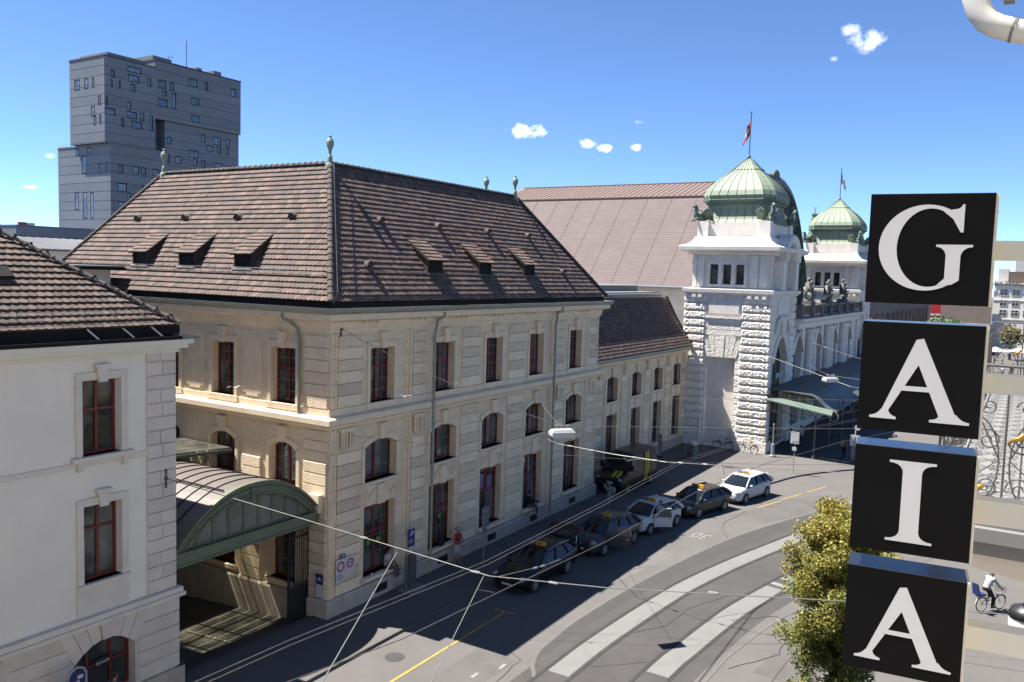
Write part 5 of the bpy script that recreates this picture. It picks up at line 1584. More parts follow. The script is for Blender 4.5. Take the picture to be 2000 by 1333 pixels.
# ================================================================== GREY TOWER BLOCK far behind the tracks
gt_ = thing('tower_block', 'tall blue-grey panel-clad tower block of stepped boxes standing far behind the wing', 'tower block', (160, 240, 0))
YF = 227.7
vols = {  # name: (x0, x1, y0, y1, z0, z1)
    'upper_box': (135.3, 153.1, YF, 246.6, 51.0, 77.6),
    'right_box': (153.1, 188.3, YF, 248.0, 61.3, 80.2),
    'right_shaft': (157.4, 188.2, YF+.9, 247.5, 0, 61.3),
    'recess': (152.5, 157.6, YF+5, 246, 50, 61.3),
    'lower_box': (137.1, 157.4, YF, 256.9, 0, 50.6),
    'podium': (110.9, 137.0, YF+6, 262, 0, 23.5),
}
FLR = 2.92
for nm, (x0, x1, y0, y1, z0, z1) in vols.items():
    mb = MB(); mb.box(x0+.12, x1-.12, y0+.12, y1-.12, z0, z1); vo = mb.build(nm, 'tower_joint', gt_)
    z = z1
    while z > z0+.3:
        zl = max(z0, z-FLR) if z-FLR > max(z0, 16) else z0
        mb = MB(); mb.box(x0, x1, y0, y1, zl+.07, z-.07); mb.build('panel_band', 'tower_panel', vo); z = zl
    mb = MB(); n = int((x1-x0)/1.32)
    for k in range(1, n): x = x0+(x1-x0)*k/n; mb.box(x-.025, x+.025, y0-.012, y0, max(z0, 16), z1-.3)
    n = int((y1-y0)/1.32)
    for k in range(1, n): y = y0+(y1-y0)*k/n; mb.box(x0-.012, x0, y-.03, y+.03, max(z0, 16), z1-.3)
    mb.build('panel_joints', 'tower_seam', vo)
    mb = MB(); mb.box(x0-.15, x1+.15, y0-.15, y1+.15, z1, z1+.35); mb.build('parapet', 'tower_joint' if 'box' in nm and nm != 'lower_box' else 'tower_panel', vo)
FRONT = [(137.5, 138.8, 71.4, 73.8), (143.3, 148.1, 74.4, 76.2), (143.5, 147.2, 71.4, 73.6), (144.3, 145.9, 68.3, 70.8), (150.4, 151.7, 71.1, 73.9), (137.5, 138.1, 68.4, 70.8), (140.3, 140.8, 68.4, 71.2), (135.5, 136.4, 62.5, 65.1), (135.5, 138.9, 59.8, 61.9), (142.9, 144.4, 62.5, 65.0), (142.9, 146.4, 59.8, 62.0), (147.6, 149.1, 59.6, 62.2), (140.9, 141.9, 56.7, 59.3), (144.6, 148.3, 56.8, 59.2), (151.1, 152.3, 57.1, 62.0), (154.2, 157.3, 71.6, 74.1), (158.8, 160.3, 71.4, 74.2), (166.1, 169.5, 74.5, 77.0), (172.8, 174.0, 74.2, 77.1), (183.9, 186.2, 74.3, 77.1), (154.1, 157.8, 65.7, 68.1), (159.6, 161.1, 65.6, 70.9), (167.0, 170.3, 68.4, 70.9), (167.2, 170.3, 62.6, 65.0), (155.9, 157.6, 69.2, 70.9), (158.2, 159.9, 53.8, 56.2), (171.9, 173.6, 56.4, 59.1), (177.2, 180.2, 56.3, 59.1), (182.4, 184.2, 56.4, 59.0), (174.2, 177.0, 53.6, 55.8), (178.5, 180.3, 53.5, 55.9), (182.4, 183.6, 53.6, 56.1), (166.8, 170.7, 50.7, 53.1), (161.4, 163.8, 47.8, 50.3), (168.6, 170.1, 47.9, 50.4), (171.9, 173.6, 47.8, 50.3), (177.2, 180.9, 48.3, 50.1), (158.5, 159.3, 47.7, 50.4), (139.8, 141.5, 42.1, 44.8), (145.0, 147.1, 42.5, 44.8), (148.0, 149.7, 42.3, 44.7), (152.1, 154.5, 42.5, 44.8), (139.5, 142.7, 36.3, 38.9), (147.8, 148.7, 36.6, 39.0), (143.0, 144.2, 33.5, 36.1), (139.7, 142.1, 30.6, 33.1)]
LEFTW = [(240.9, 243.9, 68.3, 71.5), (236.3, 238.4, 68.3, 71.5), (233.0, 234.2, 68.3, 71.4), (229.7, 231.0, 62.7, 65.6), (232.9, 234.8, 59.5, 62.6), (232.2, 233.5, 56.7, 59.6), (229.5, 230.5, 56.8, 59.7)]
LOWL = [(232.1, 233.7, 42.1, 45.0), (228.9, 230.2, 42.2, 45.0), (240.6, 243.2, 42.0, 47.8), (244.6, 246.6, 47.9, 50.2), (238.2, 239.9, 48.2, 50.2), (245.3, 247.3, 30.4, 36.2), (240.6, 242.8, 27.6, 36.1), (236.9, 238.6, 27.6, 36.0)]
glass('tower_glass', (0.08, 0.115, 0.17), 0.08, (0.16, 0.22, 0.30), 0.3)  # pale blue base colour stands in for the sky's reflection
def tw_window(fac, a, b, z0, z1):
    mb = MB()
    t = .22
    fac.box(mb, a, b, .0, .05, z0, z0+t); fac.box(mb, a, b, 0, .05, z1-t*1.4, z1); fac.box(mb, b-t*1.5, b, 0, .051, z0+t, z1-t*1.4); fac.box(mb, a, a+t*.6, 0, .051, z0+t, z1-t*1.4)  # dark bars, widest at top and right, stand in for recess shade
    fr = mb.build('window', 'sheet_dark', gt_)
    mb = MB(); fac.box(mb, a+t*.6, b-t*1.5, 0, .02, z0+t, z1-t*1.4); mb.build('pane', 'tower_glass', fr)
    mb = MB(); c = a+(b-a)*.55
    fac.box(mb, c-.06, c+.06, .02, .06, z0+t, z1-t*1.4); fac.box(mb, a+t*.6, b-t*1.5, .02, .06, z0+(z1-z0)*.42-.06, z0+(z1-z0)*.42+.06); mb.build('glazing_bars', 'roof_concrete', fr)
for a, b, z0, z1 in FRONT:
    yy = YF if (a < 157.3 or z0 > 61.2) else YF+.9
    tw_window(Fac((0, yy, 0), (1, 0, 0), (0, -1, 0)), a, b, z0, z1)
for a, b, z0, z1 in LEFTW: tw_window(Fac((135.3, 0, 0), (0, 1, 0), (-1, 0, 0)), a, b, z0, z1)
for a, b, z0, z1 in LOWL: tw_window(Fac((137.1, 0, 0), (0, 1, 0), (-1, 0, 0)), a, b, z0, z1)
# setbacks, roof houses, rails
mb = MB(); mb.box(137.5, 151, 229.5, 244, 77.9, 79.4); mb.box(153.4, 160.5, 229.2, 240, 80.5, 82.0); mb.box(158, 182, 230.5, 245, 80.5, 81.4); mb.box(172, 174, 231, 234, 81.4, 82.3); mb.box(178.8, 182, 230.6, 234, 81.4, 82.6); mb.build('roof_house', 'roof_concrete', gt_)
mb = MB(); mb.tube([(168.5, 232, 81), (168.5, 232, 90.5)], .12, 5); mb.tube([(160.5, 231, 81.4), (160.5, 231, 83.2), (162.5, 231, 83.5)], .12, 5); mb.build('mast', 'iron_grey', gt_)
mb = MB()
for (xa, ya), (xb, yb), z, n in (((138.4, YF+.3), (157, YF+.3), 51.0, 16), ((135.8, 229), (135.8, 246), 77.9, 18), ((137.4, 247), (137.4, 256.5), 50.9, 8)):
    for h_ in (.55, 1.1): mb.tube([(xa, ya, z+h_), (xb, yb, z+h_)], .05, 4)
    for k in range(n+1): t = k/n; mb.tube([(xa+(xb-xa)*t, ya+(yb-ya)*t, z), (xa+(xb-xa)*t, ya+(yb-ya)*t, z+1.1)], .045, 4)
mb.build('roof_railing', 'steel_light', gt_)
sb = MB(); sb.box(112, 114.2, 234, 235, 23.9, 24.7); sg = tag(sb.build('roof_sign', 'sign_red'), 'small red and white sign on the low podium roof left of the tower block', 'sign')
mb = MB(); mb.box(114.3, 116.6, 234, 235, 23.9, 24.6); mb.build('white_panel', 'sign_white', sg)
# low shed with a pale metal roof in front of the tower's foot
sh = thing('metal_roofed_shed', 'low building with pale ribbed metal roof at the foot of the tower block', 'building', (40, 95, 0))
mb = MB(); mb.box(28, 62, 90, 120, 0, 15.0); mb.build('wall', 'stucco', sh)
mb = MB(); mb.hexa([(27.5, 89, 15.0), (63, 89, 15.0), (63, 121, 15.8), (27.5, 121, 15.8), (27.5, 89, 15.2), (63, 89, 15.2), (63, 121, 17.4), (27.5, 121, 17.4)]); rf = mb.build('roof', 'shed_metal', sh)
mb = MB()
for k in range(24): x = 28+k*1.5; mb.tube([(x, 88.9, 15.24), (x, 121, 17.45)], .07, 4)
mb.build('roof_ribs', 'zinc', rf)

# ================================================================== FAR SIDE OF THE SQUARE (seen past the sign)
mh = thing('market_hall_house', 'white four-storey corner house with large letters on its parapet across the square', 'building', (215, -18, 0))
mb = MB(); mb.box(200, 240, -40, -14.8, 0, 14.6); mb.build('wall', 'stucco', mh)
FM = Fac((200, 0, 0), (0, 1, 0), (-1, 0, 0)); FM2 = Fac((0, -14.8, 0), (1, 0, 0), (0, 1, 0))
mb = MB(); FM.box(mb, -40, -14.6, 0, .25, 14.6, 15.0); FM2.box(mb, 200, 240, 0, .25, 14.6, 15.0); FM.box(mb, -40, -14.7, 0, .12, 10.9, 11.1); FM.box(mb, -40, -14.7, 0, .12, 6.5, 6.8); mb.build('cornice', 'white_stone_trim', mh)
for r, z in enumerate((7.3, 9.6, 12.0)):
    for k in range(9):
        FM.window(mh, (-17.6-k*2.35, -16.1-k*2.35, z, z+1.5, 0), .02, (.6,), (.5,), None, .1, frame='white_paint', pane='pane')
    for k in range(12): FM2.window(mh, (201.5+k*3, 203+k*3, z, z+1.5, 0), .02, (), (.5,), None, .1, frame='white_paint')
mb = MB(); mb.box(203, 235, -37, -17.5, 15, 17.6); mb.hexa([(203, -38, 15.2), (240, -38, 15.2), (240, -20, 15.2), (203, -20, 15.2), (207, -37, 19.5), (240, -37, 19.5), (240, -24, 19.5), (207, -24, 19.5)]); mb.build('roof', 'roof_tile_single', mh)
mb = MB(); mb.box(204, 214, -17.4, -15.3, 15, 18.2); mb.box(206, 216, -21.0, -18.6, 17, 20.3); mb.build('roof_house', 'white_paint', mh)
mb = text_mb('MARKTHALLE', 1.55, .06); place(mb, (199.6, -17.3, 14.75), (0, -1, 0), (0, 0, 1), (-1, 0, 0))
tag(mb.build('roof_lettering', 'iron_black'), 'big dark roof letters on the far white corner house', 'lettering')
n2 = thing('neighbour_house', 'grey-roofed brick house right of the white corner house across the square', 'building', (215, -50, 0))
mb = MB(); mb.box(205, 240, -70, -40.2, 0, 13); mb.build('wall', 'stucco', n2); mb = MB(); mb.hexa([(204, -71, 13), (241, -71, 13), (241, -40.1, 13), (204, -40.1, 13), (212, -71, 20), (232, -71, 20), (232, -40.2, 20), (212, -40.2, 20)]); mb.build('roof', 'roof_tile_single', n2)
lw = thing('low_hall', 'low reddish shop arcade with awning roof in front of the far white house', 'building', (190, -8, 0))
mb = MB(); mb.box(172, 199, -14.5, 30, 4.6, 5.4)
for k in range(9): mb.box(172.2, 172.8, -14+k*5, -13.4+k*5, 0, 4.6)
mb.build('roof', 'hall_copper', lw); mb = MB(); mb.box(178, 198, -14, 29, 0, 4.6); mb.build('wall', 'pane', lw)
mb = MB(); mb.box(198, 199.5, -14.6, 40, 5.4, 10.6); mb.build('upper_wall', 'brown_stone', lw)
pk = thing('brick_wing', 'reddish stone station building with dark openings seen under the first letter box', 'building', (140, 2, 0))
mb = MB(); mb.box(91, 170, -4.5, 12, 0, 12.5); pkw = mb.build('wall', 'brown_stone', pk)
FP = Fac((0, -4.5, 0), (1, 0, 0), (0, -1, 0))
for k in range(14): FP.window(pk, (95+k*5.2, 97.4+k*5.2, 6.5, 9.8, .5), .03, (.6,), (.5,), None, .12)
for k in range(14): FP.window(pk, (95+k*5.2, 97.4+k*5.2, 1.2, 4.8, 0), .03, (.6,), (.5,), None, .12)
mb = MB(); mb.prism([(91, -5.2, 12.5), (91, -5.2, 12.9), (91, 2, 17), (91, 12, 17), (91, 12, 12.5)], (79, 0, 0)); mb.build('roof', 'roof_tile_single', pk)
rb_ = thing('red_banner', 'red banner with a white band hanging from a pole between the first two letter boxes', 'banner', (128, -8.6, 0))
mb = MB(); mb.tube([(128, -8.5, 0), (128, -8.5, 14)], .10, 6); mb.build('pole', 'iron_grey', rb_)
mb = MB(); mb.box(127.9, 128.0, -10.1, -8.65, 8.6, 13.5); mb.build('banner_cloth', 'flag_red', rb_); mb = MB(); mb.box(127.85, 127.89, -10.1, -8.65, 9.0, 9.3); mb.build('band', 'flag_white', rb_)
# parasols, cafe, cars and people on the far square are placed with the small things
def par(x, y, lab):
    p = thing('parasol', lab, 'parasol', (x, y, 0), 0, 'white cafe parasols on the square')
    mb = MB(); mb.tube([(x, y, 0), (x, y, 2.9)], .05, 5); mb.build('pole', 'iron_grey', p)
    mb = MB(); mb.lathe([(2.2, 2.35), (2.25, 2.45), (.1, 3.2)], (x, y, 0), 8); mb.build('canopy', 'white_paint', p)
par(150, -17.5, 'white cafe parasol in front of the far corner house, nearest the sign'); par(151, -21.0, 'middle white cafe parasol in front of the far corner house'); par(152, -24.5, 'white cafe parasol in front of the far corner house, cut by the right edge')
def far_tree(x, y, h, r, lab, seed, warm=False):
    rnd = random.Random(seed)
    t = thing('street_tree', lab, 'tree', (x, y, 0), 0, 'trees across the square')
    mb = MB(); mb.tube([(x, y, 0), (x+.1, y, h*.5), (x, y+.1, h*.8)], [.22, .16, .06], 6); mb.build('trunk', 'bark', t)
    mb = MB()
    for k in range(900):
        a, b, c = rnd.gauss(0, 1), rnd.gauss(0, 1), rnd.gauss(0, 1)
        l = math.sqrt(a*a+b*b+c*c); rr = r*(rnd.random()**.35)*(.8+.25*math.sin(a*5+b*4))
        p = Vector((x+a/l*rr, y+b/l*rr, h*.68+c/l*rr*.85)); s = .28
        u = Vector((rnd.gauss(0, 1), rnd.gauss(0, 1), rnd.gauss(0, 1))).normalized(); w = u.orthogonal().normalized()
        g = rnd.uniform(.6, 1.4)
        mb.poly([p-u*s, p+w*s*.7, p+u*s, p-w*s*.7], (.05*g*(2 if warm else 1), .09*g, .025*g))
    tag(mb.build('crown', 'leaf', t), kind=None)
far_tree(118, -11.0, 10.4, 2.9, 'dark green street tree seen below the first letter box', 3)
far_tree(124, -12.6, 9.6, 2.7, 'second dark green street tree seen right of the red banner', 4)
far_tree(163, -19.5, 7.0, 2.6, 'pale green tree in front of the far white house', 5, True)
far_tree(166, -23.5, 6.6, 2.4, 'pale green tree near the right edge in front of the far house', 6, True)

# ================================================================== HOTEL on the camera's side of the street
HYW = -23.45
hotel = thing('hotel_building', 'cream hotel front with balcony and wrought-iron railing at the right edge', 'building', (-25, -26, 0))
FG = Fac((0, HYW, 0), (1, 0, 0), (0, 1, 0))
ops = []
for k in range(16):
    for z in (1.0, 5.2, 9.0, 12.55, 16.0):
        x = -58.2+k*3.2
        ops.append((x-.65, x+.65, z, z+2.1, 0))
mb = MB(); FG.wall(mb, -60, -8.9, -.1, 19.5, ops, .3); mb.box(-60, -8.9, HYW-8, HYW-7.8, 0, 19.5); mb.box(-8.95, -8.9, HYW-8, HYW-.002, 0, 19.5); mb.build('wall', 'hotel_stucco', hotel)
for op in ops: FG.window(hotel, op, -.28, (.66,), (.5,), None, .07, frame='white_paint')
mb = MB()
for z in (4.2, 8.3, 15.4): FG.box(mb, -60, -8.8, 0, .14, z, z+.25)
FG.box(mb, -60, -8.7, 0, .25, 19.0, 19.5); mb.build('cornice', 'cream_paint', hotel)
# balcony beyond the sign
BZ = 12.28
bx0, bx1, by0, by1 = -17.35, -9.4, HYW, -22.22
mb = MB(); mb.box(bx0, bx1, by0-.0, by1+.06, BZ-.22, BZ); mb.box(bx0-.06, bx1, by0, by1+.12, BZ-.12, BZ-.03); bal = mb.build('balcony_slab', 'roof_concrete', hotel)
mb = MB(); rg = []
for k in range(9):
    a = math.pi/2*k/8; rg.append((by1-.02-(by1-by0-.1)*(1-math.cos(a)), BZ-.22-.18*math.sin(a)))
mb.prism([(bx0+.1, y, z) for y, z in rg]+[(bx0+.1, by0, BZ-.42), (bx0+.1, by0, BZ-.22)], (bx1-bx0-.2, 0, 0)); mb.build('balcony_soffit', 'tan_stone', bal)
rail = MB(); orn = MB()
def spiral(mb, o, u, v, r, turns, s, n=18, rad=.006):
    pts = []
    for k in range(n+1):
        t = k/n; a = s*turns*2*math.pi*t; q = r*(1-.82*t)
        pts.append(o+u*(q*math.cos(a))+v*(q*math.sin(a)))
    mb.tube(pts, rad, 5)
def panel(mb, o, u, w, h):
    """scrollwork field: o lower corner, u direction, w wide, h high"""
    v = Vector((0, 0, 1))
    mb.tube([o+v*h, o+u*w+v*h], .012, 6); mb.tube([o+v*.06, o+u*w+v*.06], .008, 5); mb.tube([o+v*(h-.16), o+u*w+v*(h-.16)], .007, 5)
    n = max(1, round(w/.36)); c = w/n
    for k in range(n+1): mb.tube([o+u*(c*k), o+u*(c*k)+v*h], .008, 5)
    for k in range(n):
        m = o+u*(c*(k+.5))
        for s in (-1, 1):
            spiral(mb, m+u*(s*c*.24)+v*(h*.22), u, v, c*.22, 1.5, s)
            spiral(mb, m+u*(s*c*.24)+v*(h*.52), u, v, c*.22, 1.5, -s)
            spiral(mb, m+u*(s*c*.22)+v*(h*.74), u, v, c*.15, 1.3, s)
            mb.tube([m+v*.06, m+u*(s*c*.12)+v*(h*.3), m+u*(s*c*.42)+v*(h*.40), m+u*(s*c*.1)+v*(h*.66), m+v*(h-.16)], .006, 5)
        mb.tube([m+u*(.42*c*math.cos(a))+v*(h*.38+.3*h*math.sin(a)) for a in [math.pi*2*j/20 for j in range(21)]], .006, 5)
        spiral(mb, m+v*(h-.08), u, v, .06, 1.2, 1, 10, .007)
panel(rail, Vector((bx0+.06, by0+.05, BZ)), Vector((0, 1, 0)), by1-by0-.1, 1.02)
panel(rail, Vector((bx0+.06, by1-.05, BZ)), Vector((1, 0, 0)), bx1-bx0-.1, 1.02)
panel(rail, Vector((bx1-.06, by0+.05, BZ)), Vector((0, 1, 0)), by1-by0-.1, 1.02)
rail.build('balcony_railing', 'iron_grey', bal)
for x, y, z in ((bx0+.04, -22.72, BZ+.56), (bx0+.03, -22.5, BZ+.2), (bx1-.1, -22.6, BZ+.6), (bx1-.1, -23.0, BZ+.55), (bx0+.04, -22.95, BZ+.62)):
    mb = MB(); mb.tube([(x, y+.06, z-.045), (x-.01, y+.035, z-.012), (x, y, z), (x, y-.03, z+.03), (x, y-.05, z+.036)], [.006, .012, .02, .017, .004], 7)
    mb.build('gilt_leaf', 'gold', bal, True)
# pilaster and pipe at the lower right edge
mb = MB(); mb.box(-11.3, -10.9, HYW, -23.12, 0, 11.0); mb.build('pilaster', 'white_paint', hotel)
mb = MB(); mb.tube([(-11.38, -23.08, 0), (-11.38, -23.08, 10.9)], .05, 8); mb.build('downpipe', 'iron_grey', hotel)
aw = thing('globe_lamp', 'pale round street-side lamp shade with dark cap at the right edge', 'lamp', (-14.3, -22.9, 10.6))
mb = MB(); mb.ball((-14.3, -22.9, 10.62), .17, 14, 9, (1, 1, .9)); mb.build('globe', 'cream_paint', aw, True)
mb = MB(); mb.lathe([(.175, 10.68), (.15, 10.76), (.06, 10.8), (.03, 10.82)], (-14.3, -22.9, 0), 14); mb.tube([(-14.3, -22.9, 10.8), (-14.3, -22.9, 11.0)], .02, 6); mb.build('cap', 'iron_black', aw, True)
# rain pipe elbow above the camera
dp = thing('rain_pipe', 'white bent rain pipe at the top right corner under the hotel eaves', 'pipe', (-20.5, -22.6, 14.6))
P = [(-20.50, -22.515, 15.0), (-20.50, -22.515, 14.75), (-20.50, -22.52, 14.70), (-20.50, -22.535, 14.655), (-20.50, -22.56, 14.62), (-20.50, -22.59, 14.60), (-20.49, -22.63, 14.588), (-20.42, -23.5, 14.33)]
mb = MB(); mb.tube(P[:7], .036, 16, False); mb.tube([P[6], P[7]], .0365, 16, False); mb.build('pipe', 'white_paint', dp, True)
mb = MB(); mb.tube([(-20.491, -22.628, 14.589), (-20.491, -22.635, 14.587)], .0385, 16, False); mb.build('joint', 'zinc', dp)
mb = MB(); mb.box(-20.52, -20.47, -22.63, -22.60, 14.672, 14.9); mb.build('bracket', 'zinc', dp)

# ------------------------------------------------------------------ the four letter boxes
sg = math.radians(6.43)
NS = Vector((math.cos(sg), math.sin(sg), 0)); WS = Vector((-math.sin(sg), math.cos(sg), 0)); ZS = Vector((0, 0, 1))
C0 = Vector((-23.53, -22.74, 0))+NS*4.2
def SP(w, d, z): return C0+WS*w+NS*d+ZS*z
sign = thing('letter_sign', 'vertical projecting hotel sign of four black boxes with large white serif letters', 'sign', tuple(SP(-.05, .1, 12)))
def sbox(mb, w0, w1, d0, d1, z0, z1):
    mb.hexa([SP(w1, d0, z0), SP(w0, d0, z0), SP(w0, d1, z0), SP(w1, d1, z0), SP(w1, d0, z1), SP(w0, d0, z1), SP(w0, d1, z1), SP(w1, d1, z1)])
def lpoly(mb, pts, ly):
    """letter polygon in box units 0..1 (x to the right of the reader, y up)"""
    mb.poly([SP(mb.wl-(mb.wl-mb.wr)*x, -.0015-ly*.00015, mb.zb+(mb.zt-mb.zb)*y) for x, y in pts])
def arcpts(cx, cy, rx, ry, a0, a1, n):
    return [(cx+rx*math.cos(R(a0+(a1-a0)*k/n)), cy+ry*math.sin(R(a0+(a1-a0)*k/n))) for k in range(n+1)]
def bez(p0, p1, p2, n=5):
    return [((1-t)**2*p0[0]+2*t*(1-t)*p1[0]+t*t*p2[0], (1-t)**2*p0[1]+2*t*(1-t)*p1[1]+t*t*p2[1]) for t in [k/n for k in range(n+1)]]
def letter_A(mb):
    # thin left stroke, thick right stroke, bar, serifs
    lpoly(mb, [(.455, .855), (.50, .855), (.535, .72), (.255, .19), (.195, .185)], 0)
    lpoly(mb, [(.455, .855), (.515, .868), (.815, .17), (.675, .17), (.455, .70)], 1)
    lpoly(mb, [(.33, .385), (.64, .385), (.64, .43), (.35, .43)], 2)
    lpoly(mb, [(.10, .115), (.325, .115), (.325, .137)]+bez((.325, .137), (.265, .15), (.258, .20))+[(.195, .20)]+bez((.195, .20), (.165, .145), (.10, .137)), 3)
    lpoly(mb, [(.60, .115), (.92, .115), (.92, .137)]+bez((.92, .137), (.85, .145), (.815, .20))+[(.665, .20)]+bez((.665, .20), (.695, .15), (.60, .137)), 4)
def letter_I(mb):
    lpoly(mb, [(.415, .12), (.575, .12), (.575, .88), (.415, .88)], 0)
    lpoly(mb, [(.30, .865), (.69, .865), (.69, .888), (.30, .888)], 1); lpoly(mb, [(.30, .112), (.69, .112), (.69, .135), (.30, .135)], 2)
    for y0, y1 in ((.865, .78), (.135, .22)):
        lpoly(mb, [(.30, y0)]+bez((.30, y0), (.405, y0), (.4155, y1))+[(.4155, y0)], 3)
        lpoly(mb, [(.69, y0)]+bez((.69, y0), (.585, y0), (.5745, y1))+[(.5745, y0)], 4)
def letter_G(mb):
    out_ = arcpts(.475, .515, .385, .39, 47, 312, 44); inn = arcpts(.505, .515, .265, .355, 50, 306, 44)
    for k in range(44):
        lpoly(mb, [out_[k], out_[k+1], inn[k+1], inn[k]], 0)
    lpoly(mb, [(.745, .655), (.768, .655), (.768, .905), (.750, .905)]+bez((.750, .905), (.738, .862), (.69, .862))+[(.60, .845), (.68, .775)], 1)
    lpoly(mb, [(.58, .175), (.70, .185), (.757, .225), (.757, .525), (.64, .525), (.64, .24)], 2)
    lpoly(mb, [(.56, .524), (.85, .524), (.85, .545), (.56, .545)], 3)
    lpoly(mb, [(.56, .526)]+bez((.56, .526), (.63, .52), (.641, .44))+[(.641, .526)], 4); lpoly(mb, [(.85, .526)]+bez((.85, .526), (.768, .52), (.756, .44))+[(.756, .526)], 4)
boxes = [(14.206, 13.716, letter_G, 'G'), (13.627, 13.128, letter_A, 'A'), (13.052, 12.566, letter_I, 'I'), (12.475, 11.985, letter_A, 'A')]
WL, WR = .193, -.305
for i, (zt, zb, fn, ch) in enumerate(boxes):
    mb = MB(); sbox(mb, WR, WL, 0, .20, zb, zt)
    b = mb.build('letter_box', 'sign_black', sign); b['label'] = 'black box with the letter '+ch+', number %d from the top' % (i+1)
    mb = MB(); sbox(mb, WR-.012, WR-.0005, .004, .205, zb-.002, zt+.002); mb.build('side_trim', 'cream_paint', b)
    mb = MB(); sbox(mb, WR, WL, .002, .198, zt+.0005, zt+.003); mb.build('box_top', 'sign_top_sky', b) if 'sign_top_sky' in MATS else None
    mb = MB(); mb.zt, mb.zb, mb.wl, mb.wr = zt, zb, WL, WR
    fn(mb); mb.build('letter', 'sign_white', b)
    for z in (zb+.08, zt-.08):
        mb = MB(); sbox(mb, WR-.02, WR-.012, .09, .102, z, z+.012); mb.build('screw', 'iron_grey', b)
for z0, z1 in ((13.92, 14.005), (13.33, 13.415), (12.74, 12.85), (12.16, 12.265)):
    mb = MB(); sbox(mb, -1.2, WR-.0125, .05, .15, z0, z1); mb.build('bracket', 'cream_paint', sign)

# ================================================================== VEHICLES
paint('car_black', (0.012, 0.013, 0.018)); paint('car_grey', (0.085, 0.088, 0.095), .3, .5); paint('car_bronze', (0.075, 0.066, 0.062), .3, .45)
paint('car_white', (0.72, 0.73, 0.74)); paint('van_black', (0.010, 0.010, 0.013)); paint('stripe_yellow', (0.62, 0.50, 0.02)); paint('tram_green', (0.02, 0.25, 0.12)); paint('car_silver', (0.4, 0.41, 0.42), .35, .5)
surf('trim_black', (0.014, 0.014, 0.015), (0.02, 0.02, 0.02), 0.55, 8, coords='object'); surf('chrome', (0.62, 0.62, 0.63), (0.5, 0.5, 0.5), 0.18, 3, metal=1.0, coords='object')
surf('alloy', (0.62, 0.62, 0.63), (0.5, 0.5, 0.51), 0.35, 3, metal=0.25, coords='object'); surf('taxi_yellow', (0.80, 0.42, 0.02), (0.72, 0.38, 0.02), 0.4, 4, coords='object')
surf('taxi_panel', (0.10, 0.11, 0.20), (0.3, 0.3, 0.36), 0.4, 14, coords='object'); surf('lamp_red', (0.40, 0.015, 0.02), (0.3, 0.01, 0.015), 0.2, 5, coords='object')
surf('lamp_clear', (0.50, 0.54, 0.58), (0.25, 0.27, 0.3), 0.12, 9, coords='object', coat=.6); surf('plate', (0.7, 0.7, 0.68), None, 0.5)
surf('seat_dark', (0.03, 0.03, 0.033), None, 0.9)
glass('car_glass', (0.010, 0.014, 0.020), 0.03, spec=.35)
_wh = {}
def wheel_meshes(r, w, alloy=True):
    k = (round(r, 2), alloy)
    if k in _wh: return _wh[k]
    t = MB(); pr = [(r*.66, -w/2), (r*.9, -w/2), (r*.98, -w*.38), (r, -w*.2), (r, w*.2), (r*.98, w*.38), (r*.9, w/2), (r*.66, w/2)]
    t.loft([[(a*math.cos(2*math.pi*k/20), z, a*math.sin(2*math.pi*k/20)) for k in range(20)] for a, z in pr], True, False)
    hub = MB(); hub.loft([[(r*.66*math.cos(2*math.pi*k/20), z, r*.66*math.sin(2*math.pi*k/20)) for k in range(20)] for z in (-w*.4, w*.30)])
    rim = MB(); rim.loft([[(a*math.cos(2*math.pi*k/20), z, a*math.sin(2*math.pi*k/20)) for k in range(20)] for a, z in ((r*.67, w*.30), (r*.67, w*.47), (r*.58, w*.45), (r*.57, w*.30))], True, False)
    for s in range(5):
        a0 = 2*math.pi*s/5
        for da in (-.16, .16):
            a = a0+da
            rim.hexa([(r*q*math.cos(a+e), z, r*q*math.sin(a+e)) for z in (w*.31, w*.43) for q, e in ((.1, -.25), (.1, .25), (.62, .09), (.62, -.09))])
    rim.lathe([(r*.16, 0), (r*.13, .01)], (0, 0, 0), 8)
    for j in range(len(rim.v)-16, len(rim.v)): x, y, z = rim.v[j]; rim.v[j] = (x, w*.40+z, y)
    _wh[k] = (hub.data('wheel', 'trim_black'), t.data('tyre', 'rubber', None, True), rim.data('rim', 'alloy'))
    return _wh[k]
def cpart(mb, name, mat, parent, smooth=False): return mb.build(name, mat, parent, smooth, world=False)
def lerp(a, b, t): return a+(b-a)*t
def interp(tab, x):
    if x >= tab[0][0]: return tab[0][1:]
    for (p, q) in zip(tab[:-1], tab[1:]):
        if q[0] <= x <= p[0]:
            t = (x-p[0])/(q[0]-p[0]); return tuple(lerp(a, b, t) for a, b in zip(p[1:], q[1:]))
    return tab[-1][1:]
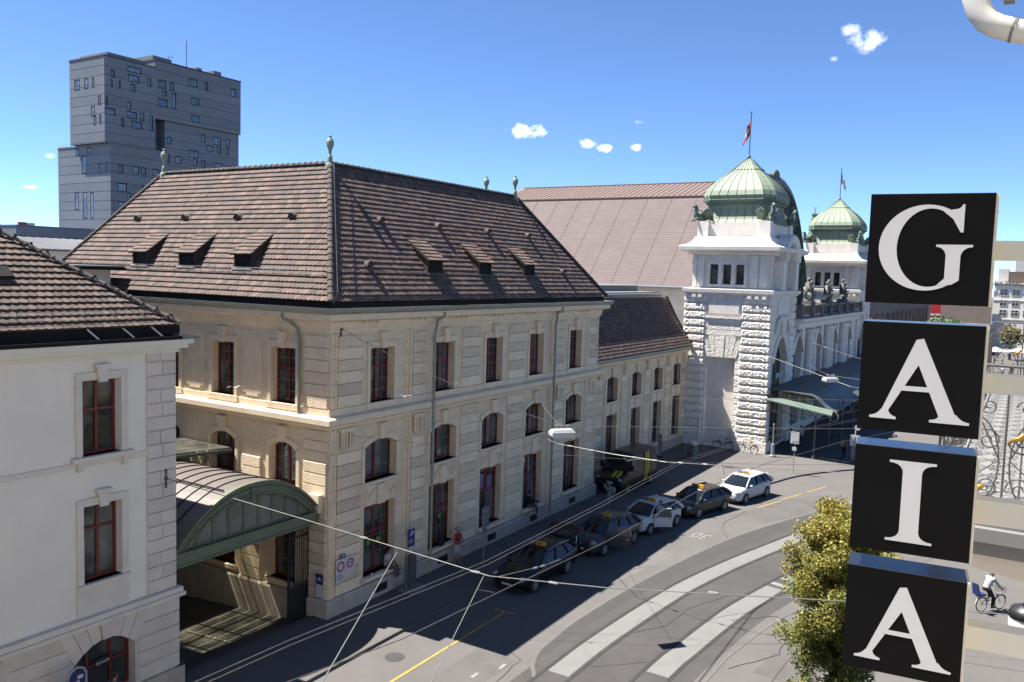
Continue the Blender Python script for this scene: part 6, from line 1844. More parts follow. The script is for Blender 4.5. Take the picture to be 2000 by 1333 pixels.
def make_car(name, label, cat, pos, ang, col, L, Wd, Hh, wb, fo, st, cab, r=.32, taxi=None, rails=False, group=None, door=None, hatch=False, grille='chrome', wheels=True, driver=None):
    """front at +x. st: stations (x, bottom, top, half width) from front to rear; cab: x of screen base, roof front, roof rear, rear base"""
    c = thing(name, label, cat, pos, ang, group)
    xf = L/2
    st = [(xf-q[0]*L,)+tuple(q[1:]) for q in st]
    body = MB(); rings = []
    xs = sorted({s[0] for s in st} | {xf-L*k/26 for k in range(27)}, reverse=True)
    for x in xs:
        zb, zt, hw = interp(st, x)
        m = zb+(zt-zb)*.55
        half = [(hw*.80, zb), (hw*.95, zb+.07), (hw, zb+.2), (hw*1.0, m), (hw*.985, zt-.16), (hw*.94, zt-.06), (hw*.80, zt), (hw*.45, zt+.03)]
        rings.append([(x, y, z) for y, z in half]+[(x, -y, z) for y, z in half[::-1]])
    body.loft(rings)
    cpart(body, 'body', col, c, True)
    xw = [xf-fo, xf-fo-wb]
    hw = Wd/2
    # wheel housings and wheels
    for x in xw:
        for s in (-1, 1):
            a = MB(); a.loft([[(x+(r+.055)*math.cos(t), s*(hw-d), r+(r+.055)*math.sin(t)) for t in [2*math.pi*k/18 for k in range(18)]] for d in (.25, -.006)]); cpart(a, 'wheel_arch', 'trim_black', c)
            if wheels:
                hub, ty, rm_ = wheel_meshes(r, .2)
                o = bpy.data.objects.new('wheel', hub); o.parent = c; o.location = (x, s*(hw-.075), r); o.scale = (1, s, 1); link(o)
                for nm, me in (('tyre', ty), ('rim', rm_)):
                    q = bpy.data.objects.new(nm, me); q.parent = o; link(q)
    # cabin
    x0, x1, x2, x3 = [xf-q*L for q in cab[:4]]
    zb0, zb3 = interp(st, x0)[1]-.03, interp(st, x3)[1]-.03
    wbase, wroof = hw*.93, hw*.70
    zr = Hh
    xm = (x1+x2)/2
    def roof_pt(x, y): return (x, y, zr-.05*abs((x-xm)/(x1-x2)*2)**2-.05*(y/wroof)**2)
    rf = MB(); rr = []
    for k in range(9):
        x = lerp(x1, x2, k/8); rr.append([roof_pt(x, wroof*q) for q in (-1, -.6, -.2, .2, .6, 1)]+[(x, wroof, roof_pt(x, wroof)[2]-.06), (x, -wroof, roof_pt(x, wroof)[2]-.06)])
    rf.loft(rr); cpart(rf, 'roof', col, c, True)
    def side(x, s, t):  # point on the side between belt (t=0) and roof rail (t=1)
        zz = interp(st, x)[1]-.05; return
    for s in (-1, 1):
        A0, A1 = Vector((x0, s*wbase, zb0)), Vector(roof_pt(x1, s*wroof)); D1, D0 = Vector(roof_pt(x2, s*wroof)), Vector((x3, s*wbase, zb3))
        g = MB(); n = Vector((0, s*.0, 0)); inn = Vector((0, -s*.025, -.035))
        g.poly([A0+inn*.3, D0+inn*.3, D1+inn, A1+inn]); cpart(g, 'side_glass', 'car_glass', c)
        p = MB()
        p.tube([A0, A0.lerp(A1, .5)+Vector((.03, 0, .02)), A1], [.055, .05, .05], 6); p.tube([D0, D0.lerp(D1, .5)+Vector((-.03, 0, .02)), D1], [.12, .10, .075], 6); p.tube([A1, A1.lerp(D1, .5)+Vector((0, 0, .035)), D1], .05, 6)
        cpart(p, 'pillar', col, c, True)
        p = MB()
        for t, w in ((.40, .04), (.74, .05)):
            p.tube([A0.lerp(D0, t)+Vector((0, 0, .03)), A1.lerp(D1, t)-Vector((0, 0, .02))], w, 5)
        cpart(p, 'window_post', 'trim_black', c)
        p = MB(); p.tube([A0.lerp(D0, .06)+Vector((0, s*.02, .02)), D0+Vector((0, s*.02, .0))], .014, 4); cpart(p, 'belt_trim', 'chrome' if col != 'car_white' else 'trim_black', c)
        if rails:
            p = MB(); p.tube([A1+Vector((-.05, s*.01, .05)), A1.lerp(D1, .5)+Vector((0, s*.01, .10)), D1+Vector((0, s*.01, .04)), D1.lerp(D0, .5)+Vector((-.03, s*.02, .02))], .018, 5); cpart(p, 'roof_rail', 'chrome', c, True)
        m = MB(); mx, mz = x0-.38, zb0+.07
        m.ball((mx, s*(hw+.09), mz+.04), .10, 8, 6, (.6, 1, .75)); m.tube([(mx, s*(hw-.06), mz), (mx, s*(hw+.05), mz+.02)], .025, 5); cpart(m, 'mirror', col, c, True)
        h = MB(); zh = interp(st, xf-.22)[1]
        h.ball((xf-.20, s*hw*.73, zh-.075), .17, 10, 6, (1.1, .95, .5)); cpart(h, 'headlight', 'lamp_clear', c, True)
        h = MB(); zt = interp(st, -xf+.1)[1]; h.ball((-xf+.12, s*hw*.82, zt-.14), .15, 8, 6, (.7, .6, 1.0)); cpart(h, 'tail_light', 'lamp_red', c, True)
        d = MB()
        for q in (.33, .62): xx = lerp(x0, x3, q); d.box(xx-.09, xx+.09, s*hw*.995-.012, s*hw*.995+.012, zb0-.16, zb0-.13)
        cpart(d, 'door_handle', 'chrome', c)
        d = MB()
        for q in (.10, .43, .72):
            xx = lerp(x0, x3, q); d.tube([(xx, s*hw*1.001, .42), (xx, s*hw*1.002, zb0-.14)], .006, 3)
        cpart(d, 'door_gap', 'trim_black', c)
    ws = MB(); i = .03
    ws.poly([(x0-.04, wbase-.08, zb0+.055), (x0-.04, -wbase+.08, zb0+.055), (x1-.02, -wroof+.06, zr-.095), (x1-.02, wroof-.06, zr-.095)])
    f1 = [(x0+.10, 0, zb0+.04)]
    ws.v = []; ws.f = []; ws.c = []
    for k in range(6):
        y0, y1 = -1+2*k/6, -1+2*(k+1)/6
        bow = lambda y: .16*(1-y*y)
        ws.poly([(x0+bow(y0), y0*(wbase-.05), zb0+.05), (x0+bow(y1), y1*(wbase-.05), zb0+.05), (x1+bow(y1)*.45, y1*(wroof-.03), zr-.055-.05*y1*y1), (x1+bow(y0)*.45, y0*(wroof-.03), zr-.055-.05*y0*y0)])
    cpart(ws, 'windscreen', 'car_glass', c, True)
    if not hatch:
        ws = MB(); ws.poly([(x3-.03, -wbase+.12, zb3+.06), (x3-.03, wbase-.12, zb3+.06), (x2-.05, wroof-.08, zr-.12), (x2-.05, -wroof+.08, zr-.12)]); cpart(ws, 'rear_window', 'car_glass', c)
    bp = MB(); zf = interp(st, xf-.02)[1]
    bp.box(xf-.10, xf+.012, -hw*.42, hw*.42, .52, zf-.10); cpart(bp, 'grille', 'trim_black', c)
    if grille:
        bp = MB()
        for z in (.56, .64): bp.box(xf-.02, xf+.022, -hw*.40, hw*.40, z, z+.022)
        bp.lathe([(.075, 0), (.06, .02)], (0, 0, 0), 12); [bp.v.__setitem__(j, (xf+.01+bp.v[j][2], bp.v[j][0], .62+bp.v[j][1])) for j in range(len(bp.v)-24, len(bp.v))]
        bp.box(xf-.12, xf-.005, -hw*.84, -hw*.5, .26, .285); bp.box(xf-.12, xf-.005, hw*.5, hw*.84, .26, .285)
        cpart(bp, 'grille_trim', 'chrome', c)
    bp = MB(); bp.box(xf-.05, xf+.02, -.26, .26, .36, .46); cpart(bp, 'number_plate', 'plate', c)
    bp = MB(); bp.box(-xf-.012, -xf+.05, -.26, .26, .62, .73); cpart(bp, 'number_plate', 'plate', c)
    bp = MB(); bp.box(xf-.14, xf+.004, -hw*.7, hw*.7, .20, .33); cpart(bp, 'bumper_intake', 'trim_black', c)
    if taxi:
        xt = lerp(x1, x2, .22)
        t = MB(); t.frus(xt-.09, xt+.09, -.12, .30, zr-.02, zr+.15, .03, .01); ts = cpart(t, 'taxi_sign', 'taxi_yellow', c)
        for s in (1, -1):
            t = text_mb('TAXI', .135, .002); place(t, (xt+s*.082, .09, zr+.065), (0, s, 0), (-s*.2, 0, .98), (s, 0, .2)); cpart(t, 'lettering', 'trim_black', ts)
        t = MB(); t.frus(xt-.07, xt+.07, -.52, -.14, zr-.02, zr+.13, .03, .01); cpart(t, 'taxi_display', 'taxi_panel', c)
        t = MB(); t.tube([(x1-.1, -.3, zr), (x1-.35, -.3, zr+.25)], .008, 4); cpart(t, 'aerial', 'trim_black', c)
    if door:
        # driver's front door swung open on its hinge, a dark sheet on the flank stands for the shaded cabin
        xh = lerp(x0, x3, .08); xl = lerp(x0, x3, .40); s = 1
        k = MB(); k.poly([(xh, hw*1.004, .42), (xl, hw*1.004, .42), (xl, hw*1.004, zb0-.02), (xh, hw*1.004, zb0-.02)]); cpart(k, 'cabin_shade', 'seat_dark', c)
        dw = xh-xl; a = R(door)
        hg = Vector((xh, hw*1.01, 0)); u = Vector((-math.cos(a), math.sin(a), 0)); n = Vector((math.sin(a), math.cos(a), 0))
        dm = MB(); P = lambda q, z, t=0: hg+u*q+n*t+Vector((0, 0, z))
        dm.loft([[P(0, .40, t), P(dw, .40, t), P(dw+.02, zb0-.25, t), P(dw, zb0, t), P(0, zb0, t)] for t in (-.05, .0, .05)]); do = cpart(dm, 'door', col, c)
        dm = MB(); top = zr-.10
        dm.tube([P(.0, zb0), P(dw*.45, top-.05), P(dw*.92, top), P(dw, zb0)], .03, 5); cpart(dm, 'window_frame', col if col == 'car_white' else 'chrome', do)
        dm = MB(); dm.poly([P(.05, zb0), P(dw*.46, top-.07), P(dw*.9, top-.03), P(dw-.02, zb0)]); cpart(dm, 'door_glass', 'car_glass_clear', do)
        dm = MB(); dm.box(0, 0, 0, 0, 0, 0); dm = MB(); dm.hexa([P(dw*.75, zb0-.14, .05), P(dw*.93, zb0-.14, .05), P(dw*.93, zb0-.14, .075), P(dw*.75, zb0-.14, .075), P(dw*.75, zb0-.11, .05), P(dw*.93, zb0-.11, .05), P(dw*.93, zb0-.11, .075), P(dw*.75, zb0-.11, .075)]); cpart(dm, 'door_handle', 'chrome', do)
    if hatch:
        hp = Vector((x2-.05, 0, zr-.02)); u = Vector((-.86, 0, .26)).normalized(); n = Vector((.26, 0, .86)).normalized()
        q = lambda d, y, t: hp+u*d+Vector((0, y, 0))+n*t
        t = MB(); t.loft([[q(0, -wroof, k_), q(0, wroof, k_), q(.55, wbase, k_), q(1.0, wbase, k_*1.2), q(1.05, wbase*.8, k_), q(1.05, -wbase*.8, k_), q(1.0, -wbase, k_*1.2), q(.55, -wbase, k_)] for k_ in (-.04, .04)]); hto = cpart(t, 'tailgate', col, c)
        t = MB(); t.hexa([q(.08, -wroof*.85, .042), q(.08, wroof*.85, .042), q(.55, wbase*.85, .042), q(.55, -wbase*.85, .042), q(.08, -wroof*.85, .05), q(.08, wroof*.85, .05), q(.55, wbase*.85, .05), q(.55, -wbase*.85, .05)]); cpart(t, 'rear_window', 'car_glass', hto)
        for s in (-1, 1):
            t = MB(); t.ball(tuple(q(.92, s*wbase*.85, .03)), .09, 8, 5, (1, 1.5, .6)); cpart(t, 'tail_light', 'lamp_red', hto)
            t = MB(); t.tube([tuple(q(.4, s*wbase*.92, -.04)), (x3+.25, s*wbase, zb3)], .012, 5); cpart(t, 'gas_strut', 'chrome', hto)
        t = MB(); t.box(*sorted((x3+.05, x2-.1)), -wbase*.9, wbase*.9, zb3-.05, zb3-.02); cpart(t, 'load_floor', 'seat_dark', c)
    if driver:
        t = MB(); xd = lerp(x0, x2, .42); t.ball((xd, .36, zr-.25), .11, 8, 6); t.tube([(xd-.02, .36, zr-.75), (xd, .36, zr-.42)], [.22, .16], 8)
        o = cpart(t, 'driver_figure', driver, c)
    return c
glass('car_glass_clear', (0.06, 0.07, 0.08), 0.03)
# stations: (fraction from front, bottom, top, half width)
def hatch_st(W, hood, belt, tail, nose=.62):
    h = W/2
    return [(0.0, .30, nose, h*.62), (.015, .24, nose+.07, h*.78), (.05, .20, nose+.13, h*.90), (.11, .19, hood-.07, h*.975), (.20, .19, hood-.01, h), (.27, .19, hood+.02, h), (.36, .19, belt, h), (.60, .19, belt+.03, h), (.85, .20, belt+.06, h*.985), (.95, .26, belt+.04, h*.93), (.985, .30, tail, h*.84), (1.0, .36, tail-.12, h*.74)]
TAX = 'taxis queuing along the wing'
# each: ground position from wheel tracks, cars face towards the camera-left end of the lane
PI = math.pi
make_car('taxi_estate', 'black estate taxi with roof rails and raised tailgate, first in the queue', 'car', (9.02, -4.27, 0), PI-.027, 'car_black', 4.9, 1.85, 1.47, 2.87, .86,
         hatch_st(1.85, .93, .96, .95, .66), (.27, .45, .87, .985), .33, True, True, TAX, None, True)
make_car('taxi_van', 'dark grey compact taxi with its front door open, second in the queue', 'car', (15.0, -4.85, 0), PI-.149, 'car_grey', 4.36, 1.79, 1.56, 2.70, .86,
         hatch_st(1.79, .98, 1.03, 1.0, .68), (.215, .40, .86, .985), .32, True, False, TAX, 58)
make_car('taxi_hatchback', 'white small taxi with its front door open and black grille, third in the queue', 'car', (19.5, -5.51, 0), PI-.225, 'car_white', 3.95, 1.70, 1.51, 2.51, .77,
         hatch_st(1.70, .95, .98, .98, .66), (.20, .38, .84, .985), .30, True, False, TAX, 42, grille=None)
make_car('taxi_hatchback', 'dark bronze-grey hatchback taxi with closed doors, fourth in the queue', 'car', (24.24, -6.62, 0), PI-.27, 'car_bronze', 4.3, 1.78, 1.47, 2.65, .88,
         hatch_st(1.78, .92, .97, .96, .62), (.215, .40, .84, .985), .31, True, False, TAX, None, grille=None)
make_car('taxi_hatchback', 'bright white compact taxi standing in the sun, last in the queue', 'car', (29.1, -7.87, 0), PI-.22, 'car_white', 4.36, 1.79, 1.56, 2.70, .86,
         hatch_st(1.79, .98, 1.02, 1.0, .68), (.215, .40, .86, .985), .32, True, False, TAX, None, driver='cloth_red')
# far parked cars on the square
make_car('parked_car', 'tiny white car on the far square seen between the first two letter boxes', 'car', (104, -15.2, 0), PI*.1, 'car_white', 4.3, 1.78, 1.5, 2.6, .85, hatch_st(1.78, .95, 1.0, 1.0), (.2, .38, .85, .985), .31)
# ------------------------------------------------------------------ delivery van
van = thing('delivery_van', 'black delivery van with two yellow stripes over bonnet and flank, parked by the annex', 'van', (26.6, -.85, PZ), PI-.05)
L, hw, Hv = 5.25, .96, 2.45
xf = L/2
sta = [(xf, .45, .85, .80), (xf-.08, .36, .98, .88), (xf-.35, .30, 1.10, .93), (xf-.75, .30, 1.24, .95), (xf-.95, .30, 1.40, .96), (xf-1.25, .30, 1.86, .955), (xf-1.6, .30, 2.28, .95), (xf-1.95, .30, 2.42, .95), (xf-3.2, .30, 2.45, .955), (-xf+.2, .32, 2.42, .95), (-xf, .40, 2.34, .93)]
mb = MB(); rings = []
for x, zb, zt, w in sta:
    half = [(w*.86, zb), (w, zb+.12), (w, zb+(min(zt, 1.25)-zb)*.6), (w*.985, min(zt-.15, 1.25) if zt > 1.3 else zt-.12), (w*(.985-.10*max(0, zt-1.2)), zt-.14), (w*(.93-.13*max(0, zt-1.2)), zt-.03), (w*.4, zt+.02)]
    rings.append([(x, y, z) for y, z in half]+[(x, -y, z) for y, z in half[::-1]])
mb.loft(rings); cpart(mb, 'body', 'van_black', van, False)
mb = MB()
for k in range(5):
    y0, y1 = -.84+.336*k, -.84+.336*(k+1)
    mb.poly([(xf-.93, y0, 1.43), (xf-.93, y1, 1.43), (xf-1.60, y1*.88, 2.31), (xf-1.60, y0*.88, 2.31)])
cpart(mb, 'windscreen', 'car_glass', van)
for s in (-1, 1):
    mb = MB(); mb.poly([(xf-1.15, s*.968, 1.33), (xf-2.0, s*.968, 1.30), (xf-2.0, s*.90, 2.1), (xf-1.62, s*.90, 2.1)]); cpart(mb, 'side_glass', 'car_glass', van)
    mb = MB(); mb.ball((xf-.22, s*.72, .93), .18, 8, 6, (.9, .9, .8)); cpart(mb, 'headlight', 'lamp_clear', van, True)
    mb = MB(); mb.box(xf-1.35, xf-1.15, s*1.10-.1, s*1.10+.1, 1.42, 1.78); cpart(mb, 'mirror', 'trim_black', van)
    for x in (xf-.95, xf-4.25):
        mb = MB(); mb.loft([[(x+.39*math.cos(t), s*(hw-d), .33+.39*math.sin(t)) for t in [2*math.pi*k/18 for k in range(18)]] for d in (.25, -.008)]); cpart(mb, 'wheel_arch', 'trim_black', van)
        hub, ty, rm_ = wheel_meshes(.33, .2)
        o = bpy.data.objects.new('wheel', hub); o.parent = van; o.location = (x, s*(hw-.075), .33); o.scale = (1, s, 1); link(o)
        for nm, me in (('tyre', ty), ('rim', rm_)): q = bpy.data.objects.new(nm, me); q.parent = o; link(q)
    for k in range(2):
        mb = MB(); x0 = -.55-k*.30
        pts = [(x0, s*.972, .42), (x0-.19, s*.972, .42), (x0-.42, s*.975, 1.25), (x0-.50, s*.895, 2.30), (x0-.31, s*.895, 2.30), (x0-.23, s*.975, 1.25)]
        mb.poly([pts[0], pts[1], pts[2], pts[5]]); mb.poly([pts[5], pts[2], pts[3], pts[4]]); cpart(mb, 'side_stripe', 'stripe_yellow', van)
for y in (.08, .42):
    mb = MB(); zz = lambda x: interp([(q[0], q[2]) for q in sta], x)[0]
    xs = [xf-.30, xf-.5, xf-.75, xf-.9]
    for a, b in zip(xs[:-1], xs[1:]): mb.poly([(a, y-.02, zz(a)+.03), (a, y+.2, zz(a)+.025), (b, y+.2, zz(b)+.025), (b, y-.02, zz(b)+.03)])
    cpart(mb, 'bonnet_stripe', 'stripe_yellow', van)
mb = MB(); mb.box(xf-.1, xf+.02, -.6, .6, .60, .84); cpart(mb, 'grille', 'trim_black', van)
mb = MB(); mb.lathe([(.10, 0), (.08, .03)], (0, 0, 0), 12); place(mb, (xf+.02, 0, .80), (0, 1, 0), (0, 0, 1), (1, 0, 0)); cpart(mb, 'badge', 'chrome', van)
mb = MB(); mb.box(xf-.02, xf+.03, -.26, .26, .45, .55); cpart(mb, 'number_plate', 'plate', van)
# green tram far off by the right edge
tr = thing('tram', 'green tram with pale roof on the square, seen through the balcony railing', 'tram', (24, -25.2, 0), R(-2))
mb = MB(); mb.frus(-7, 7, -1.1, 1.1, .35, 1.4, .0, .0); cpart(mb, 'body', 'tram_green', tr)
mb = MB(); mb.box(-6.95, 6.95, -1.08, 1.08, 1.4, 2.5); cpart(mb, 'window_band', 'car_glass', tr)
mb = MB(); mb.frus(-7, 7, -1.1, 1.1, 2.5, 3.2, .2, .2); cpart(mb, 'roof', 'tram_green', tr)
mb = MB(); mb.box(-5, -2, -.7, .7, 3.2, 3.5); mb.box(1, 5, -.7, .7, 3.2, 3.5); cpart(mb, 'roof_box', 'roof_concrete', tr)

# ================================================================== PEOPLE
STAND = dict(pelvis=(0, 0, .95), waist=(0, 0, 1.10), chest=(.01, 0, 1.33), neck=(0, 0, 1.49), head=(.02, 0, 1.645),
             sh=(0, .18, 1.42), el=(-.02, .25, 1.14), wr=(.08, .24, .90), hip=(0, .095, .92), kn=(.02, .11, .50), an=(-.01, .12, .09), to=(.15, .14, .04))
def sided(J, k, s):
    if k+('_l' if s > 0 else '_r') in J: return Vector(J[k+('_l' if s > 0 else '_r')])
    v = J[k]; return Vector((v[0], v[1]*s, v[2]))
def remeshed(mb, name, mat, parent, vox, first=None):
    o = mb.build(name, mat, parent, True, world=False)
    m = o.modifiers.new('skin', 'REMESH'); m.mode = 'VOXEL'; m.voxel_size = vox; m.use_smooth_shade = True
    return o
def person(label, pos, ang, pose=None, shirt='cloth_white', trousers='cloth_grey', shorts=False, hat=None, hair='hair_dark', bag=None, sleeves='short', shoes='cloth_black', k=1.0, vox=.016, group=None):
    J = dict(STAND); J.update(pose or {})
    V_ = lambda q: Vector(J[q])
    b = MB()
    hd = V_('head')
    b.tube([V_('pelvis')-Vector((0, 0, .04)), V_('pelvis'), V_('waist'), V_('chest'), V_('chest').lerp(V_('neck'), .6), V_('neck')], [.10, .145, .125, .145, .10, .055], 10)
    b.tube([V_('neck')-Vector((0, 0, .05)), hd-Vector((0, 0, .06))], .05, 8)
    b.ball(tuple(hd), .105, 12, 10, (.92, .76, 1.16)); b.ball(tuple(hd+Vector((.10, 0, -.01))), .024, 6, 5, (1, .8, 1.3)); b.ball(tuple(hd+Vector((.05, 0, -.085))), .05, 8, 6, (1, .9, .8))
    for s in (-1, 1):
        b.ball(tuple(hd+Vector((0, s*.082, -.01))), .028, 6, 5, (.7, .5, 1.2))
        sh, el, wr = (sided(J, q, s) for q in ('sh', 'el', 'wr'))
        b.tube([V_('chest').lerp(V_('neck'), .35), sh, sh.lerp(el, .5), el, el.lerp(wr, .45), wr], [.07, .062, .05, .042, .04, .028], 8)
        d = (wr-el).normalized(); sd = d.orthogonal().normalized()
        sd = (Vector((1, 0, 0))-d*d.x); sd = sd.normalized() if sd.length > .1 else Vector((0, 1, 0)); nn = d.cross(sd)
        pm = wr+d*.08
        b.tube([wr, wr+d*.035, pm], [.027, .036, .034], 8)
        for i, (o_, l_) in enumerate(((.027, .07), (.010, .082), (-.008, .076), (-.025, .058))):
            p0 = wr+d*.065+sd*o_; b.tube([p0, p0+d*l_*.55+nn*.008, p0+d*l_+nn*.03], [.011, .010, .008], 5)
        b.tube([wr+d*.02+sd*.02, wr+d*.055+sd*.05, wr+d*.085+sd*.055], [.014, .012, .009], 5)
        hp, kn, an, to = (sided(J, q, s) for q in ('hip', 'kn', 'an', 'to'))
        b.tube([V_('pelvis'), hp, hp.lerp(kn, .4), kn, kn.lerp(an, .35), an], [.10, .095, .085, .058, .058, .036], 8)
        b.tube([an, an.lerp(to, .5), to], [.04, .036, .03], 7)
    o = remeshed(b, 'person', 'skin', None, vox)
    o.location = pos; o.rotation_euler = (0, 0, ang); o.scale = (k, k, k)
    tag(o, label, 'person', group)
    e = MB()
    for s in (-1, 1): e.ball(tuple(hd+Vector((.086, s*.034, .012))), .012, 6, 5)
    cpart(e, 'eyes', 'hair_dark', o)
    # shirt
    c = MB()
    c.tube([V_('pelvis')+Vector((0, 0, .02)), V_('waist'), V_('chest'), V_('chest').lerp(V_('neck'), .62), V_('neck')-Vector((0, 0, .02))], [.155, .145, .165, .115, .065], 12)
    for s in (-1, 1):
        sh, el, wr = (sided(J, q, s) for q in ('sh', 'el', 'wr'))
        pts = [V_('chest').lerp(V_('neck'), .35), sh, sh.lerp(el, .55)]; rr = [.085, .076, .068]
        if sleeves == 'long': pts += [el, el.lerp(wr, .9)]; rr += [.055, .042]
        elif sleeves == 'none': pts = pts[:2]; rr = rr[:2]
        c.tube(pts, rr, 8)
    remeshed(c, 'shirt', shirt, o, vox)
    t = MB()
    t.tube([V_('pelvis')+Vector((0, 0, .06)), V_('pelvis')-Vector((0, 0, .06))], [.15, .15], 12)
    for s in (-1, 1):
        hp, kn, an = (sided(J, q, s) for q in ('hip', 'kn', 'an'))
        pts = [V_('pelvis'), hp, hp.lerp(kn, .5), kn.lerp(hp, .06)]; rr = [.115, .11, .095, .085]
        if not shorts: pts += [kn.lerp(an, .45), an.lerp(kn, .1)]; rr = [.115, .11, .095, .076, .07, .06]
        t.tube(pts, rr, 9)
    remeshed(t, 'trousers', trousers, o, vox)
    f = MB()
    for s in (-1, 1):
        an, to = (sided(J, q, s) for q in ('an', 'to'))
        f.tube([an+Vector((-.03, 0, -.02)), an.lerp(to, .5), to+(to-an)*.25], [.05, .048, .034], 8)
    remeshed(f, 'shoes', shoes, o, vox)
    h = MB()
    if hat:
        h.lathe([(.19, .045), (.19, .055), (.105, .065), (.10, .13), (.06, .155), (.02, .16)], tuple(hd), 14); cpart(h, 'hat', hat, o, True)
    h = MB(); h.ball(tuple(hd+Vector((-.022, 0, .03))), .115, 10, 8, (.95, .80, 1.0)); cpart(h, 'hair', hair, o, True)
    if bag:
        g = MB(); cc = V_('chest')+Vector((-.23, 0, -.10))
        g.ball(tuple(cc), .22, 10, 8, (.6, .75, 1.15)); 
        for s in (-1, 1): g.tube([cc+Vector((.05, s*.1, .2)), V_('chest')+Vector((.05, s*.12, .15)), V_('chest')+Vector((.15, s*.12, -.02)), cc+Vector((.1, s*.12, -.15))], .018, 5)
        cpart(g, 'backpack', bag, o, True)
    return o
SIT = dict(pelvis=(0, 0, .12), waist=(-.02, 0, .27), chest=(.02, 0, .50), neck=(.04, 0, .66), head=(.09, 0, .80), sh=(.03, .18, .58), el=(.10, .23, .32), wr=(.32, .14, .24), hip=(.02, .09, .10), kn=(.46, .11, .10), an=(.46, .12, -.34), to=(.60, .13, -.39))
person('person in red sleeveless shirt, pale shorts and straw hat standing at the second window', (8.0, -.55, PZ), R(-110), dict(el=(.05, .26, 1.16), wr=(.26, .12, 1.12)), 'cloth_red', 'cloth_white', True, 'straw', sleeves='none', shoes='cloth_beige')
person('person in white shirt sitting on the first window sill, legs hanging', (3.55, -.05, 1.10), R(-75), SIT, 'cloth_white', 'cloth_grey', sleeves='short', shoes='cloth_white')
person('person in dark clothes sitting on the fourth window sill', (15.35, -.05, 1.10), R(-60), SIT, 'cloth_black', 'cloth_grey', sleeves='long', hair='hair_dark', shoes='cloth_white')
person('person in pale clothes and sun hat with a backpack, taking a picture beside the taxis', (20.5, -2.5, PZ), R(125), dict(el=(.22, .24, 1.36), wr=(.28, .08, 1.58)), 'cloth_pale', 'cloth_pale', False, 'cloth_pale', bag='cloth_pale', sleeves='long', shoes='cloth_beige')
person('person with dark hair and pale top leaning by the annex wall', (36.4, .75, PZ), R(-95), None, 'cloth_beige', 'cloth_pale', sleeves='short')
person('person with cap and grey backpack walking past the station entrance', (45.3, -10.9, PZ), R(-25), dict(kn_l=(.14, .1, .52), an_l=(.18, .1, .10), to_l=(.34, .1, .06), kn_r=(-.02, -.1, .5), an_r=(-.25, -.1, .16), to_r=(-.12, -.1, .05)), 'cloth_grey', 'cloth_black', hat='cloth_grey', bag='cloth_beige')
person('person in light shirt standing behind the open door of the small white taxi', (18.85, -6.3, 0), R(170), None, 'cloth_white', 'cloth_grey')
person('person passing below the arched window at the bottom left', (-9.35, -.62, PZ), R(15), None, 'cloth_blue', 'cloth_grey')
person('person in pale shirt waiting in the shade under the entrance canopy', (46.0, -6.7, PZ), R(-80), None, 'cloth_pale', 'cloth_grey')
person('second person in white under the entrance canopy', (48.2, -7.0, PZ), R(-120), None, 'cloth_white', 'cloth_blue')
# far figures on the square
for i, (x, y, sh, cn) in enumerate(((112, -15.6, 'cloth_grey', 'grey'), (118, -17.2, 'cloth_red', 'red'), (126, -19.4, 'cloth_white', 'white'), (133, -20.6, 'cloth_black', 'black'), (138, -19.0, 'cloth_blue', 'blue'))):
    person('tiny figure in %s on the far square right of the letter boxes' % cn, (x, y, 0), i*1.3, None, sh, 'cloth_grey', vox=.03, group='people on the far square')
bp_ = MB(); bp_.ball((7.25, -.12, 1.32), .2, 10, 8, (.9, .8, 1.2)); bp_.ball((7.25, -.26, 1.26), .12, 8, 6, (.9, .6, 1.0)); bp_.tube([(7.2, -.1, 1.5), (7.25, -.1, 1.6), (7.3, -.1, 1.5)], .02, 5)
tag(bp_.build('backpack', 'cloth_black', None, True), 'black backpack on the sill beside the person in red', 'backpack')
cp_ = MB(); cp_.lathe([(.03, 0), (.042, .11), (.044, .115)], (2.45, -.16, 1.10), 10); tag(cp_.build('paper_cup', 'white_paint'), 'white paper cup on the first window sill', 'cup')

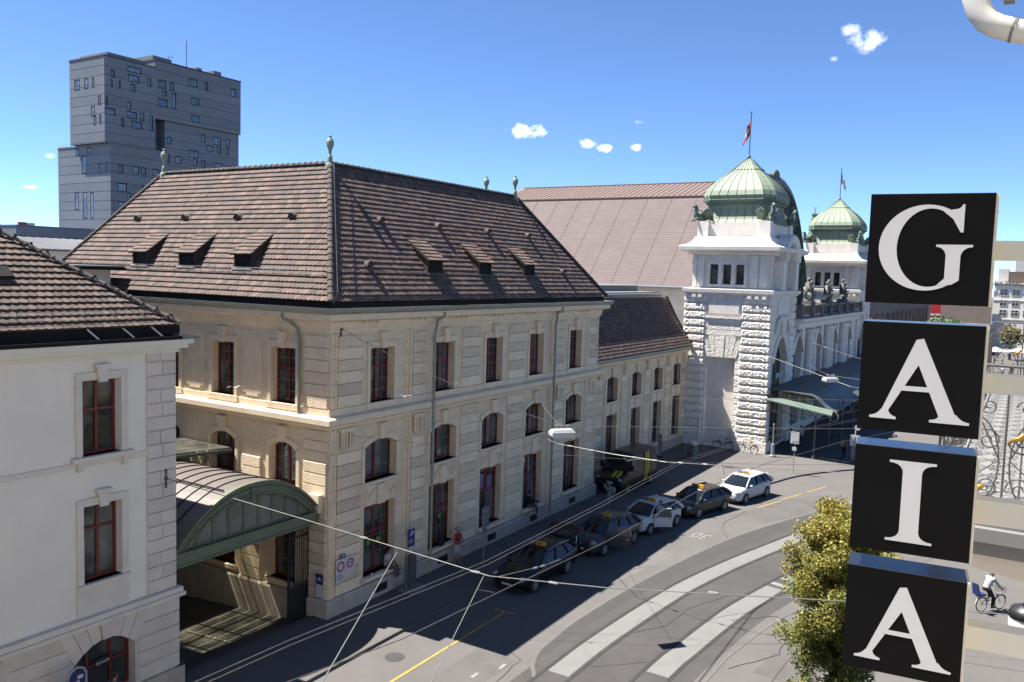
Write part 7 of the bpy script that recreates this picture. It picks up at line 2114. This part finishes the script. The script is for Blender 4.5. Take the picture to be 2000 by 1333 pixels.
# ================================================================== BICYCLES
def bicycle(label, pos, ang, frame, basket=False, seat=False, lean=0.0):
    b = thing('bicycle', label, 'bicycle', pos, ang, 'bicycles'); b.rotation_euler = (lean, 0, ang)
    rw, wb = .335, 1.06
    circ = lambda cx, r, n=24: [(cx+r*math.cos(2*math.pi*k/n), 0, rw+r*math.sin(2*math.pi*k/n)) for k in range(n+1)]
    for cx in (0, wb):
        m = MB(); m.tube(circ(cx, rw-.02), .02, 6); w = cpart(m, 'wheel', 'rubber', b)
        m = MB(); m.tube(circ(cx, rw-.05), .01, 4)
        for k in range(14): a = 2*math.pi*k/14; m.tube([(cx, .015*(-1)**k, rw), (cx+(rw-.05)*math.cos(a), 0, rw+(rw-.05)*math.sin(a))], .0025, 3)
        cpart(m, 'rim', 'alloy', w)
        m = MB(); m.tube([(cx+(rw+.03)*math.cos(a), 0, rw+(rw+.03)*math.sin(a)) for a in [R(20+k*14) for k in range(12)]], .018, 5); cpart(m, 'mudguard', frame, b)
    m = MB(); bb, st_, hd_ = (.44, 0, .29), (.30, 0, .78), (.88, 0, .80)
    m.tube([bb, st_], .018, 6); m.tube([bb, (.90, 0, .70)], .024, 6); m.tube([(.36, 0, .58), (.89, 0, .76)], .016, 6); m.tube([(0, 0, rw), bb], .012, 5); m.tube([(0, 0, rw), (.34, 0, .66)], .011, 5); m.tube([(wb, 0, rw), (.93, 0, .62), (.86, 0, .98)], .016, 6)
    cpart(m, 'frame', frame, b)
    m = MB(); m.tube([(.28, 0, .78), (.26, 0, .92)], .013, 5); m.hexa([(.12, -.09, .92), (.12, .09, .92), (.38, .03, .93), (.38, -.03, .93), (.12, -.09, .97), (.12, .09, .97), (.38, .03, .96), (.38, -.03, .96)]); cpart(m, 'saddle', 'trim_black', b)
    m = MB(); m.tube([(.70, -.28, 1.02), (.82, -.22, 1.03), (.86, 0, .99), (.82, .22, 1.03), (.70, .28, 1.02)], .014, 6); cpart(m, 'handlebar', 'trim_black', b)
    m = MB(); m.tube([(bb[0], -.1, bb[2]), (bb[0]+.16, -.1, bb[2]-.06)], .012, 5); m.tube([(bb[0], .1, bb[2]), (bb[0]-.16, .1, bb[2]+.06)], .012, 5); m.lathe([(.09, -.01), (.09, .01)], (0, 0, 0), 14); place(m, (0, 0, 0), (1, 0, 0), (0, 1, 0), (0, 0, 1)); cpart(m, 'crank', 'alloy', b)
    m = MB(); m.box(-.32, .14, -.06, .06, .72, .735); m.tube([(0, .05, rw), (-.1, .05, .72)], .007, 4); m.tube([(0, -.05, rw), (-.1, -.05, .72)], .007, 4); cpart(m, 'rack', 'trim_black', b)
    if basket:
        m = MB()
        for z in (.82, .92, 1.02): m.tube([(.92, -.16, z), (1.18, -.16, z), (1.18, .16, z), (.92, .16, z), (.92, -.16, z)], .008, 4)
        for x, y in ((.92, -.16), (1.05, -.16), (1.18, -.16), (1.18, 0), (1.18, .16), (1.05, .16), (.92, .16)): m.tube([(x, y, .82), (x, y, 1.02)], .006, 4)
        cpart(m, 'basket', 'trim_black', b)
    if seat:
        m = MB(); m.hexa([(-.3, -.17, .76), (-.3, .17, .76), (.06, .15, .76), (.06, -.15, .76), (-.34, -.17, .84), (-.34, .17, .84), (.04, .15, .84), (.04, -.15, .84)]); m.hexa([(-.36, -.17, .8), (-.36, .17, .8), (-.29, .17, .8), (-.29, -.17, .8), (-.48, -.14, 1.3), (-.48, .14, 1.3), (-.42, .14, 1.3), (-.42, -.14, 1.3)]); cpart(m, 'child_seat', 'sign_blue', b)
    return b
bicycle('black bicycle leaning in the shade against the tower niche', (42.55, -2.75, PZ), R(92), 'trim_black', lean=-.10)
bicycle('dark bicycle with thin frame parked in the sun at the corner of the tower', (42.45, -4.75, PZ), R(84), 'cloth_brown', lean=-.10)
HB = R(-38)
bicycle('bicycle with child seat ridden along the street between the sign and the right edge', (16.75, -21.72, 0), HB, 'car_white', True, True)
bh = lambda x, y: (16.75+x*math.cos(HB)-y*math.sin(HB), -21.72+x*math.sin(HB)+y*math.cos(HB), 0)
cy = dict(pelvis=(.22, 0, 1.02), waist=(.26, 0, 1.16), chest=(.40, 0, 1.36), neck=(.47, 0, 1.51), head=(.52, 0, 1.66), sh=(.42, .18, 1.45), el=(.58, .25, 1.22), wr=(.76, .25, 1.07), hip=(.24, .09, 1.0), kn_l=(.62, .11, .78), an_l=(.42, .12, .42), to_l=(.56, .12, .38), kn_r=(.55, -.11, .58), an_r=(.46, -.12, .22), to_r=(.60, -.12, .18))
cyc = person('cyclist in white jacket and white helmet riding past beyond the sign', (16.75, -21.72, 0), HB, cy, 'cloth_white', 'cloth_black', sleeves='long')
hm = MB(); hm.ball((.51, 0, 1.70), .125, 10, 8, (1.1, .85, .85)); cpart(hm, 'helmet', 'white_paint', cyc, True)

# ================================================================== STREET FURNITURE
ip = thing('info_pillar', 'dark grey ticket pillar with red mark and blue panel, on a concrete foot by the first windows', 'ticket machine', (4.1, -.8, PZ))
mb = MB(); mb.box(3.75, 4.75, -1.2, -.45, PZ, PZ+.14); mb.build('foot', 'roof_concrete', ip)
mb = MB(); mb.box(3.98, 4.38, -.98, -.66, PZ+.14, 1.62); mb.build('cabinet', 'iron_grey', ip)
mb = MB(); mb.lathe([(.07, 0), (.07, .006)], (0, 0, 0), 12); place(mb, (4.2, -.985, 1.25), (1, 0, 0), (0, 0, 1), (0, -1, 0)); mb.build('red_mark', 'sign_red', ip)
mb = MB()
for x in (3.93, 4.43): mb.tube([(x, -.8, PZ+.1), (x, -.8, 2.78)], .025, 6)
mb.tube([(3.93, -.8, 2.78), (4.0, -.8, 2.86), (4.36, -.8, 2.86), (4.43, -.8, 2.78)], .02, 6); mb.build('post', 'steel_light', ip)
mb = MB(); mb.box(3.96, 4.40, -.83, -.79, 2.02, 2.78); pb = mb.build('blue_panel', 'sign_blue', ip)
mb = MB(); mb.box(4.06, 4.26, -.836, -.831, 2.52, 2.58); mb.box(4.16, 4.32, -.836, -.831, 2.60, 2.68); mb.box(4.02, 4.3, -.836, -.831, 2.2, 2.23); mb.box(4.02, 4.24, -.836, -.831, 2.3, 2.33); mb.build('panel_print', 'sign_white', pb)
sp = thing('sign_post', 'slim steel pole with a grey sign plate on the pavement by the third window', 'sign', (8.65, -1.6, PZ))
mb = MB(); mb.tube([(8.65, -1.6, PZ), (8.65, -1.6, 2.95)], .03, 8); mb.build('pole', 'steel_light', sp)
mb = MB(); mb.box(8.36, 8.94, -1.66, -1.635, 1.95, 2.85); pl = mb.build('plate_back', 'zinc', sp); mb = MB()
for z in (2.1, 2.4, 2.7): mb.box(8.36, 8.94, -1.68, -1.66, z, z+.05)
mb.build('stiffener', 'steel_light', pl); mb = MB(); mb.box(8.45, 8.8, -1.66, -1.64, 1.7, 1.9); mb.build('small_plate', 'zinc', sp)
def board(name, label, x0, x1, z0, z1, inner):
    s = thing(name, label, 'sign', ((x0+x1)/2, -.2, z0), 0, 'white traffic boards on the wing corner')
    mb = MB(); mb.box(x0, x1, -.205, -.18, z0, z1); mb.build('plate', 'sign_white', s)
    r = (x1-x0)*.40; cx, cz = (x0+x1)/2, z1-.08-r
    mb = MB(); mb.loft([[(cx+q*math.cos(2*math.pi*k/24), y, cz+q*math.sin(2*math.pi*k/24)) for k in range(24)] for q, y in ((r*.68, -.207), (r*.68, -.21), (r, -.21), (r, -.207))], True, False); mb.build('red_ring', 'sign_red', s)
    mb = MB()
    if inner:
        for i, (a, b) in enumerate(((-.09, .02), (-.05, -.03), (.02, .03), (.05, -.02))): mb.box(cx+a, cx+a+.05, -.21, -.2075, cz+b-.02, cz+b+.03)
    else:
        for i in range(3): mb.box(x0+.06, x1-.05-.06*i, -.208, -.2055, z0+.07+i*.085, z0+.10+i*.085)
    mb.build('print', 'iron_grey', s)
board('traffic_board', 'white board with red ring and lines of text on the wing corner', .27, .80, 1.46, 2.34, False)
board('traffic_board', 'square white board with red ring and small symbols, right of the text board', .83, 1.32, 1.68, 2.34, True)
hn = MB(); hn.box(.50, .80, -.20, -.18, 2.37, 2.52); hn = tag(hn.build('house_number', 'iron_grey'), 'small grey number plate 30 above the traffic boards', 'sign')
mb = text_mb('30', .14, .002); place(mb, (.65, -.203, 2.445), (1, 0, 0), (0, 0, 1), (0, -1, 0)); mb.build('lettering', 'sign_white', hn)
bw = thing('wall_panel_sign', 'tall blue and white information panel on the corner pier of the wing', 'sign', (-.17, .35, .9))
mb = MB(); mb.box(-.19, -.165, .08, .42, .92, 1.45); mb.build('white_part', 'sign_white', bw); mb = MB(); mb.box(-.191, -.165, .08, .42, 1.452, 1.85); q_ = mb.build('blue_part', 'sign_blue', bw)
mb = MB(); mb.box(-.196, -.1915, .14, .36, 1.60, 1.64); mb.box(-.196, -.1915, .16, .30, 1.66, 1.72); mb.build('print', 'sign_white', q_)
bl = thing('parking_sign', 'blue sign in a rounded grey frame at the bottom left before the arched window', 'sign', (-10.62, -.85, PZ))
mb = MB(); mb.tube([(-10.88, -.85, PZ), (-10.88, -.85, 2.3), (-10.80, -.85, 2.45), (-10.62, -.85, 2.52), (-10.44, -.85, 2.45), (-10.36, -.85, 2.3), (-10.36, -.85, PZ)], .04, 8); mb.build('frame', 'steel_light', bl)
mb = MB(); mb.box(-10.84, -10.40, -.87, -.84, 1.5, 2.42); q_ = mb.build('blue_panel', 'sign_blue', bl); mb = MB(); mb.hexa([(-10.76, -.876, 2.06), (-10.56, -.876, 2.10), (-10.56, -.876, 2.16), (-10.76, -.876, 2.12), (-10.76, -.872, 2.06), (-10.56, -.872, 2.10), (-10.56, -.872, 2.16), (-10.76, -.872, 2.12)]); mb.box(-10.62, -10.46, -.876, -.872, 2.2, 2.29); mb.build('print', 'sign_white', q_)
mb = MB(); mb.box(-10.70, -10.50, -.8765, -.872, 2.17, 2.195); mb.build('red_print', 'sign_red', q_)
wc_ = thing('waste_shelter', 'grey-green metal bin with a small gabled lid near the annex wall', 'bin', (37.4, -1.35, PZ))
mb = MB(); mb.box(37.0, 37.9, -1.75, -1.05, PZ+.1, 1.25); mb.build('box', 'verdigris_dark', wc_); mb = MB(); mb.prism([(36.95, -1.8, 1.25), (36.95, -1.4, 1.5), (36.95, -1.0, 1.25)], (1.0, 0, 0)); mb.build('lid', 'steel_light', wc_)
for x in (37.02, 37.85):
    for y in (-1.72, -1.08): mb = MB(); mb.box(x-.03, x+.03, y-.03, y+.03, PZ, 1.3); mb.build('leg', 'steel_light', wc_)
mb = MB(); mb.box(36.985, 36.998, -1.55, -1.25, .55, .75); mb.build('red_mark', 'sign_red', wc_)
p2 = thing('steel_post', 'thin steel pole standing beside the metal bin', 'pole', (38.9, -1.3, PZ)); mb = MB(); mb.tube([(38.9, -1.3, PZ), (38.9, -1.3, 3.2)], .03, 6); mb.build('pole', 'steel_light', p2); mb = MB(); mb.box(38.6, 39.2, -1.6, -1.0, PZ, PZ+.12); mb.build('foot', 'roof_concrete', p2)
p3 = thing('bollard_lamp', 'pale stepped steel post on a round foot before the entrance canopy', 'post', (42.4, -6.2, PZ)); mb = MB(); mb.lathe([(.3, 0), (.3, .12), (.14, .16), (.13, 1.0), (.05, 1.05), (.05, 2.5), (.07, 2.55), (.02, 2.65)], (42.4, -6.2, PZ), 10); mb.build('post', 'steel_light', p3)
p4 = thing('stop_sign', 'white stop board on a thin pole on the sunny plaza corner', 'sign', (37.7, -8.9, PZ)); mb = MB(); mb.tube([(37.7, -8.9, PZ), (37.7, -8.9, 3.1)], .03, 6); mb.build('pole', 'steel_light', p4)
mb = MB(); mb.frus(37.64, 37.68, -9.2, -8.6, 2.25, 3.1, 0, 0); mb.build('board', 'white_paint', p4); mb = MB(); mb.box(37.63, 37.67, -9.05, -8.75, 1.75, 2.0); mb.build('small_board', 'white_paint', p4)
mb = MB(); mb.box(37.632, 37.639, -9.1, -9.02, 2.35, 2.45); mb.box(37.632, 37.639, -8.9, -8.75, 2.35, 2.4); mb.build('print', 'iron_grey', p4)
p5 = thing('platform_sign', 'white sign with a black figure 1 beside the third letter box', 'sign', (45.1, -11.75, PZ))
mb = MB(); mb.box(44.9, 45.3, -12.0, -11.5, PZ, 1.2); mb.build('cabinet', 'zinc', p5); mb = MB(); mb.box(44.86, 44.9, -12.1, -11.4, 1.3, 2.15); mb.tube([(45.0, -11.75, 1.2), (45.0, -11.75, 2.7)], .04, 6); mb.build('board', 'white_paint', p5)
mb = text_mb('1', .75, .004); place(mb, (44.85, -11.75, 1.72), (0, -1, 0), (0, 0, 1), (-1, 0, 0)); mb.build('lettering', 'iron_black', p5)
mb = MB(); mb.lathe([(.22, 0), (.22, .03)], (0, 0, 0), 16); place(mb, (44.9, -11.9, 2.75), (0, 1, 0), (0, 0, 1), (-1, 0, 0)); mb.build('disc', 'white_paint', p5)
tl_ = thing('traffic_light', 'small dark traffic light on the square seen above the balcony railing', 'traffic light', (60, -21.6, 0)); mb = MB(); mb.tube([(60, -21.6, 0), (60, -21.6, 3.2)], .06, 6); mb.build('pole', 'iron_grey', tl_); mb = MB(); mb.box(59.85, 60.1, -21.75, -21.45, 3.0, 3.9); mb.build('housing', 'iron_black', tl_); mb = MB(); mb.ball((59.84, -21.6, 3.7), .09); mb.build('red_lens', 'lamp_red', tl_)

# ================================================================== OVERHEAD WIRES AND HANGING LAMPS
def wire(label, pts, r, mat='wire_grey', sag=0.0, name='overhead_wire', fit=()):
    P = [Vector(p) for p in pts]
    if sag:
        out = []
        for a, b in zip(P[:-1], P[1:]):
            for k in range(8): t = k/8; p = a.lerp(b, t); p.z -= sag*4*t*(1-t); out.append(p)
        P = out+[P[-1]]
    mb = MB(); mb.tube(P, r, 5); o = tag(mb.build(name, mat), label, 'wire', 'overhead wires')
    for p in fit:
        m = MB(); p = Vector(p); d = (P[-1]-P[0]).normalized(); m.tube([p-d*.12, p-d*.09, p+d*.09, p+d*.12], [r*1.3, r*2.4, r*2.4, r*1.3], 6); m.build('clamp', 'steel_light', o)
    return o
wire('thick pale span wire from the left house across the street below the wing corner', [(-7.08, .1, 7.03), (-6.85, -5.8, 6.72), (-7.05, -12.1, 6.55), (-6.2, -14.73, 6.6), (-4.07, -19.68, 6.75), (-3.2, -23.4, 7.0)], .013, fit=[(-6.93, -8.0, 6.66), (-7.05, -11.7, 6.56), (-6.6, -13.6, 6.58), (-5.2, -17.0, 6.68)])
tw = [(-40, -9.6), (-13.69, -9.89), (-11.48, -9.97), (-4.95, -10.6), (2.27, -10.55), (9.97, -10.34), (16, -11.1), (24, -13.2), (34, -16.6), (48, -22.2)]
wire('upper wire of the twin contact line over the nearer-to-station track', [(x, y, 6.0) for x, y in tw], .011, 'wire_dark')
wire('lower wire of the twin contact line over the nearer-to-station track', [(x, y-.08, 5.93) for x, y in tw], .011, 'wire_dark')
wire('single contact wire over the track nearer the hotel', [(-40, -11.2, 6), (-12.71, -11.28, 6.0), (-10, -11.85, 6.0), (-6.04, -12.13, 6.0), (-1.38, -12.52, 6.0), (6, -12.7, 6), (12, -13.4, 6), (20, -15.2, 6), (30, -18.7, 6), (45, -24, 6)], .011, 'wire_dark')
wire('pale pull-off wire running down to the bottom edge left of the yellow line', [(-14.5, -13.2, 6.3), (-6.82, -9.06, 6.45)], .013)
wire('pale pull-off wire running down to the bottom edge near the yellow line', [(-13.2, -14.55, 6.3), (-6.98, -11.9, 6.5)], .010)
wire('short pale registration arm at the kink of the span wire', [(-7.64, -12.2, 6.42), (-7.1, -12.28, 6.2)], .010)
wire('insulated pale arm in front of the first taxi', [(-7.0, -12.3, 6.56), (-4.94, -12.38, 6.25), (-3.83, -12.31, 6.1)], .011, fit=[(-5.3, -12.37, 6.3), (-4.94, -12.38, 6.25)])
wire('beaded span wire from the wing past the yellow striped van towards the hotel', [(14.3, -.15, 5.6), (8.33, -5.54, 6.45), (7.72, -8.52, 6.5), (7.73, -10.74, 6.5), (8.39, -12.81, 6.55), (9.5, -17, 6.7), (11, -23.4, 7.0)], .014, fit=[(8.2, -6.2, 6.46), (7.9, -7.4, 6.48), (7.72, -9.4, 6.5), (7.74, -10.3, 6.5), (7.9, -11.3, 6.52), (8.2, -12.2, 6.54)])
wire('curved steel arm hanging from the beaded span wire', [(7.72, -8.9, 6.5), (7.9, -9.0, 6.25), (8.6, -9.3, 6.3), (9.3, -9.9, 6.15), (9.8, -10.4, 6.02)], .014, 'steel_light')
wire('second curved steel arm hanging beyond the beaded span wire', [(8.39, -12.81, 6.55), (8.5, -12.9, 6.2), (9.6, -12.4, 6.25), (10.6, -12.9, 6.05)], .014, 'steel_light')
wire('thin wire from the upper corner of the wing down to the first hanging lamp', [(.51, -.12, 11.46), (4.47, -7.78, 8.05)], .009, sag=.25, fit=[(2.6, -4.2, 9.5)])
wire('thin level wire from the first hanging lamp across to the hotel', [(4.47, -7.78, 8.05), (11.59, -16.5, 8.0), (17, -23.4, 8.3)], .008)
wire('thin wire from the first-floor console of the wing over the taxis', [(1.08, -.15, 7.23), (5.2, -8.0, 6.8), (10, -17, 6.9), (13, -23.4, 7.2)], .007, 'wire_dark', .1)
wire('thin wire from the middle of the wing to the first hanging lamp', [(15.3, -.1, 7.7), (4.47, -7.78, 8.02)], .008, sag=.2)
wire('wire from the lower front of the near tower across the plaza', [(42.9, -5.4, 7.9), (38.5, -12.3, 6.6), (30, -23, 7)], .014, fit=[(40.0, -9.9, 7.05)])
wire('wire from the arcade over the canopy to the second hanging lamp', [(52, -5.6, 7.3), (31.2, -12.3, 8.05)], .010, sag=.2)
wire('long wire from the near tower past the second hanging lamp', [(47, -5.4, 9.6), (40, -12, 8.6), (31, -21, 8.0)], .012, fit=[(42.5, -9.6, 8.95)])
wire('wire from the second hanging lamp to the hotel side', [(31.2, -12.3, 8.05), (20, -23.4, 8.6)], .010)
wire('level span wire in front of the tower foot', [(23.5, -.2, 6.2), (30, -9.5, 6.4), (36, -18.5, 6.5)], .010)
wire('dark low wire crossing the sunny plaza corner', [(18, -10.9, 6.0), (30, -14.2, 6.2), (52, -20, 6.6)], .010, 'wire_dark')
def hang_lamp(label, p):
    l = thing('hanging_street_lamp', label, 'street lamp', p, R(-40), 'street lamps hung on wires')
    mb = MB(); mb.frus(-.46, .46, -.22, .22, -.36, -.22, -.012); mb.frus(-.45, .45, -.21, .21, -.2195, -.13, .05); cpart(mb, 'housing', 'white_paint', l)
    mb = MB(); mb.frus(-.40, .40, -.18, .18, -.43, -.361, -.03); cpart(mb, 'diffuser', 'sign_white', l)
    mb = MB(); mb.tube([(-.26, 0, .02), (.26, 0, .02)], .02, 5); mb.tube([(-.1, 0, -.13), (0, 0, .04), (.1, 0, -.13)], .015, 5); mb.ball((-.24, 0, .02), .035); mb.ball((.24, 0, .02), .035); cpart(mb, 'hanger', 'steel_light', l)
hang_lamp('white box lamp hung on wires in front of the wing', (4.47, -7.78, 8.05))
hang_lamp('white box lamp hung on wires above the entrance canopy', (31.2, -12.3, 8.05))
# wall anchors
for p, lab in (((.51, -.09, 11.46), 'iron wire anchor on the upper corner of the wing'), ((-7.08, .12, 7.03), 'iron wire hook on the quoin of the left house')):
    mb = MB(); mb.ball(p, .07, 8, 6); mb.tube([p, (p[0], p[1]-.1, p[2])], .03, 5); mb.box(p[0]-.03, p[0]+.03, p[1]-.02, p[1]+.03, p[2]-.3, p[2]+.3)
    tag(mb.build('wire_anchor', 'iron_grey'), lab, 'anchor')
# gulls in flight before the wing
for p, lab, a in (((-1.6, -5, 9.55), 'white gull gliding before the corner pier of the wing', .4), ((-7.0, -3.0, 10.2), 'white gull gliding before the upper court window', 1.2)):
    b = thing('bird', lab, 'bird', p, a, 'gulls in flight'); b.scale = (.62, .62, .62)
    mb = MB(); mb.tube([(-.16, 0, 0), (-.06, 0, .01), (.06, 0, .015), (.15, 0, .02), (.19, 0, .015)], [.012, .038, .042, .025, .006], 7); cpart(mb, 'body', 'white_paint', b, True)
    for s in (-1, 1): mb = MB(); mb.loft([[(.06, s*.02, .02), (-.05, s*.02, .02), (-.05, s*.02, .03), (.06, s*.02, .03)], [(.09, s*.2, .09), (-.01, s*.2, .09), (-.01, s*.2, .097), (.09, s*.2, .097)], [(-.02, s*.42, .05), (-.05, s*.42, .05), (-.05, s*.42, .054), (-.02, s*.42, .054)]]); cpart(mb, 'wing', 'cloth_pale' if s > 0 else 'white_paint', b)

# ================================================================== THE STREET TREE below the sign
def street_tree(x, y, label):
    t = thing('street_tree', label, 'tree', (x, y, 0))
    rnd = random.Random(11)
    mb = MB(); mb.tube([(x, y, 0), (x-.05, y+.05, 1.2), (x-.1, y, 2.6), (x-.1, y-.1, 4.2), (x, y-.2, 5.4), (x+.1, y-.2, 6.4)], [.17, .14, .12, .09, .05, .02], 8)
    ends = []
    for k in range(92):
        h = 1.3+5.0*(k+rnd.random())/92; a = rnd.uniform(0, 2*PI)
        f = 1-abs(h-3.7)/4.0
        ln = (.75+1.15*f)*rnd.uniform(.55, 1.0)
        p0 = Vector((x-.08, y-.05*h/4, h)); p2 = p0+Vector((math.cos(a)*ln, math.sin(a)*ln, ln*rnd.uniform(.15, .7))); p1 = p0.lerp(p2, .5)+Vector((0, 0, .12))
        mb.tube([p0, p1, p2], [.04, .025, .01], 5); ends += [(p1, rnd.uniform(.35, .55)), (p2, rnd.uniform(.3, .5)), (p0.lerp(p2, .8), rnd.uniform(.3, .55))]
    mb.build('trunk', 'bark', t)
    for k in range(9): ends.append((Vector((x-.95+rnd.uniform(-.25, .25), y+.75+rnd.uniform(-.25, .25), .6+k*.36)), .4))
    lf = MB()
    zmax = 8.0
    for c, rad in ends:
        n = 330
        base = rnd.random()
        for j in range(n):
            a, b, g = rnd.gauss(0, 1), rnd.gauss(0, 1), rnd.gauss(0, 1); l = math.sqrt(a*a+b*b+g*g)+1e-6
            rr = rad*(rnd.random()**.45)
            p = c+Vector((a/l*rr, b/l*rr, g/l*rr*.85)); s = rnd.uniform(.03, .062)
            u = Vector((rnd.gauss(0, 1), rnd.gauss(0, 1), rnd.gauss(0, .6))).normalized(); w = u.cross(Vector((rnd.gauss(0, 1), rnd.gauss(0, 1), rnd.gauss(0, 1)))).normalized()
            hgt = (p.z-1.6)/5
            yel = min(1, max(0, hgt*.65+(base-.5)*.55+rnd.uniform(-.4, .4)+.2))
            v = rnd.uniform(.7, 1.25)
            col = (lerp(.095, .29, yel)*v, lerp(.14, .235, yel)*v, lerp(.03, .045, yel)*v)
            lf.poly([p-u*s, p+w*s*.62, p+u*s, p-w*s*.62], col)
    lf.build('crown', 'leaf', t)
street_tree(3.5, -18.25, 'street tree turning yellow, rising behind the lower letter boxes')
